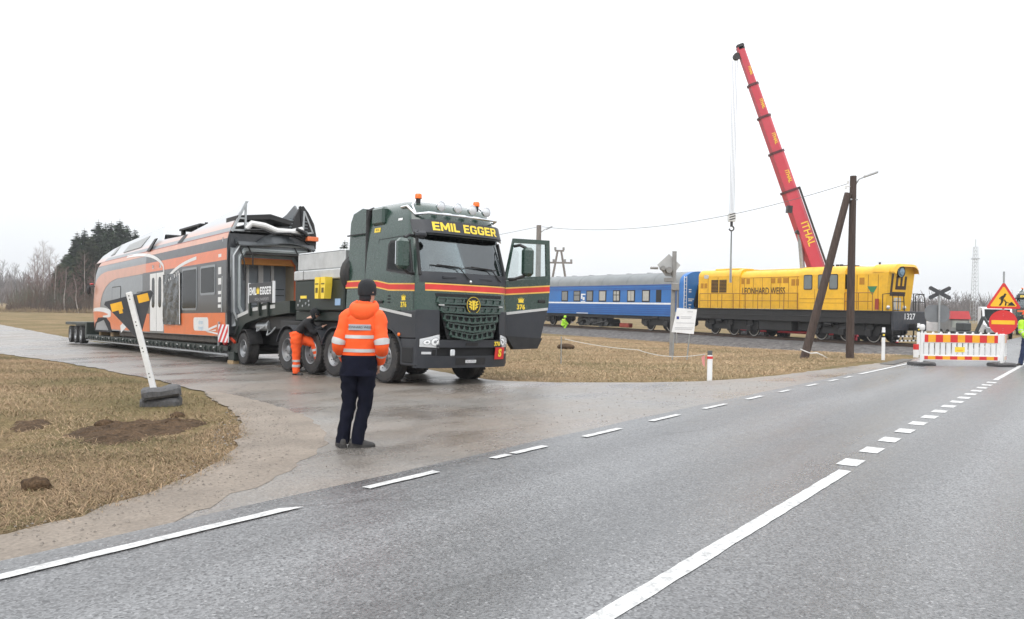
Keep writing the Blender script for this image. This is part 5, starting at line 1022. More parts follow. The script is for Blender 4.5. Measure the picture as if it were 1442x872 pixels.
for nm, P in (('emblem_bar', [(-.95, 2.62), (.75, 2.62), (.75, 2.85), (-.72, 2.85), (-.72, 3.85), (-.95, 3.85)]), ('emblem_bar', [(-.42, 2.98), (.75, 2.98), (.75, 3.72), (.52, 3.72), (.52, 3.18), (.30, 3.18), (.30, 3.72), (.08, 3.72), (.08, 3.18), (-.18, 3.18), (-.18, 3.72), (-.42, 3.72)])):
    part(nm, mat('emblem_brown', (.045, .022, .012), .5), lo, lambda q: q.prism(P, lambda u, v, d: (nx(v)+d, u*.82-.1, v), .004, .012), 0)
part('nose_door', mat('door_grey', (.42, .43, .43), .5), lo, lambda q: q.box(nx(2.1)-.05, nx(2.6)+.02, -.45, .15, 1.85, 2.52, .01)); part('door_slot', LY, lo, lambda q: [q.box(nx(2.6)+.015, nx(2.6)+.025, y, y+.06, 1.9, 2.48) for y in (-.3, -.06)])
for y in (-.92, .55): part('marker_light', LENS, lo, lambda q: q.lathe([(.12, 0), (.12, .5), (.09, .8), (.001, 1)], (nx(2)-.05, y, 1.98), (nx(2)+.14, y, 1.98), 14))
# side panels, louvres, doors
seam = mat('panel_joint_ochre', (.30, .13, .01), .6)  # dark ochre lines along the panel joints
for x in (-12.2, -11.35, -10.5, -9.7, -8.9, -8.15, -7.4): part('panel_seam', seam, lo, lambda q: q.box(x-.018, x+.018, -1.128, -1.11, 1.85, 3.80))
for x in (-15.9, -14.85, -13.35, -12.62): part('panel_seam', seam, lo, lambda q: q.box(x-.018, x+.018, -1.168, -1.15, 1.85, 3.9))
part('panel_seam', seam, lo, lambda q: q.box(-12.55, -7.0, -1.128, -1.11, 3.78, 3.81))
for x in (-2.7, -1.9, -1.2): part('panel_seam', seam, lo, lambda q: q.box(x-.018, x+.018, -1.148, -1.13, 1.85, 3.8))
for x0 in (-15.55, -14.70):
    o = part('louvre', mat('louvre_dark', (.03, .02, .01), .7), lo, lambda q: q.box(x0, x0+.74, -1.175, -1.15, 2.85, 3.72))
    for k in range(9): part('slat', mat('slat_ochre', (.36, .18, .01), .6), o, lambda q: q.box(x0+.01, x0+.73, -1.188, -1.172, 2.88+.094*k, 2.902+.094*k))
for x, z0, z1, w in ((-16.55, 3.15, 3.5, .3), (-16.15, 3.15, 3.5, .3), (-12.35, 3.4, 3.75, .32), (-11.85, 3.4, 3.75, .32), (-9.5, 3.42, 3.74, .35), (-8.95, 3.42, 3.74, .35), (-8.4, 3.42, 3.74, .45), (-7.75, 3.25, 3.65, .32), (-7.35, 3.25, 3.65, .32), (-3.0, 3.2, 3.55, .3), (-2.35, 3.25, 3.65, .36)):
    part('vent_grille', mat('vent_ochre', (.42, .19, .012), .7, var=.2, vs=30), lo, lambda q: q.box(x-w/2, x+w/2, -1.175 if x < -12.6 else (-1.15 if x > -3.3 else -1.132), -1.1, z0, z1, .006))
lettering('lettering', 'LEONHARD WEISS', .60, lambda u, v: (-10.42+u, -1.136, 2.92+v), mat('emblem_brown', (.05, .025, .012), .5), lo, .009, .80)
part('side_plate', mat('oval_plate', (.5, .5, .48), .5), lo, lambda q: q.prism(rrect(-16.35, -15.85, 3.82, 4.08, .12), lambda u, v, d: (u, d, v), -1.13, -1.18))
for x0, x1 in ((-6.55, -5.85), (-5.4, -4.7), (-4.52, -3.85)):
    o = part('cab_window', LK, lo, lambda q: q.prism(rrect(x0, x1, 2.98, 3.88, .1), lambda u, v, d: (u, d, v), -1.462, -1.480), 0)
    part('pane', mat('sky_grey_pane', (.16, .18, .18), .08), o, lambda q: q.prism(rrect(x0+.05, x1-.05, 3.03, 3.83, .08), lambda u, v, d: (u, d, v), -1.47, -1.486), 0)
part('cab_end_window', DGLASS, lo, lambda q: q.box(-3.36, -3.335, -1.42, -1.2, 3.0, 3.85)); part('cab_seam', seam, lo, lambda q: (q.box(-5.66, -5.63, -1.468, -1.44, 1.85, 3.0), q.box(-6.9, -3.4, -1.466, -1.44, 2.42, 2.45), q.box(-6.9, -3.4, -1.466, -1.44, 2.18, 2.2)))
part('cab_plate', LK, lo, lambda q: (q.box(-5.35, -5.0, -1.475, -1.45, 2.62, 2.82))); part('cab_notice', WHITE, lo, lambda q: q.box(-5.35, -5.0, -1.475, -1.45, 2.35, 2.55))
part('green_triangle', mat('triangle_green', (.04, .20, .09), .5), lo, lambda q: q.prism([(-1.95, 3.15), (-1.25, 3.15), (-1.6, 2.65)], lambda u, v, d: (u, d, v), -1.158, -1.15), 0); part('extinguisher', mat('dull_red', (.32, .05, .03), .5), lo, lambda q: q.cyl((-1.15, -1.3, 1.85), (-1.15, -1.3, 2.45), .11))
part('roof_hatch', LY, lo, lambda q: (q.box(-15.6, -13.2, -.8, .8, 4.36, 4.50, .06), q.box(-12.0, -7.5, -.55, .55, 4.24, 4.34, .03))); part('exhaust', LK, lo, lambda q: q.box(-7.5, -6.9, -.3, .3, 4.25, 4.42)); part('roof_box', LK, lo, lambda q: q.box(-4.6, -3.8, -.4, .4, 4.36, 4.44)); part('roof_aerial', LK, lo, lambda q: q.cyl((-2, 0, 4.3), (-2, 0, 4.55), .06))
for x in (-5.6, -5.2, -4.9): part('roof_horn', LK, lo, lambda q: q.box(x, x+.12, -.1, .1, 4.34, 4.52))
# handrails
def rail_(xs_, y, z1=2.78):
    q = MB(); q.tube([(xs_[0], y, z1), (xs_[-1], y, z1)], .028, 6); q.tube([(xs_[0], y, 2.3), (xs_[-1], y, 2.3)], .022, 6)
    for x in xs_: q.tube([(x, y, 1.78), (x, y, z1)], .026, 6)
    return q.build('handrail', LO, lo)
rail_(lin(-16.4, -7.0, 9), -1.50); rail_(lin(-3.3, -1.3, 3), -1.50); rail_(lin(-16.4, -7.0, 9), 1.50); rail_(lin(-3.3, -1.3, 3), 1.50)
for s in (-1, 1):
    q = MB(); q.tube([(.1, s*1.48, .5), (.1, s*1.50, 1.8), (.0, s*1.42, 2.75), (.0, s*.45, 2.75), (.06, s*.42, 1.8)], .03, 6); q.tube([(-.6, s*1.5, 1.78), (-.6, s*1.5, 2.7), (.0, s*1.46, 2.75)], .028, 6); q.tube([(.03, s*1.45, 2.3), (.03, s*.44, 2.3)], .024, 6); q.tube([(.02, s*.95, 1.78), (.02, s*.95, 2.75)], .024, 6); q.build('end_handrail', LK, lo)
# bogies: six wheels each, side frames, springs, boxes; fuel tank between
def bogie(parent, xc, wb=1.95, na=3, m=LK, r=.52, hw=1.15):
    B_ = thing_part('bogie', parent, Matrix.Translation((xc, 0, 0))); xs_ = [(k-(na-1)/2)*wb for k in range(na)]
    for s in (-1, 1):
        part('side_frame', m, B_, lambda q: (q.prism([(xs_[0]-.75, .55), (xs_[0]-.55, .40), (xs_[-1]+.55, .40), (xs_[-1]+.75, .55), (xs_[-1]+.7, .92), (xs_[0]-.7, .92)], lambda u, v, d: (u, s*(hw+d), v), -.08, .08)), 0)
        for x in xs_:
            o = part('wheel', m, B_, lambda q: q.lathe([(.05, -1), (r*.4, -1), (r*.8, -.4), (r*.98, -.5), (r, -.3), (r, .8), (r+.03, 1), (.05, 1)], (x, s*.80, r), (x, s*.87, r), 24))
            part('tread', WRIM, o, lambda q: q.lathe([(r*.985, 0), (r*.985, 1), (r*.90, 1), (r*.90, 0)], (x, s*.87, r), (x, s*(.91), r), 24))
            part('axle_box', m, B_, lambda q: (q.box(x-.18, x+.18, s*(hw+.1), s*(hw+.28), r-.2, r+.2, .03), q.prism([(x-.34, .98), (x+.34, .98), (x+.2, .62), (x-.2, .62)], lambda u, v, d: (u, s*(hw+d), v), .08, .16)))
            part('spring', m, B_, lambda q: [q.lathe([(.05, 0)]+[p for k in range(4) for p in ((.09, .1+.22*k), (.06, .2+.22*k))]+[(.05, 1)], (x+dx, s*(hw+.16), .70), (x+dx, s*(hw+.16), 1.12), 10) for dx in (-.30, .30)])
        part('brake_cylinder', m, B_, lambda q: q.cyl((xs_[0]+wb*.35, s*(hw+.2), .95), (xs_[0]+wb*.62, s*(hw+.2), .95), .13))
    return B_
bogie(lo, -3.6); bogie(lo, -13.4)
part('bogie_backing_box', LK, lo, lambda q: q.box(-16.2, -10.8, -.98, .98, .45, 1.1, .05)); part('bogie_backing_box', LK, lo, lambda q: q.box(-6.1, -1.1, -.98, .98, .45, 1.1, .05))  # dark boxes for the traction motors, added to block the view through
part('fuel_tank', LK, lo, lambda q: q.box(-10.6, -7.6, -1.35, 1.35, .42, 1.24, .06)); part('compressor_box', LK, lo, lambda q: (q.box(-7.2, -6.2, -1.2, -.4, .5, 1.2, .03), q.tube([(-7.0, -1.3, .45), (-7.0, -1.3, 1.2)], .04, 6), q.cyl((-6.9, -1.2, 1.05), (-5.9, -1.2, 1.05), .12)))
# --- sleeping coach behind
CB = mat('coach_blue', (.018, .145, .43), .4, var=.08, vs=1, dirt=.2, dcol=(.12, .17, .30), coat=.15); CBD = mat('coach_blue_rib', (.022, .085, .33), .45, var=.08); CR = mat('coach_roof_grey', (.19, .205, .21), .6, var=.12, vs=1.2, dirt=.3, dcol=(.28, .27, .25)); CURT = mat('net_curtain', (.42, .41, .37), .7, var=.12, vs=6); CGREY = mat('curtain_grey', (.22, .22, .21), .6, var=.15, vs=5)
co = thing('passenger_coach', 'blue passenger coach with white stripe and grey roof, coupled behind the yellow locomotive', 'railway coach', RM @ Matrix.Diagonal((1, 1, 1.07, 1))); X0, X1 = -18.6, -42.5
CHW = 1.48
part('body', CB, co, lambda q: q.loft([[(x, y, z) for y, z in ((-CHW, 1.08), (-CHW-.03, 2.0), (-CHW, 3.35), (CHW, 3.35), (CHW+.03, 2.0), (CHW, 1.08))] for x in (X0-.85, X1)]), 20)
ROOF = [(-CHW-.01, 3.35)]+[(-CHW*math.cos(a)*1.0, 3.36+.92*math.sin(a)**.8) for a in lin(.02, math.pi-.02, 15)]+[(CHW+.01, 3.35)]
part('roof', CR, co, lambda q: (q.loft([[(x, y, z) for y, z in ROOF] for x in (X0-.45, X1)])), 50)
for k in range(1, 7): part('roof_rib', mat('roof_rib_grey', (.14, .15, .155), .7), co, lambda q: q.loft([[(x, y*1.004, 3.36+(z-3.36)*1.006) for y, z in ROOF[1:-1]] for x in (X0-3.4*k-.03, X0-3.4*k+.03)]), 50)
for x in lin(X0-3, X1+2, 8): part('roof_vent', CR, co, lambda q: q.box(x-.2, x+.2, -.2, .2, 4.2, 4.32, .04))
END = [(y, z) for y, z in ROOF[1:-1]]+[(CHW, 1.08), (-CHW, 1.08)]
part('end_wall', CB, co, lambda q: q.loft([[(x, y*k_, z) for y, z in END] for x, k_ in ((X0-.45, 1.002), (X0-.05, .985), (X0, .95))]), 30)
part('vestibule', CB, co, lambda q: q.box(X0-.85, X0-.45, -1.1, 1.46, 1.1, 3.34)); part('vestibule_door', mat('vestibule_door_grey', (.16, .17, .18), .6), co, lambda q: q.box(X0-.84, X0-.44, -1.30, -1.12, 1.10, 3.30))  # vestibule door in plain grey
part('gangway', LK, co, lambda q: (q.box(X0, X0+.5, -.15, 1.2, 1.3, 3.3, .05))); part('gangway_canopy', DARK, co, lambda q: q.prism([(0, 1.2), (1.1, 1.2), (1.1, 3.4), (0, 3.4), (-.5, 2.0)], lambda u, v, d: (X0+.02+d, u*.9-.05, v), 0, .1), 0)
part('end_ladder', WHITE, co, lambda q: (q.box(X0-.02, X0+.03, -1.42, -1.39, 1.2, 3.9), q.box(X0-.02, X0+.03, -1.2, -1.17, 1.2, 3.9), [q.box(X0, X0+.02, -1.4, -1.18, z, z+.03) for z in lin(1.3, 3.8, 11)]))
part('end_print', WHITE, co, lambda q: [q.box(X0-.0, X0+.006, y0, y0+w, z, z+.06) for y0, w, z in ((-.95, .25, 2.95), (-.95, .25, 2.8), (-1.0, .55, 2.3), (-1.0, .4, 2.18), (-.95, .25, 1.9), (-.92, .15, 1.7))])
part('white_stripe', WHITE, co, lambda q: q.box(X0-.85, X1+.2, -CHW-.034, -CHW, 1.92, 2.04))
part('end_stripe', WHITE, co, lambda q: q.box(X0-.89, X0-.85, -CHW-.034, -CHW, 1.2, 3.0)); part('gutter', CBD, co, lambda q: q.box(X0-.5, X1, -CHW-.03, -CHW, 3.30, 3.36))
for z in (1.25, 1.4, 1.55, 1.7, 1.83): part('body_rib', CBD, co, lambda q: q.box(X0-.95, X1+.3, -CHW-.042+.0*(z), -CHW, z-.018, z+.018))
for z in (3.0, 3.12): part('body_rib', CBD, co, lambda q: q.box(X0-.95, X1+.3, -CHW-.030, -CHW, z-.018, z+.018))
def Lpx(px): r = (px-721)/1159; return -(22.1-45*r)/(.5+.866*r)
for i, (a, c_) in enumerate(((792.6, 801.5), (809.5, 819), (827.5, 837), (845, 855.5), (865, 875), (885, 896), (906, 917), (925.7, 933))):
    x0, x1 = Lpx(a), Lpx(c_); o = part('window', LK, co, lambda q: q.box(x0, x1, -CHW-.045, -CHW+.02, 2.08, 2.98, .01))
    if i < 7: part('pane', (CGREY if i in (0, 1, 2) else CURT), o, lambda q: q.box(x0+.12, x1-.12, -CHW-.05, -CHW, 2.18, 2.90))
    if i in (1, 4): part('glazing_bar', LK, o, lambda q: (q.box(x0, x1, -CHW-.055, -CHW, 2.58, 2.64)))
    if i in (4, 5): part('glazing_bar', LK if i == 4 else CGREY, o, lambda q: (q.box((x0+x1)/2-.04, (x0+x1)/2+.04, -CHW-.055, -CHW, 2.18, 2.9)))
for z in (2.25, 2.42, 2.62, 2.8):
    xw = [Lpx(p) for p in (936, 933.5, 925, 917.5, 905.5, 896.5, 884.5, 875.5, 864.5, 856, 844.5, 837.5, 827, 819.5, 809, 802, 792)]
    for a, c_ in list(zip(xw[1::2], xw[2::2])): part('body_rib', CBD, co, lambda q: q.box(a-.05, c_+.05, -CHW-.036, -CHW, z-.014, z+.014))
part('route_board', WHITE, co, lambda q: (q.box(Lpx(820), Lpx(826), -CHW-.04, -CHW, 2.62, 2.72), q.box(Lpx(820), Lpx(822), -CHW-.04, -CHW, 2.3, 2.6), q.box(Lpx(822.5), Lpx(825), -CHW-.04, -CHW, 2.2, 2.45), q.box(Lpx(820), Lpx(826), -CHW-.04, -CHW, 2.06, 2.12)))
part('sill_print', WHITE, co, lambda q: q.box(Lpx(814), Lpx(830), -CHW-.035, -CHW, 1.12, 1.17))
part('solebar', LK, co, lambda q: q.box(X0-.1, X1, -1.38, 1.38, .82, 1.075, .02))
bogie(co, X0-3.2, 2.4, 2); bogie(co, X1+4.0, 2.4, 2); part('end_skirt', LK, co, lambda q: q.box(X1+1.5, X1, -1.3, 1.3, .3, .85))
part('underframe_equipment', mat('greasy_grey', (.05, .05, .05), .6, var=.4, vs=3), co, lambda q: (q.box(-33.0, -28.2, -.9, .6, .12, .34, .03), q.cyl((-32.6, -1.0, .5), (-32.6, .3, .5), .42), q.cyl((-31.3, -1.05, .5), (-31.3, .3, .5), .36), q.cyl((-29.6, -1.05, .52), (-29.6, .2, .52), .44), q.cyl((-28.6, -1.1, .45), (-28.6, .2, .45), .28), q.ell((-30.5, -.9, .55), (.5, .4, .3)), q.tube([(-33, -1.1, .3), (-31.8, -1.15, .7), (-30.2, -1.15, .3), (-28.4, -1.1, .6)], .07, 6)))
part('red_chock', mat('dull_red', (.32, .05, .03), .5), co, lambda q: q.box(-26.8, -25.6, -1.1, -.6, .12, .45, .05))
px_, py_ = 5.0, 75.0
person('person in lime hi-vis crouching beside the coach underframe', Matrix.Translation((4.6, 74.3, -.5)),
       dict(pelvis=(0, 0, .45), neck=(.14, -.05, .92), head=(.20, -.08, 1.06), face=(.8, -.4, 0), sh_l=(.0, -.2, .85), sh_r=(.18, .14, .85), el_l=(.2, -.25, .62), el_r=(.35, .1, .62), wr_l=(.4, -.2, .5), wr_r=(.5, .05, .5),
            hip_l=(.02, -.1, .42), hip_r=(.02, .1, .42), kn_l=(.38, -.15, .5), kn_r=(.36, .12, .48), an_l=(.16, -.14, .09), an_r=(.12, .12, .09), toe_l=(1, 0, 0), toe_r=(1, 0, 0)), LIME, LIME, LIME, hatstyle='helmet')
# level crossing deck
part('crossing_panel', RUBBER, o := bpy.data.objects['railway_ballast'], lambda q: (q.box(1.5, 14, -.70, .70, -.06, -.004, .01)))
# ---------------------------------------------------------------- mobile crane behind the railway
CRED = mat('crane_red', (.54, .05, .075), .4, var=.07, vs=.6, dirt=.15, dcol=(.4, .2, .2)); CBLK = mat('crane_black', (.03, .025, .025), .5)
CB0 = Vector((20.9, 56, 0)); tip = Vector((15.2, 56, 19.4)); foot = Vector((21.55, 56, 2.3)); bd = (tip-foot).normalized(); blen = (tip-foot).length
CM = Matrix.Translation((21.8, 56.6, hz(21.8, 56.6)))
cr_ = thing('mobile_crane', 'mobile crane with tall red telescopic boom rising behind the yellow locomotive', 'crane', CM)
CI = CM.inverted(); cp = lambda v: CI @ Vector(v)
def bsec(t0, t1, w, hgt, m, nm):
    a, c_ = cp(foot+bd*t0), cp(foot+bd*t1); d = (c_-a).normalized(); y = Vector((0, 1, 0)); z = d.cross(y); q = MB(); P = [(-w/2, -hgt*.2), (-w/2, hgt/2), (w/2, hgt/2), (w/2, -hgt*.2), (w*.3, -hgt*.42), (0, -hgt/2), (-w*.3, -hgt*.42)]
    q.loft([[tuple(p+y*u+z*v) for u, v in P] for p in (a, c_)]); return q.build(nm, m, cr_, 25)
cuts = [blen-((19.4-z)/bd.z) for z in (9.77, 12.36, 14.76, 16.93)]
edges_ = [0]+cuts+[blen]
for i, (a, c_) in enumerate(zip(edges_, edges_[1:])):
    w = .92-.125*i; hh_ = 1.04-.13*i; s_ = bsec(a-(0 if i == 0 else .3), c_, w, hh_, CRED, 'boom_section')
    if i < 4:
        bsec(c_-.14, c_+.02, w+.09, hh_+.10, mat('collar_maroon', (.09, .02, .025), .5), 'boom_collar')
    # lettering along the boom's near face
    m_ = (a+c_)/2 if i else a+(c_-a)*.60; tsz = .70 if i == 0 else .40-.04*i; base_ = cp(foot+bd*(m_ if i == 0 else a+(c_-a)*.22+.3)); d = bd
    z_ = d.cross(Vector((0, 1, 0)))
    lettering('lettering', 'VITHAL' if False else 'ITHAL', tsz, lambda u, v: tuple(base_-d*u-z_*(v+(.05 if i else -.02))*1.0+Vector((0, -w/2-.012, 0))), YEL, s_, .008, .9)
part('boom_foot', CBLK, cr_, lambda q: q.bar(cp(foot-bd*.2), cp(foot+bd*2.3), 1.06, 1.16, .05)); part('hydraulic_cable', CBLK, cr_, lambda q: q.tube([cp(foot+bd*t_+bd.cross(Vector((0, 1, 0)))*-.45+Vector((0, -.52, 0))) for t_ in (1, 3, 5, cuts[0])], .07, 6))
part('lift_cylinder', STEEL, cr_, lambda q: (q.cyl(cp((20.0, 56, 1.6)), cp(foot+bd*5.2+Vector((-.3, 0, 0))), .16), q.cyl(cp((20.0, 56, 1.6)), cp((20.1, 56, 4.4)), .24)))
part('boom_lamp', CBLK, cr_, lambda q: q.bar(cp(foot+bd*(cuts[0]-1.7)+Vector((-.75, -.3, 0))), cp(foot+bd*(cuts[0]-1.2)+Vector((-.55, -.3, 0))), .35, .35)); part('boom_lamp', CBLK, cr_, lambda q: q.bar(cp(foot+bd*(cuts[0]-3.2)+Vector((-.7, -.3, 0))), cp(foot+bd*(cuts[0]-3.0)+Vector((-.55, -.3, 0))), .3, .3))
hp_ = Vector((14.85, 56, 0))
part('boom_head', CBLK, cr_, lambda q: (q.bar(cp(tip-bd*.2), cp(tip+bd*.2), .42, .45, .03), q.cyl(cp((14.95, 55.85, 18.75)), cp((14.95, 56.15, 18.75)), .24), q.bar(cp((14.95, 56, 18.75)), cp(tip-bd*.3), .2, .14), q.cyl(cp((15.3, 55.85, 19.5)), cp((15.3, 56.15, 19.5)), .14)))
for dx in (-.16, -.05, .06, .17): part('hoist_rope', mat('wire_rope', (.30, .31, .33), .6), cr_, lambda q: q.tube([cp((14.85+dx, 56, 18.5)), cp((14.83+dx*.8, 56, 7.9))], .018, 5))
hk = part('hook_block', mat('hook_stripes_white', (.62, .63, .62), .5), cr_, lambda q: q.prism([(-.22, 7.55), (.22, 7.55), (.26, 7.9), (.18, 8.12), (-.18, 8.12), (-.26, 7.9)], lambda u, v, d: cp((14.83+u, 56+d, v)), -.18, .18))
for k in range(3): part('hook_stripe', CBLK, hk, lambda q: q.prism([(-.20, 7.6+.17*k), (.20, 7.72+.17*k), (.20, 7.80+.17*k), (-.20, 7.68+.17*k)], lambda u, v, d: cp((14.83+u, 56+d, v)), -.186, -.181))
part('hook', CBLK, cr_, lambda q: (q.cyl(cp((14.83, 56, 7.2)), cp((14.83, 56, 7.55)), .09), q.tube([cp((14.83+.16*math.sin(a), 56, 7.08+.16*math.cos(a))) for a in lin(0, 4.6, 9)], .05, 6)))
for dx in (-.04, .05): part('lifting_chain', STEEL, cr_, lambda q: q.tube([cp((14.83, 56, 6.95)), cp((14.83+dx, 56, 3.4))], .045, 5))
crane_root, cr_ = cr_, thing_part('undercarriage', cr_, Matrix.Translation((.55, .35, 0)) @ Matrix.Rotation(R(-60), 4, 'Z'))
part('carrier', CRED, cr_, lambda q: (q.box(-6, 3.5, -1.3, 1.3, .75, 1.45, .05), q.box(-8.2, -6, -1.3, 1.3, .7, 2.2, .15))); part('turret', CRED, cr_, lambda q: (q.box(-2.2, 2.4, -1.2, 1.2, 1.6, 2.7, .1), q.cyl((0, 0, 1.45), (0, 0, 1.62), 1.1, n=24))); part('operator_cab', CRED, cr_, lambda q: q.box(-3.4, -2.25, -1.25, -.3, 1.55, 3.1, .12)); part('window', DGLASS, cr_, lambda q: q.box(-3.42, -2.6, -1.262, -.5, 2.2, 2.95)); part('window', DGLASS, cr_, lambda q: q.box(-8.215, -6.8, -1.31, 1.31, 1.5, 2.05))
part('counterweight', CBLK, cr_, lambda q: q.box(2.4, 3.4, -1.2, 1.2, 1.6, 2.5, .08))
for x in (-7.2, -5.5, .6, 2.2):
    for s in (-1, 1): wheel(cr_, x, s*1.12, .62, .53, .34, s)
for x in (-3.8, 3.3):
    for s in (-1, 1): part('outrigger', CRED, cr_, lambda q: (q.box(x-.15, x+.15, s*1.2, s*2.2, .8, 1.05), q.cyl((x, s*2.1, .15), (x, s*2.1, .9), .1), q.cyl((x, s*2.1, 0), (x, s*2.1, .15), .3)))
# ---------------------------------------------------------------- poles and wires
TAR = mat('tarred_pole', (.062, .042, .034), .85, var=.35, vs=3, stretch=(6, 6, .6), bump=.4, bs=30); WEATH = mat('weathered_pole', (.20, .18, .165), .9, var=.25, vs=3, stretch=(6, 6, .6), bump=.3, bs=30); CONC = mat('grey_concrete', (.26, .255, .245), .9, var=.15, vs=3, bump=.3)
def gz(x, y): return hz(x, y)
x, y = 12.84, 31.2; g = gz(x, y); po = thing('utility_pole', 'upright tarred wooden pole with a street lamp arm in front of the locomotive', 'utility pole', (x, y, g), 'dark tarred wooden poles')
part('pole', TAR, po, lambda q: q.tube([(0, 0, -.4), (-.01, 0, 3), (0, 0, 6.9)], [.15, .14, .12], 12))
part('lamp_arm', STEEL, po, lambda q: q.tube([(.08, 0, 6.55), (.2, -.05, 6.78), (.42, -.1, 6.88)], .03, 6)); part('street_lamp_head', mat('lamp_grey', (.5, .51, .52), .4), po, lambda q: (q.bar((.36, -.08, 6.87), (.85, -.2, 7.05), .20, .10, .03))); part('insulator', LIVW, po, lambda q: (q.cyl((-.2, 0, 6.6), (-.2, 0, 6.72), .04), q.cyl((-.28, 0, 6.4), (-.28, 0, 6.52), .04), q.bar((0, 0, 6.5), (-.3, 0, 6.5), .04, .04)))
a = at_ = (11.05, 31.0); tp = Vector((12.62, 31.12, 6.05)); st_ = thing('bracing_pole', 'slanting tarred wooden brace leaning on the street lamp pole', 'brace pole', (a[0], a[1], gz(*a)), 'dark tarred wooden poles')
part('pole', TAR, st_, lambda q: q.tube([Vector((-.08, 0, -.3)), (tp-Vector((a[0], a[1], gz(*a))))*.5, tp-Vector((a[0], a[1], gz(*a)))], [.16, .15, .13], 12)); part('bolt', STEEL, po, lambda q: q.cyl((-.3, -.08, 6.0), (.15, -.08, 6.0), .03))
b = MB(); V_ = [(a[0]+dx, a[1]-.25+dy, gz(*a)+dz) for dx, dy, dz in ((-.25, 0, .35), (-.1, -.05, .28), (.1, -.1, .20), (.35, -.05, .22), (.6, 0, .12), (.8, .1, .03))]; b.tube(V_, [.012, .022, .02, .025, .018, .01], 5); tag(b.build('barrier_tape', LIVW), 'scrap of white tape tangled at the foot of the slanting brace', 'tape')
x, y = 1.42, 45.9; p2 = thing('utility_pole', 'weathered wooden pole with a small lamp rising behind the open truck door', 'utility pole', (x, y, gz(x, y))); part('pole', WEATH, p2, lambda q: q.tube([(0, 0, -.5), (0, 0, 6.6)], [.17, .14], 10)); part('lamp_arm', STEEL, p2, lambda q: (q.tube([(.1, 0, 6.2), (.35, 0, 6.4), (.65, 0, 6.5)], .035, 6), q.bar((.4, 0, 6.38), (.75, 0, 6.55), .14, .08, .02)))
x, y = 6.25, 32.0; p3 = thing('signal_post', 'grey concrete post carrying a diamond shaped plate beside the info board', 'post', (x, y, gz(x, y))); part('pole', CONC, p3, lambda q: q.tube([(-.02, 0, -.3), (.03, 0, 4.08)], [.095, .085], 8)); part('diamond_plate', mat('plate_back_grey', (.42, .42, .41), .5), p3, lambda q: q.prism([(-.62, 3.55), (-.17, 3.98), (.28, 3.55), (-.05, 3.1), (-.28, 3.1)], lambda u, v, d: (u, d, v), .06, .09)); part('signal_lamp', CONC, p3, lambda q: (q.cyl((-.45, -.25, 3.42), (-.45, .05, 3.42), .09), q.cyl((-.9, .0, 3.42), (-.6, .0, 3.42), .05), q.cyl((-.2, -.22, 3.35), (-.2, .05, 3.35), .12), q.box(-.35, .1, -.06, .06, 2.9, 3.06, .02))); part('cable_box', CONC, p3, lambda q: (q.box(-.1, .2, -.2, -.1, 2.55, 2.85, .03), q.box(.12, .16, -.14, -.1, .5, 2.6)))
x, y = 6.2, 110.; pn = thing('power_pylon', 'A-frame wooden power pylon with two crossarms beyond the coach', 'pylon', (x, y, gz(x, y))); part('leg', WEATH, pn, lambda q: q.tube([(-1.9, 0, 0), (-.22, 0, 9.7)], [.2, .15], 6)); part('leg', WEATH, pn, lambda q: q.tube([(1.9, 0, 0), (.22, 0, 9.7)], [.2, .15], 6))
for z, w in ((7.9, 1.75), (9.5, .62), (5.0, .9)): part('crossarm', WEATH, pn, lambda q: q.box(-w, w, -.12, .12, z, z+.22))
for xx, z in ((-1.65, 8.1), (-.75, 8.1), (.75, 8.1), (1.6, 8.1), (-.55, 9.7), (.55, 9.7)): part('insulator', CONC, pn, lambda q: q.cyl((xx, 0, z), (xx, 0, z+.38), .15))
def sag(p, q_, s, n=24): p, q_ = Vector(p), Vector(q_); return [p.lerp(q_, t)-Vector((0, 0, 4*s*t*(1-t))) for t in lin(0, 1, n)]
WIRE = mat('wire_grey', (.12, .12, .125), .6)
for A_, B_, s_, lb in (((12.62, 31.2, 6.42), (1.6, 45.9, 6.0), .75, 'thin overhead wire sagging from the lamp pole to the pole behind the truck door'), ((1.4, 45.9, 6.0), (-22, 62, 5.2), .8, 'thin overhead wire running off behind the truck roof')):
    b = MB(); b.tube(sag(A_, B_, s_), .011, 5); tag(b.build('overhead_wire', WIRE), lb, 'wire')
# ---------------------------------------------------------------- leaning yield sign seen from behind
SP = Vector((-5.76, 13.45, hz(-5.76, 13.45)))
sg = thing('leaning_yield_sign', 'leaning give-way sign seen from its dark back on a white post in rubber blocks', 'road sign', Matrix.Translation(SP) @ Matrix.Rotation(R(-15.3), 4, 'Y'))
part('post', mat('white_post_enamel', (.70, .70, .69), .45, dirt=.3, dcol=(.4, .38, .35)), sg, lambda q: q.box(-.044, .044, -.03, .03, .2, 1.92, .008))
for z in (1.86, 1.80, 1.42, 1.36, .98, .92, .55, .49): part('post_hole', DARK, sg, lambda q: q.cyl((.0, -.0325, z), (.0, -.028, z), .011, n=8))
q = MB(); P = [(-.42, 1.78), (-.46, 1.825), (-.43, 1.87), (.34, 1.87), (.37, 1.825), (.33, 1.78), (-.02, 1.17), (-.05, 1.145), (-.08, 1.17)]; q.prism(P, lambda u, v, d: (u, d, v), .035, .05); sb_ = q.build('sign_plate', mat('sign_back_grey', (.045, .048, .055), .5, dirt=.2), sg, 0)
for P in ([(-.36, 1.68), (-.17, 1.68), (-.17, 1.81), (-.36, 1.81)], [(-.25, 1.62), (-.19, 1.62), (-.19, 1.68), (-.25, 1.68)], [(.10, 1.71), (.28, 1.71), (.28, 1.84), (.10, 1.84)]): part('sticker', mat('sticker_amber', (.80, .42, .03), .5), sb_, lambda q: q.prism(P, lambda u, v, d: (u, d, v), .0325, .0348), 0)
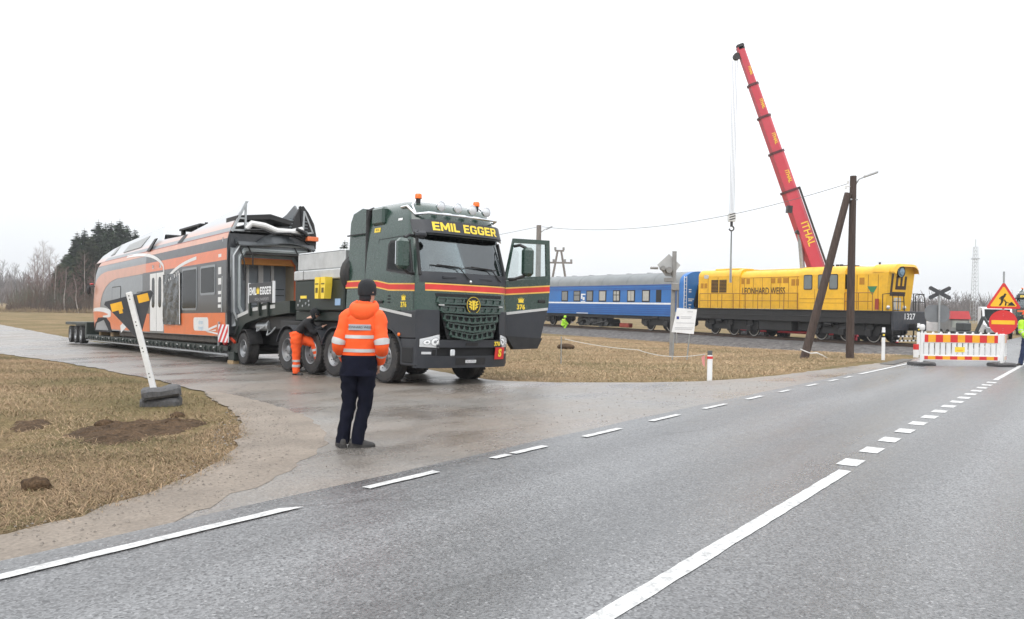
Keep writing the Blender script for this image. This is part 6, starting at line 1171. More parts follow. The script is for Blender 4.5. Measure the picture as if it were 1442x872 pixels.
RB = mat('recycled_rubber', (.085, .085, .088), .85, var=.3, vs=20, bump=.6, bs=60, dirt=.3)
def rblock(M, lab, grp=None):
    b = MB(); S = [(-.19, 0), (-.21, .03), (-.21, .09), (-.16, .125), (-.05, .13), (.05, .13), (.16, .125), (.21, .09), (.21, .03), (.19, 0)]; rr_ = random.Random(len(lab)); b.loft([[(x, y*k_*rr_.uniform(.93, 1.07), z*(.85 if k_ < 1 else rr_.uniform(.94, 1.06))) for y, z in S] for x, k_ in ((-.30, .76), (-.26, 1), (-.12, 1.02), (.0, .97), (.14, 1.02), (.26, 1), (.30, .76))]); o = b.build('rubber_base_block', RB, None, 30); o.matrix_world = M; return tag(o, lab, 'base block', grp)
rblock(Matrix.Translation(SP+Vector((.03, .05, -.02))) @ Matrix.Rotation(R(12), 4, 'Z') @ Matrix.Diagonal((1, 1, 1.3, 1)), 'dark rubber base block on the grass, lower one under the leaning sign', 'rubber blocks under the leaning sign'); rblock(Matrix.Translation(SP+Vector((.05, .02, .15))) @ Matrix.Rotation(R(24), 4, 'Z') @ Matrix.Rotation(R(-7), 4, 'Y') @ Matrix.Diagonal((1, 1, 1.35, 1)), 'dark rubber base block gripping the white post, upper one of the stack', 'rubber blocks under the leaning sign')
# ---------------------------------------------------------------- info board, delineators, tape
x, y = 6.1, 29.2; ib = thing('info_board', 'white information board on two thin steel posts before the tracks', 'notice board', (x, y, gz(x, y)))
q = MB(); q.prism([(-.42, .98), (.36, .92), (.46, 1.80), (-.24, 1.84)], lambda u, v, d: (u, d, v), -.02, .02); bd_ = q.build('board', WHITE, ib, 0)
for xx, x2 in ((-.34, -.28), (.18, .30)): part('post', STEEL, ib, lambda q: q.tube([(xx-.04, .05, -.1), (x2, .05, 1.7)], .025, 6))
part('printed_emblem', mat('flag_blue', (.03, .05, .25), .5), bd_, lambda q: q.box(-.26, -.17, -.024, -.02, 1.44, 1.54))
for z, x0, x1 in ((1.52, -.12, .28), (1.47, -.12, .24), (1.30, -.27, .36), (1.13, -.32, .34), (1.08, -.32, .3), (1.70, .12, .32)): part('printed_line', mat('print_grey', (.30, .31, .33), .6), bd_, lambda q: q.box(x0, x1, -.0235, -.0205, z, z+.014))
def delin(x, y, hgt, lab, red=True, cap=True):
    o = thing('delineator_post', lab, 'marker post', (x, y, gz(x, y)), 'white roadside marker posts')
    part('post', WHITE, o, lambda q: q.prism([(-.055, -.035), (.055, -.035), (.06, .0), (.03, .04), (-.03, .04), (-.06, 0)], lambda u, v, d: (u, v, d), -.1, hgt-.10))
    part('cap', mat('cap_grey', (.10, .105, .11), .6) if cap else WHITE, o, lambda q: q.prism([(-.05, -.03), (.05, -.03), (.055, .0), (.028, .036), (-.028, .036), (-.055, 0)], lambda u, v, d: (u, v, d), hgt-.10, hgt))
    part('band', RED if red else BLACK, o, lambda q: q.box(-.062, .062, -.0375, .042, hgt-.19, hgt-.13) if red else q.box(-.062, .062, -.0375, .042, hgt-.36, hgt-.18))
    if not red: part('reflector', YEL, o, lambda q: q.box(-.035, .035, -.04, -.036, hgt-.30, hgt-.24))
    return o
delin(4.66, 19.3, .70, 'white marker post with grey cap and red band on the straw verge'); delin(13.42, 29.7, 1.18, 'tall white marker post with black band left of the barricade', False, False); delin(17.3, 35.0, 1.35, 'white marker post just behind the left end of the barricade', False, False)
b = MB(); b.cyl((15.74, 32, gz(15.74, 32)), (15.74, 32, .15), .10); b.mi = 1; b.cyl((15.74, 32, .15), (15.74, 32, .36), .105); tag(b.build('short_marker_post', [WHITE, RED]), 'short white post with red top beside the crossing', 'marker post')
b = MB(); P = sag((1.7, 26.3, .55), (3.7, 24, .36), .05, 8)[:-1]+sag((3.7, 24, .36), (4.6, 19.5, .52), .12, 10)
b.loft([[tuple(p+Vector((0, 0, .008))), tuple(p+Vector((.003, .003, 0))), tuple(p-Vector((0, 0, .008))), tuple(p-Vector((.004, .004, 0)))] for p in P]); b.mi = 1; b.prism([(0, 0), (.16, -.05), (.10, -.22), (.0, -.28)], lambda u, v, d: (4.58-u*.5, 19.45+d, .50+v), 0, .004); tag(b.build('barrier_tape', [LIVW, mat('tape_pink', (.75, .30, .28), .6)]), 'white barrier tape strung from the red banded marker post across the straw', 'tape')
x, y = 1.55, 25.2; b = MB(); b.tube([(1.6, 26.4, gz(1.6, 26.4)), (1.6, 26.4, .62)], .02, 6); tag(b.build('tape_stake', STEEL), 'thin stake holding the far end of the barrier tape', 'stake')
# ---------------------------------------------------------------- barricade and signs on the road
BW = Vector((13.02, 26.2, hz(13.02, 26.2)+.035)); e_ = Vector((2.66, .12, 0)).normalized(); BM = Matrix((( e_.x, -e_.y, 0, BW.x), (e_.y, e_.x, 0, BW.y), (0, 0, 1, BW.z), (0, 0, 0, 1)))
bc = thing('road_barricade', 'white plastic barricade with red and amber blocks closing the road lane', 'barricade', BM); PW = mat('white_polyethylene', (.75, .75, .74), .45, var=.05, dirt=.25, dcol=(.5, .47, .43)); AMB = mat('amber_sheet', (.80, .38, .02), .45)
LB = 2.62
part('frame', PW, bc, lambda q: (q.box(.02, LB, -.03, .03, .70, 1.0, .012), q.box(.02, LB, -.03, .03, .14, .32, .012), q.box(0, .09, -.035, .035, .0, 1.02, .01), q.box(LB-.02, LB+.10, -.035, .035, .0, 1.02, .01)))
for k in range(14): part('slat', PW, bc, lambda q: q.box(.12+.183*k, .12+.183*k+.135, -.02, .02, .318, .702))
for k in range(10): part('top_knob', PW, bc, lambda q: q.prism([(0, 0), (.07, 0), (.05, .06), (.02, .06)], lambda u, v, d: (.12+.26*k+u, d, 1.0+v), -.025, .025))
cw = (LB-.22)/10.
for k in range(11):
    x0 = .12+(0 if k == 0 else cw*(k-.5)); x1 = .12+(cw*.5 if k == 0 else min(cw*10, cw*(k+.5)))
    part('sheeting_block', RED if k % 2 == 0 else AMB, bc, lambda q: q.box(x0, x1, -.0335, -.030, .725, .965)); part('sheeting_block', RED if k % 2 == 0 else AMB, bc, lambda q: q.box(x0, x1, -.0335, -.030, .175, .285))
part('yellow_label', YEL, bc, lambda q: q.box(1.12, 1.44, -.026, -.02, .42, .58)); part('label_print', AMB, bc, lambda q: q.box(1.18, 1.38, -.028, -.026, .46, .49))
rt = thing('road_barricade', 'short barricade panel turned away along the road at the right end', 'barricade', BM @ Matrix.Translation((LB+.14, .05, 0)) @ Matrix.Rotation(R(52), 4, 'Z')); part('frame', PW, rt, lambda q: (q.box(.0, .75, -.03, .03, .70, 1.0, .012), q.box(0, .75, -.03, .03, .14, .32, .012), q.box(0, .06, -.035, .035, 0, 1.02, .01), q.box(.70, .76, -.035, .035, 0, 1.0, .01), q.box(.05, .7, -.015, .015, .315, .705)))
for x0, m_ in ((.10, AMB), (.30, PW), (.5, RED)): part('sheeting_block', m_, rt, lambda q: q.box(x0, x0+.18, -.0335, -.030, .725, .965)); part('sheeting_block', m_, rt, lambda q: q.box(x0, x0+.18, -.0335, -.030, .175, .285))
def foot_(x, lab): rblock(BM @ Matrix.Translation((x, -.05, -.005)) @ Matrix.Rotation(R(4), 4, 'Z') @ Matrix.Diagonal((1.2, 1.3, .85, 1)), lab, 'rubber feet of the barricade')
foot_(.02, 'grey rubber foot on the road under the left end of the barricade'); foot_(LB+.02, 'grey rubber foot on the road under the right end of the barricade')
b = MB(); b.cyl((0, 0, 0), (0, 0, .1), .035); b.lathe([(.07, 0), (.085, .3), (.085, .7), (.05, 1)], (0, 0, .1), (0, 0, .28), 14); o = b.build('warning_lamp', LIVW); o.matrix_world = BM @ Matrix.Translation((.05, 0, 1.01)); tag(o, 'small white warning lamp on the left end of the barricade', 'lamp')
S0 = Vector((15.88, 26.6, hz(15.88, 26.6)+.03)); fc = Vector((-S0.x*.9, -S0.y, 0)).normalized(); SM = Matrix(((-fc.y, fc.x*-1, 0, S0.x), (fc.x, -fc.y, 0, S0.y), (0, 0, 1, S0.z), (0, 0, 0, 1)))
sp_ = thing('roadworks_sign_post', 'roadworks triangle above a red no entry disc on one post behind the barricade', 'road sign', SM)
part('post', STEEL, sp_, lambda q: q.cyl((0, .06, 0), (0, .06, 3.05), .03)); part('post_foot', RB, sp_, lambda q: q.box(-.3, .3, -.2, .3, 0, .1, .02))
def tri(r, zc, rc=.06):
    P = []
    for a in (90, 210, 330):
        cx, cz = (r-2*rc)*math.cos(R(a)), zc+(r-2*rc)*math.sin(R(a))
        for k in range(-4, 5): P.append((cx+rc*math.cos(R(a+k*15)), cz+rc*math.sin(R(a+k*15))))
    return P
pl3 = lambda u, v, d: (u, d, v); ZT = 2.14
pt_ = part('triangle_plate', RED, sp_, lambda q: q.prism(tri(.585, ZT, .05), pl3, 0, .02), 0); part('yellow_field', mat('sign_yellow', (.85, .47, .02), .45), pt_, lambda q: q.prism(tri(.445, ZT, .03), pl3, -.003, 0), 0)
def picto(P): part('worker_symbol', BLACK, pt_, lambda q: q.prism([(u*.79, ZT-.02+v*.79) for u, v in P], pl3, -.006, -.003), 0)
picto([(.05+.045*math.cos(a), .235+.045*math.sin(a)) for a in lin(0, 2*math.pi*11/12, 12)]); picto([(-.02, .20), (-.09, .16), (-.10, .02), (-.02, .0), (.03, .12), (.08, .17), (.03, .22)]); picto([(-.09, .04), (-.02, .02), (-.02, -.08), (-.10, -.22), (-.17, -.22), (-.16, -.20), (-.09, -.08)]); picto([(-.05, .03), (.03, .0), (.06, -.10), (.04, -.22), (.10, -.22), (.10, -.20), (.11, -.09), (.05, .03)]); picto([(-.09, .16), (-.16, .08), (-.13, .03), (-.10, .08)]); picto([(-.12, .06), (.22, -.12), (.21, -.14), (-.13, .04)]); picto([(.13, -.22), (.26, -.07), (.30, -.07), (.42, -.22)])
dn = part('no_entry_plate', RED, sp_, lambda q: q.cyl((0, .03, 1.40), (0, .01, 1.40), .40, n=36), 30); part('amber_bar', mat('sign_yellow', (.85, .47, .02), .45), dn, lambda q: q.box(-.325, .325, .004, .010, 1.34, 1.47)); part('rivet', STEEL, dn, lambda q: [q.cyl((x, .01, z), (x, .004, z), .008, n=6) for x, z in ((0, 1.62), (0, 1.68), (0, 1.20), (0, 1.14))])
# level crossing cross and signal plate, seen from behind
x, y = 19.75, 38.0; cs = thing('level_crossing_sign', 'dark backed level crossing cross and rounded signal plate on a steel post', 'crossing sign', (x, y, gz(x, y))); part('post', STEEL, cs, lambda q: q.cyl((0, .05, 0), (0, .05, 2.95), .05)); SBK = mat('sign_back_grey', (.045, .048, .055), .5)
for s in (-1, 1): part('cross_arm', SBK, cs, lambda q: q.prism([(-.52, -.09), (-.58, 0), (-.52, .09), (.52, .09), (.58, 0), (.52, -.09)], lambda u, v, d: (u*math.cos(R(27))-v*math.sin(R(27)), d, 2.78+s*(u*math.sin(R(27))+v*math.cos(R(27)))), 0 if s < 0 else .021, .02 if s < 0 else .041), 0)
part('signal_plate', mat('plate_grey', (.17, .18, .19), .6), cs, lambda q: q.prism(rrect(-.62, .52, 1.42, 2.22, .3), lambda u, v, d: (u, d, v), .12, .16), 0); part('signal_box', SBK, cs, lambda q: [q.cyl((x_, .16, 1.75), (x_, .4, 1.75), .16) for x_ in (-.35, .25)])
sheet('drain_patch', [(.35, 28.3), (.5, 32.6), (.9, 32.8), (.85, 28.6)], .036, mat('wet_tar_patch', (.03, .03, .032), .35, var=.3), .5)
# ---------------------------------------------------------------- trees
BARK = mat('spruce_bark', (.10, .075, .06), .95, var=.3, vs=4); NEED = mat('spruce_needles', (.018, .032, .013), .9, var=.45, vs=.7, spec=.2); NEED2 = mat('spruce_needles_olive', (.032, .042, .015), .9, var=.45, vs=.7, spec=.2)
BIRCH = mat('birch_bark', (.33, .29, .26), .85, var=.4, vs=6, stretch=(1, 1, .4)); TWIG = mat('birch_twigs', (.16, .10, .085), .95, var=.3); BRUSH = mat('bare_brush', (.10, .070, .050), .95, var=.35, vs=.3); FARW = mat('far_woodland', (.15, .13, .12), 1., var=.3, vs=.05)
def quads(V4, name, m, parent=None):
    A = np.asarray(V4, float).reshape(-1, 3); n = len(A)//4; me = bpy.data.meshes.new(name); me.from_pydata(A.tolist(), [], np.arange(n*4).reshape(n, 4).tolist()); me.materials.append(m); return link(name, me, parent)
def spruce(x, y, hgt, seed, lab, w=.17, m=None, dens=1.):
    t = thing('spruce_tree', lab, 'spruce', (x, y, gz(x, y)-.1), 'spruces on the edge of the wood'); r = np.random.default_rng(seed); rn = random.Random(seed)
    part('trunk', BARK, t, lambda q: q.tube([(0, 0, 0), (rn.uniform(-.1, .1), 0, hgt*.5), (0, 0, hgt)], [hgt*.016, hgt*.010, .02], 7))
    Q = []; z = hgt*.05
    while z < hgt*.985:
        f = 1-z/hgt; L_ = hgt*w*(f**.8)*rn.uniform(.75, 1.15)+.18; nb = max(5, int((6+7*f)*dens)); a0 = rn.uniform(0, 6)
        for k in range(nb):
            a = a0+2*math.pi*k/nb+rn.uniform(-.25, .25); l1 = L_*rn.uniform(.65, 1.2); dr = .28+.30*f; d = np.array((math.cos(a), math.sin(a), 0)); s = np.array((-math.sin(a), math.cos(a), 0))
            ns = max(2, int(l1/.42))
            for i in range(ns):
                u0 = l1*i/ns; u1 = l1*(i+1.25)/ns; zz = z-dr*u0+.10*u0*u0/max(l1, .3); z1 = z-dr*u1+.10*u1*u1/max(l1, .3)
                for sd in (-1, 1):
                    ww = (.30+.42*(1-i/ns))*min(1, l1)*rn.uniform(.6, 1.2); p0 = d*u0+np.array((0, 0, zz)); p1 = d*u1+np.array((0, 0, z1)); q_ = s*sd*ww+np.array((0, 0, -ww*rn.uniform(.3, .9)))+d*ww*.5
                    Q += [p0, p1, p1+q_*.55, p0+q_]
        z += hgt*.016+.22*f*rn.uniform(.7, 1.2)
    quads(Q, 'crown', m or NEED, t); return t
def bare(x, y, hgt, seed, lab, cat, nm, trunk, twig, spread=.22, lean=0., nb=26, grp=None, low=.3, tw=.02):
    t = thing(nm, lab, cat, (x, y, gz(x, y)-.1), grp); rn = random.Random(seed); top = Vector((lean*hgt, 0, hgt))
    C = [Vector((0, 0, 0)), top*.35+Vector((rn.uniform(-.2, .2), 0, 0)), top*.7+Vector((rn.uniform(-.25, .25), 0, 0)), top]
    part('trunk', trunk, t, lambda q: q.tube(catmull(C, 4), [hgt*.011*(1-.93*i/12)+.012 for i in range(13)], 7))
    Q = []; cc = catmull(C, 20)
    def strip(a, b, w0, w1):
        d = (b-a); s = d.cross(Vector((rn.uniform(-1, 1), rn.uniform(-1, 1), rn.uniform(-1, 1)))).normalized(); Q.extend([a-s*w0, a+s*w0, b+s*w1, b-s*w1])
    def branch(p, d, ln, w, depth):
        q_ = p; k = 3
        for i in range(k):
            d = (d+Vector((rn.uniform(-.25, .25), rn.uniform(-.25, .25), rn.uniform(-.05, .22)))).normalized(); e = q_+d*ln/k; strip(q_, e, w*(1-i/k*.6), w*(1-(i+1)/k*.6)); q_ = e
            if depth > 0:
                for _ in range(3 if depth == 1 else 2): branch(q_, (d+Vector((rn.uniform(-.9, .9), rn.uniform(-.9, .9), rn.uniform(-.3, .5)))).normalized(), ln*rn.uniform(.35, .6), w*.55, depth-1)
    for k in range(nb):
        f = low+(1-low)*(k+rn.random())/nb; p = cc[min(len(cc)-1, int(f*(len(cc)-1)))]; a = rn.uniform(0, 6.28); ln = hgt*spread*(1.15-f)*rn.uniform(.7, 1.25)+.3
        branch(p, Vector((math.cos(a), math.sin(a), rn.uniform(.6, 1.4))).normalized(), ln, tw*(1.4-f), 2)
    quads([tuple(v) for v in Q], 'crown', twig, t); return t
SPR = [(107, 326, 156, .15, 'slim spruce at the left shoulder of the dark wood'), (117, 321, 158, .15, 'spruce second from the left shoulder of the dark wood'), (137, 309, 160, .17, 'tallest pointed spruce on the left half of the dark wood'), (147, 313, 163, .15, 'narrow spruce between the two tall tops of the dark wood'), (155, 311, 158, .17, 'broad spruce left of the rightmost tops of the dark wood'), (167, 308, 156, .18, 'bushy spruce with the highest top of the dark wood'), (177, 316, 158, .18, 'rightmost dark spruce nearest the railcar roof'), (99, 347, 157, .17, 'middle sized spruce on the sloping left edge of the wood'), (90, 358, 160, .18, 'lower spruce on the sloping left edge of the wood'), (81, 372, 163, .18, 'lowest leftmost spruce of the dark wood'), (127, 331, 154, .18, 'spruce in front filling the middle of the dark wood'), (160, 330, 152, .19, 'low spruce in front of the rightmost tops'), (188, 322, 160, .17, 'spruce half hidden behind the railcar cab'), (112, 350, 152, .19, 'short wide spruce low in the dark wood')]
CAMZ = 1.6
def topz(px, py, Y): return CAMZ+(417.35+.01745*px-py)*Y/1159
for i, (px, py, Y, w, lb) in enumerate(SPR):
    x = (px-721)/1159*Y; spruce(x, Y, topz(px, py, Y)-gz(x, Y)+.1, 30+i, lb, w*1.75, NEED2 if i in (7, 8, 10, 13) else NEED)
x = (484-721)/1159*95; spruce(x, 95, topz(484, 337, 95)-gz(x, 95), 77, 'lone spruce showing between the aluminium locker and the truck cab', .2)
BIR = [(61, 342, 150, .0, 'white trunked bare birch standing left of the dark wood'), (78, 362, 149, .01, 'slender bare birch just right of the white trunked one'), (53, 352, 152, -.01, 'bare birch with reddish twigs at the left of the clump'), (47, 360, 155, 0, 'leftmost bare birch of the reddish clump'), (70, 350, 156, .01, 'bare birch behind the white trunked one'), (104, 388, 146, -.16, 'leaning pale birch trunk in front of the dark wood'), (118, 357, 150, .01, 'tall bare birch before the tallest spruces'), (92, 378, 147, .02, 'small bare birch in front of the low spruces'), (134, 372, 147, .03, 'thin bare birch low in front of the right half of the wood')]
for i, (px, py, Y, ln, lb) in enumerate(BIR):
    x = (px-721)/1159*Y; bare(x-ln*topz(px, py, Y), Y, topz(px, py, Y)-gz(x, Y)+.1, 50+i, lb, 'birch', 'birch_tree', BIRCH, TWIG, .24, ln, 30, 'bare birches before the wood', .22, .028)
def thicket(name, boxes, n, m, seed, hw=.04, lab=None):
    r = np.random.default_rng(seed); Q = []
    for (x0, x1, y0, y1, h0, h1) in boxes:
        X = r.uniform(x0, x1, n); Y = r.uniform(y0, y1, n); Z = H(X, Y); hh_ = r.uniform(h0, h1, n)*(.6+.4*np.sin(X*.35+seed)**2); dx = r.normal(0, .16, n)*hh_; dy = r.normal(0, .1, n)*hh_; z0 = r.uniform(0, .55, n)*hh_
        a = np.stack([X, Y, Z+z0], 1); b_ = np.stack([X+dx, Y+dy, Z+z0+hh_*.5], 1); s = np.stack([np.full(n, 1.), np.zeros(n), np.zeros(n)], 1)*(hw*r.uniform(.5, 1.3, n))[:, None]
        Q.append(np.stack([a-s, a+s, b_+s*.4, b_-s*.4], 1).reshape(-1, 3))
    return tag(quads(np.concatenate(Q), name, m), kind='stuff')
thicket('undergrowth', [(-92, -64, 148, 158, 2, 8), (-90, -70, 146, 150, 1, 4)], 3000, BRUSH, 3, .045); thicket('undergrowth', [(-90, -66, 147, 156, 2, 6)], 2200, mat('grey_green_brush', (.10, .10, .07), .95, var=.4, vs=.3), 8, .05)
thicket('undergrowth', [(-95, -60, 143, 149, .3, 1.3)], 2500, mat('pale_scrub', (.22, .16, .09), .95, var=.3, vs=.3), 9, .05)
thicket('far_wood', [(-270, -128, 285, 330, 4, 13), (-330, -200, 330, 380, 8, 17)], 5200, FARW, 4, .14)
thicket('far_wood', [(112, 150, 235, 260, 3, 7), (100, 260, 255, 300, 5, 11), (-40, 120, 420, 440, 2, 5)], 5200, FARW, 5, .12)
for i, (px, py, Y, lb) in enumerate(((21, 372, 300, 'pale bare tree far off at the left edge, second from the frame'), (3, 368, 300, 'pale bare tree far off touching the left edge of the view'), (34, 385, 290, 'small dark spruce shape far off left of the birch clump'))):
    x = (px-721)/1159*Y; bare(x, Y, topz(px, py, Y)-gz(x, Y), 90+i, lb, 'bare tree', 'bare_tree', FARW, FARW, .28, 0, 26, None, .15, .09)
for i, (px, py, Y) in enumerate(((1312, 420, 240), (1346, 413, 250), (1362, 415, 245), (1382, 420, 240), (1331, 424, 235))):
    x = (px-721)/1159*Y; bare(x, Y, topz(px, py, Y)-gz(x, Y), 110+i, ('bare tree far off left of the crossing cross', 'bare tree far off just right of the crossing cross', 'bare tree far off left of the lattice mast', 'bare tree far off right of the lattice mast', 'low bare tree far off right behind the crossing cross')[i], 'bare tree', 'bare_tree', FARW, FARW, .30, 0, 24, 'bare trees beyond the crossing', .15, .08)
# lattice mast
x, Y = 95.5, 170; g = gz(x, Y); tm = thing('lattice_mast', 'grey lattice radio mast far behind the crossing', 'mast', (x, Y, g)); HM = 15.8
for sx_, sy_ in ((-1, -1), (1, -1), (1, 1), (-1, 1)): part('mast_leg', STEEL, tm, lambda q: q.tube([(sx_*.58, sy_*.58, 0), (sx_*.30, sy_*.30, HM)], .04, 5))
q = MB()
for k in range(20):
    z0, z1 = HM*k/20, HM*(k+1)/20; w0, w1 = .58-.28*k/20, .58-.28*(k+1)/20
    for (ax_, bx_) in (((-1, -1), (1, -1)), ((1, -1), (1, 1)), ((1, 1), (-1, 1)), ((-1, 1), (-1, -1))): q.tube([(ax_[0]*w0, ax_[1]*w0, z0), (bx_[0]*w1, bx_[1]*w1, z1)], .018, 4); q.tube([(ax_[0]*w1, ax_[1]*w1, z1), (bx_[0]*w1, bx_[1]*w1, z1)], .018, 4)
o = q.build('mast_lattice', STEEL, tm, 0); o['kind'] = 'stuff'; part('mast_platform', STEEL, tm, lambda q: q.box(-.6, .6, -.6, .6, HM*.84, HM*.85)); part('mast_tip', STEEL, tm, lambda q: q.cyl((0, 0, HM), (0, 0, HM+1.6), .05))
# ---------------------------------------------------------------- dry grass and soil
def blades(name, poly, n, seed, hmin, hmax, wmin, wmax, cols, flat=.8, hole=None):
    """curved single blades, many lying flat, each with its own straw or green colour"""
    r = np.random.default_rng(seed); us = [p[0] for p in poly]; ts = [p[1] for p in poly]; U = r.uniform(min(us), max(us), n*4); T = r.uniform(min(ts), max(ts), n*4); k = inside(U, T, poly)
    if hole is not None: k &= ~hole(U, T)
    U, T = U[k][:n], T[k][:n]; n = len(U); X, Y = XY(U, T); Z = H(X, Y)
    cl = np.sin(U*1.9+np.sin(T*1.3)*2)*np.sin(T*2.3+np.cos(U*1.1)*2); hh_ = r.uniform(hmin, hmax, n)*(1+.45*cl); w = r.uniform(wmin, wmax, n); a = r.uniform(0, 2*np.pi, n); el = np.clip(r.beta(1.5, 2.2, n)*1.5*(1-flat)+r.random(n)*.45, .06, 1.4)
    d = np.stack([np.cos(a)*np.cos(el), np.sin(a)*np.cos(el), np.sin(el)], 1); s = np.stack([-np.sin(a), np.cos(a), np.zeros(n)], 1)*w[:, None]; p = np.stack([X, Y, Z-.004], 1)
    m1 = p+d*(hh_*.55)[:, None]; d2 = d.copy(); d2[:, 2] -= .35+.3*r.random(n); m2 = m1+d2*(hh_*.5)[:, None]; m2[:, 2] = np.maximum(m2[:, 2], Z+.006)
    V = np.stack([p-s, p+s, m1+s*.8, m1-s*.8, m2], 1).reshape(-1, 3); b0 = np.arange(n)*5; me = bpy.data.meshes.new(name)
    me.vertices.add(n*5); me.vertices.foreach_set('co', V.ravel()); loops = np.stack([b0, b0+1, b0+2, b0+3, b0+3, b0+2, b0+4], 1).ravel(); me.loops.add(len(loops)); me.loops.foreach_set('vertex_index', loops.astype(np.int32))
    st = np.stack([np.arange(n)*7, np.arange(n)*7+4], 1).ravel().astype(np.int32); me.polygons.add(n*2); me.polygons.foreach_set('loop_start', st); me.update(calc_edges=True)
    C = np.array(cols); gm = np.clip(.5+.5*np.sin(U*.75+2*np.sin(T*.5))*np.cos(T*.9+U*.3)+r.normal(0, .22, n), 0, .999); ci = (gm*len(C)).astype(int); col = C[ci]*(r.uniform(.65, 1.3, n)[:, None]); at_ = me.color_attributes.new('tint', 'FLOAT_COLOR', 'POINT'); at_.data.foreach_set('color', np.repeat(np.concatenate([col, np.ones((n, 1))], 1), 5, 0).ravel().astype(np.float32))
    m = MATS.get('grass_blade')
    if not m:
        m = bpy.data.materials.new('grass_blade'); MATS['grass_blade'] = m; m.use_nodes = True; b_ = m.node_tree.nodes['Principled BSDF']; q_ = m.node_tree.nodes.new('ShaderNodeAttribute'); q_.attribute_name = 'tint'; m.node_tree.links.new(q_.outputs['Color'], b_.inputs['Base Color']); b_.inputs['Roughness'].default_value = .8; b_.inputs['Specular IOR Level'].default_value = .2
    me.materials.append(m); return tag(link(name, me), kind='stuff')
STRAW = [(.37, .265, .165), (.29, .20, .115), (.33, .23, .14), (.18, .12, .07), (.25, .18, .10), (.155, .125, .06), (.115, .105, .045)]
def mudhole(U, T): return ((((U-5.1)/.85)**2+((T-5.9)/.8)**2 < 1) | (((U-6.8)/.5)**2+((T-5.2)/.32)**2 < 1)) & (rng.random(U.shape) < .80)
def isl_poly(du): return [(.96+du, -1.0), (.94+du, 2.2), (1.04+du, 3.1), (1.45+du, 4.1), (2.0+du, 4.98), (3.3, 6.2), (5.0, 7.45), (7.55, 8.65), (12.95, 10.4), (22.3, 12.8), (29.1, 14.0), (29.1, 6), (12, -1)]
blades('dry_grass', isl_poly(0), 170000, 11, .06, .18, .0014, .0040, STRAW, .70, mudhole)
blades('dry_grass', [(1.02, .8), (1.0, 2.2), (1.1, 3.1), (1.45, 4.1), (2.0, 4.98), (3.3, 6.2), (4.5, 7.0), (5, 4.6), (4, 2), (3, .8)], 70000, 12, .05, .13, .0012, .0030, STRAW[::-1], .75, mudhole)
def bank(U, T): X, Y = XY(U, T); return np.abs((X-23.27)*.866+(Y-45.67)*.5) < 4.2+.5*np.sin(U*3)+.3*np.sin(T*5)
blades('dry_grass', [(6.4, 15.0), (4.7, 15.75), (3.4, 16.75), (2.45, 18.1), (1.95, 20.4), (1.8, 23), (1.6, 30), (1.9, 40), (6, 47), (16, 52), (26, 62), (30, 50), (22, 33), (16, 21.5), (10, 17.6)], 150000, 13, .07, .22, .0025, .006, [(.46, .335, .205), (.40, .28, .16), (.44, .31, .185), (.29, .19, .11), (.39, .28, .165), (.27, .20, .11)], .8, bank)
# clods and stones
def pebbles(name, poly, n, seed, r0, r1, m):
    r = np.random.default_rng(seed); us = [p[0] for p in poly]; ts = [p[1] for p in poly]; U = r.uniform(min(us), max(us), n*4); T = r.uniform(min(ts), max(ts), n*4); k = inside(U, T, poly); U, T = U[k][:n], T[k][:n]; n = len(U); X, Y = XY(U, T); Z = H(X, Y)+.022; s = r0+(r1-r0)*r.random(n)**3
    base = np.array([(1, 0, 0), (0, 1, 0), (-1, 0, 0), (0, -1, 0), (0, 0, .8), (0, 0, -.5)]); V = np.stack([X, Y, Z], 1)[:, None]+base[None]*s[:, None, None]*r.uniform(.6, 1.3, (n, 6, 1)); f = np.array([(0, 1, 4), (1, 2, 4), (2, 3, 4), (3, 0, 4), (1, 0, 5), (2, 1, 5), (3, 2, 5), (0, 3, 5)])
    me = bpy.data.meshes.new(name); me.from_pydata(V.reshape(-1, 3).tolist(), [], (f[None]+(np.arange(n)*6)[:, None, None]).reshape(-1, 3).tolist()); me.materials.append(m); return tag(link(name, me), kind='stuff')
STONE = mat('loose_stone', (.20, .175, .15), .9, var=.45, vs=30)
pebbles('loose_gravel', [(.4, -1), (.42, 2.9), (.6, 3.72), (.95, 4.4), (1.65, 5.35), (2.75, 6.5), (4.2, 7.6), (6.8, 8.85), (6.5, 8.2), (5.2, 7.15), (3.6, 5.9), (2.3, 4.75), (1.65, 3.95), (1.15, 3.0), (1.1, -1)], 2600, 21, .004, .018, STONE)
pebbles('loose_gravel', [(.9, 4.6), (3, 6.8), (6, 8.9), (6, 13), (3.2, 15.5), (1.2, 19), (.6, 22), (.45, 6)], 900, 22, .004, .014, STONE)
def clod(u, t, r_, lab, seed):
    rn = np.random.default_rng(seed); q = MB(); q.ell((0, 0, 0), (r_, r_*.8, r_*.55), 12, 8); q.v = [tuple(np.array(v)*(1+.18*math.sin(v[0]*60+seed)*math.cos(v[1]*50)+rn.normal(0, .05))) for v in q.v]; x, y = XY(u, t); o = q.build('soil_clod', MUD, None, 60); o.location = (float(x), float(y), hz(x, y)+r_*.18+.01); tag(o, lab, 'soil clod')
clod(2.4, 3.36, .13, 'round dark molehill clod alone in the near grass', 1); clod(5.92, 6.91, .10, 'dark earth clod at the tip of the churned soil near the sign', 2); clod(5.75, 5.75, .13, 'largest dark clod in the middle of the churned soil', 3); clod(5.2, 6.4, .11, 'dark clod at the near right of the churned soil', 4); clod(1.5, 3.1+1.55, .02, 'small dark lump on the sandy shoulder edge', 5)
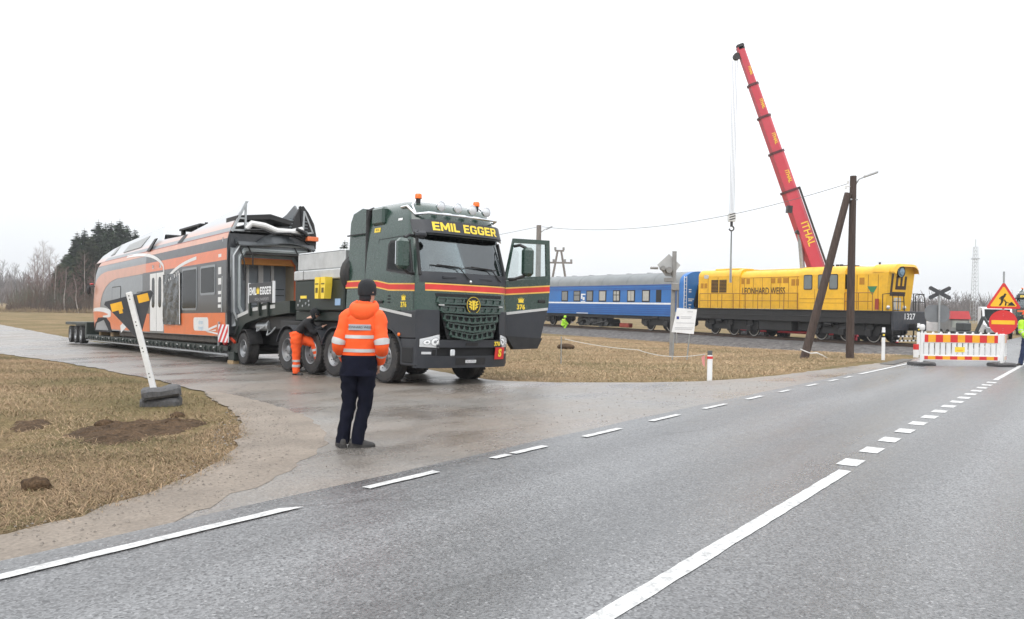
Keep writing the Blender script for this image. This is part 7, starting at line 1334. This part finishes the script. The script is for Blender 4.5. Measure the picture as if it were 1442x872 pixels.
x, y = 3.55, 34.; b = MB(); b.ell((0, 0, 0), (.42, .3, .16)); o = b.build('soil_clod', MUD); o.location = (2.55, 38.5, hz(2.55, 38.5)+.1); tag(o, 'dark molehill in the straw below the coach', 'soil clod')
# ---------------------------------------------------------------- vehicles beyond the crossing
t2 = make_tractor('second dark green heavy haulage truck facing us beyond the crossing at the right edge', 'truck', Matrix.Identity(4), False)
x, y = 45.6, 72.0; t2.matrix_world = frame((x, y, hz(x, y)+.03), Vector((-.60, -.80, 0)))
FR = mat('far_truck_red', (.42, .03, .035), .5, var=.1); FG = mat('far_truck_grey', (.20, .21, .21), .6, var=.15); FWH = mat('far_white', (.60, .61, .62), .5)
x, y = 32.1, 60.; rt_ = thing('small_truck', 'small truck with red roof and grey box standing beyond the crossing', 'truck', Matrix.Translation((x, y, hz(x, y)+.02)) @ Matrix.Rotation(R(-100), 4, 'Z'))
part('body', FG, rt_, lambda q: q.box(-.6, 1.6, -.62, .62, .45, 1.45, .05)); part('roof', FR, rt_, lambda q: q.loft([[(-.75, -.68, 1.45), (-.75, .68, 1.45), (1.72, .68, 1.45), (1.72, -.68, 1.45)], [(-.6, -.58, 2.02), (-.6, .58, 2.02), (1.55, .58, 2.02), (1.55, -.58, 2.02)]])); part('windscreen', mat('pale_screen', (.30, .32, .30), .3), rt_, lambda q: q.box(1.60, 1.63, -.5, .5, .85, 1.35)); part('bumper', BLACK, rt_, lambda q: q.box(1.55, 1.72, -.62, .62, .35, .6, .03)); part('cargo_box', FWH, rt_, lambda q: q.box(-1.6, -.75, -1.5, .7, .5, 1.2, .03))
for xx in (-.3, 1.1):
    for s in (-1, 1): wheel(rt_, xx, s*.60, .35, .35, .2, s)
x, y = 36.4, 62.; vn = thing('van', 'white van parked beyond the crossing left of the green truck', 'van', Matrix.Translation((x, y, hz(x, y)+.02)) @ Matrix.Rotation(R(-115), 4, 'Z'))
part('body', FWH, vn, lambda q: q.prism([(-2.4, .4), (2.3, .4), (2.4, 1.0), (1.9, 1.3), (1.2, 2.25), (-2.3, 2.35)], lambda u, v, d: (u, d, v), -.95, .95)); part('windscreen', DGLASS, vn, lambda q: q.prism([(1.93, 1.33), (1.88, 1.32), (1.22, 2.15), (1.27, 2.16)], lambda u, v, d: (u, d, v), -.82, .82)); part('bumper', BLACK, vn, lambda q: q.box(2.3, 2.5, -.9, .9, .35, .7, .05))
for s in (-1, 1): part('headlight', LENS, vn, lambda q: q.box(2.36, 2.42, s*.85, s*.55, .82, 1.0, .02)); part('side_window', DGLASS, vn, lambda q: q.prism([(.4, 1.4), (1.55, 1.4), (1.1, 2.05), (.4, 2.08)], lambda u, v, d: (u, s*(.95+d), v), 0, .01))
for xx in (-1.5, 1.5):
    for s in (-1, 1): wheel(vn, xx, s*.85, .36, .35, .2, s)
x, y = 24.6, 44.5; wk = thing('road_machine', 'dark tracked work machine with white pipes standing beyond the barricade', 'work machine', Matrix.Translation((x, y, hz(x, y)+.02)) @ Matrix.Rotation(R(-60), 4, 'Z'))
part('body', mat('machine_dark', (.05, .055, .055), .6), wk, lambda q: (q.box(-.5, .6, -.35, .35, .35, .9, .05), q.box(-.45, .1, -.3, .3, .9, 1.35, .05))); part('track', RUBBER, wk, lambda q: q.box(-.6, .7, -.5, -.32, 0, .35, .08)); part('track', RUBBER, wk, lambda q: q.box(-.6, .7, .32, .5, 0, .35, .08)); part('arm', mat('machine_dark', (.05, .055, .055), .6), wk, lambda q: (q.bar((.5, 0, .8), (.9, 0, 1.7), .12, .16, .02), q.bar((.9, 0, 1.7), (1.3, 0, 1.1), .10, .13, .02))); part('bucket', STEEL, wk, lambda q: q.box(1.15, 1.45, -.22, .22, .85, 1.15, .04))
# ---------------------------------------------------------------- damp air
hm = bpy.data.materials.new('damp_air'); hm.use_nodes = True; hn = hm.node_tree.nodes; hn.remove(hn['Principled BSDF']); vp = hn.new('ShaderNodeVolumePrincipled'); vp.inputs['Color'].default_value = (.93, .95, .98, 1); vp.inputs['Density'].default_value = .00045; vp.inputs['Anisotropy'].default_value = .2
hm.node_tree.links.new(vp.outputs[0], hn['Material Output'].inputs['Volume'])
b = MB(); b.box(-640, 640, -180, 860, -3.2, 24.5); o = b.build('haze', hm, None, 0); tag(o, kind='stuff')
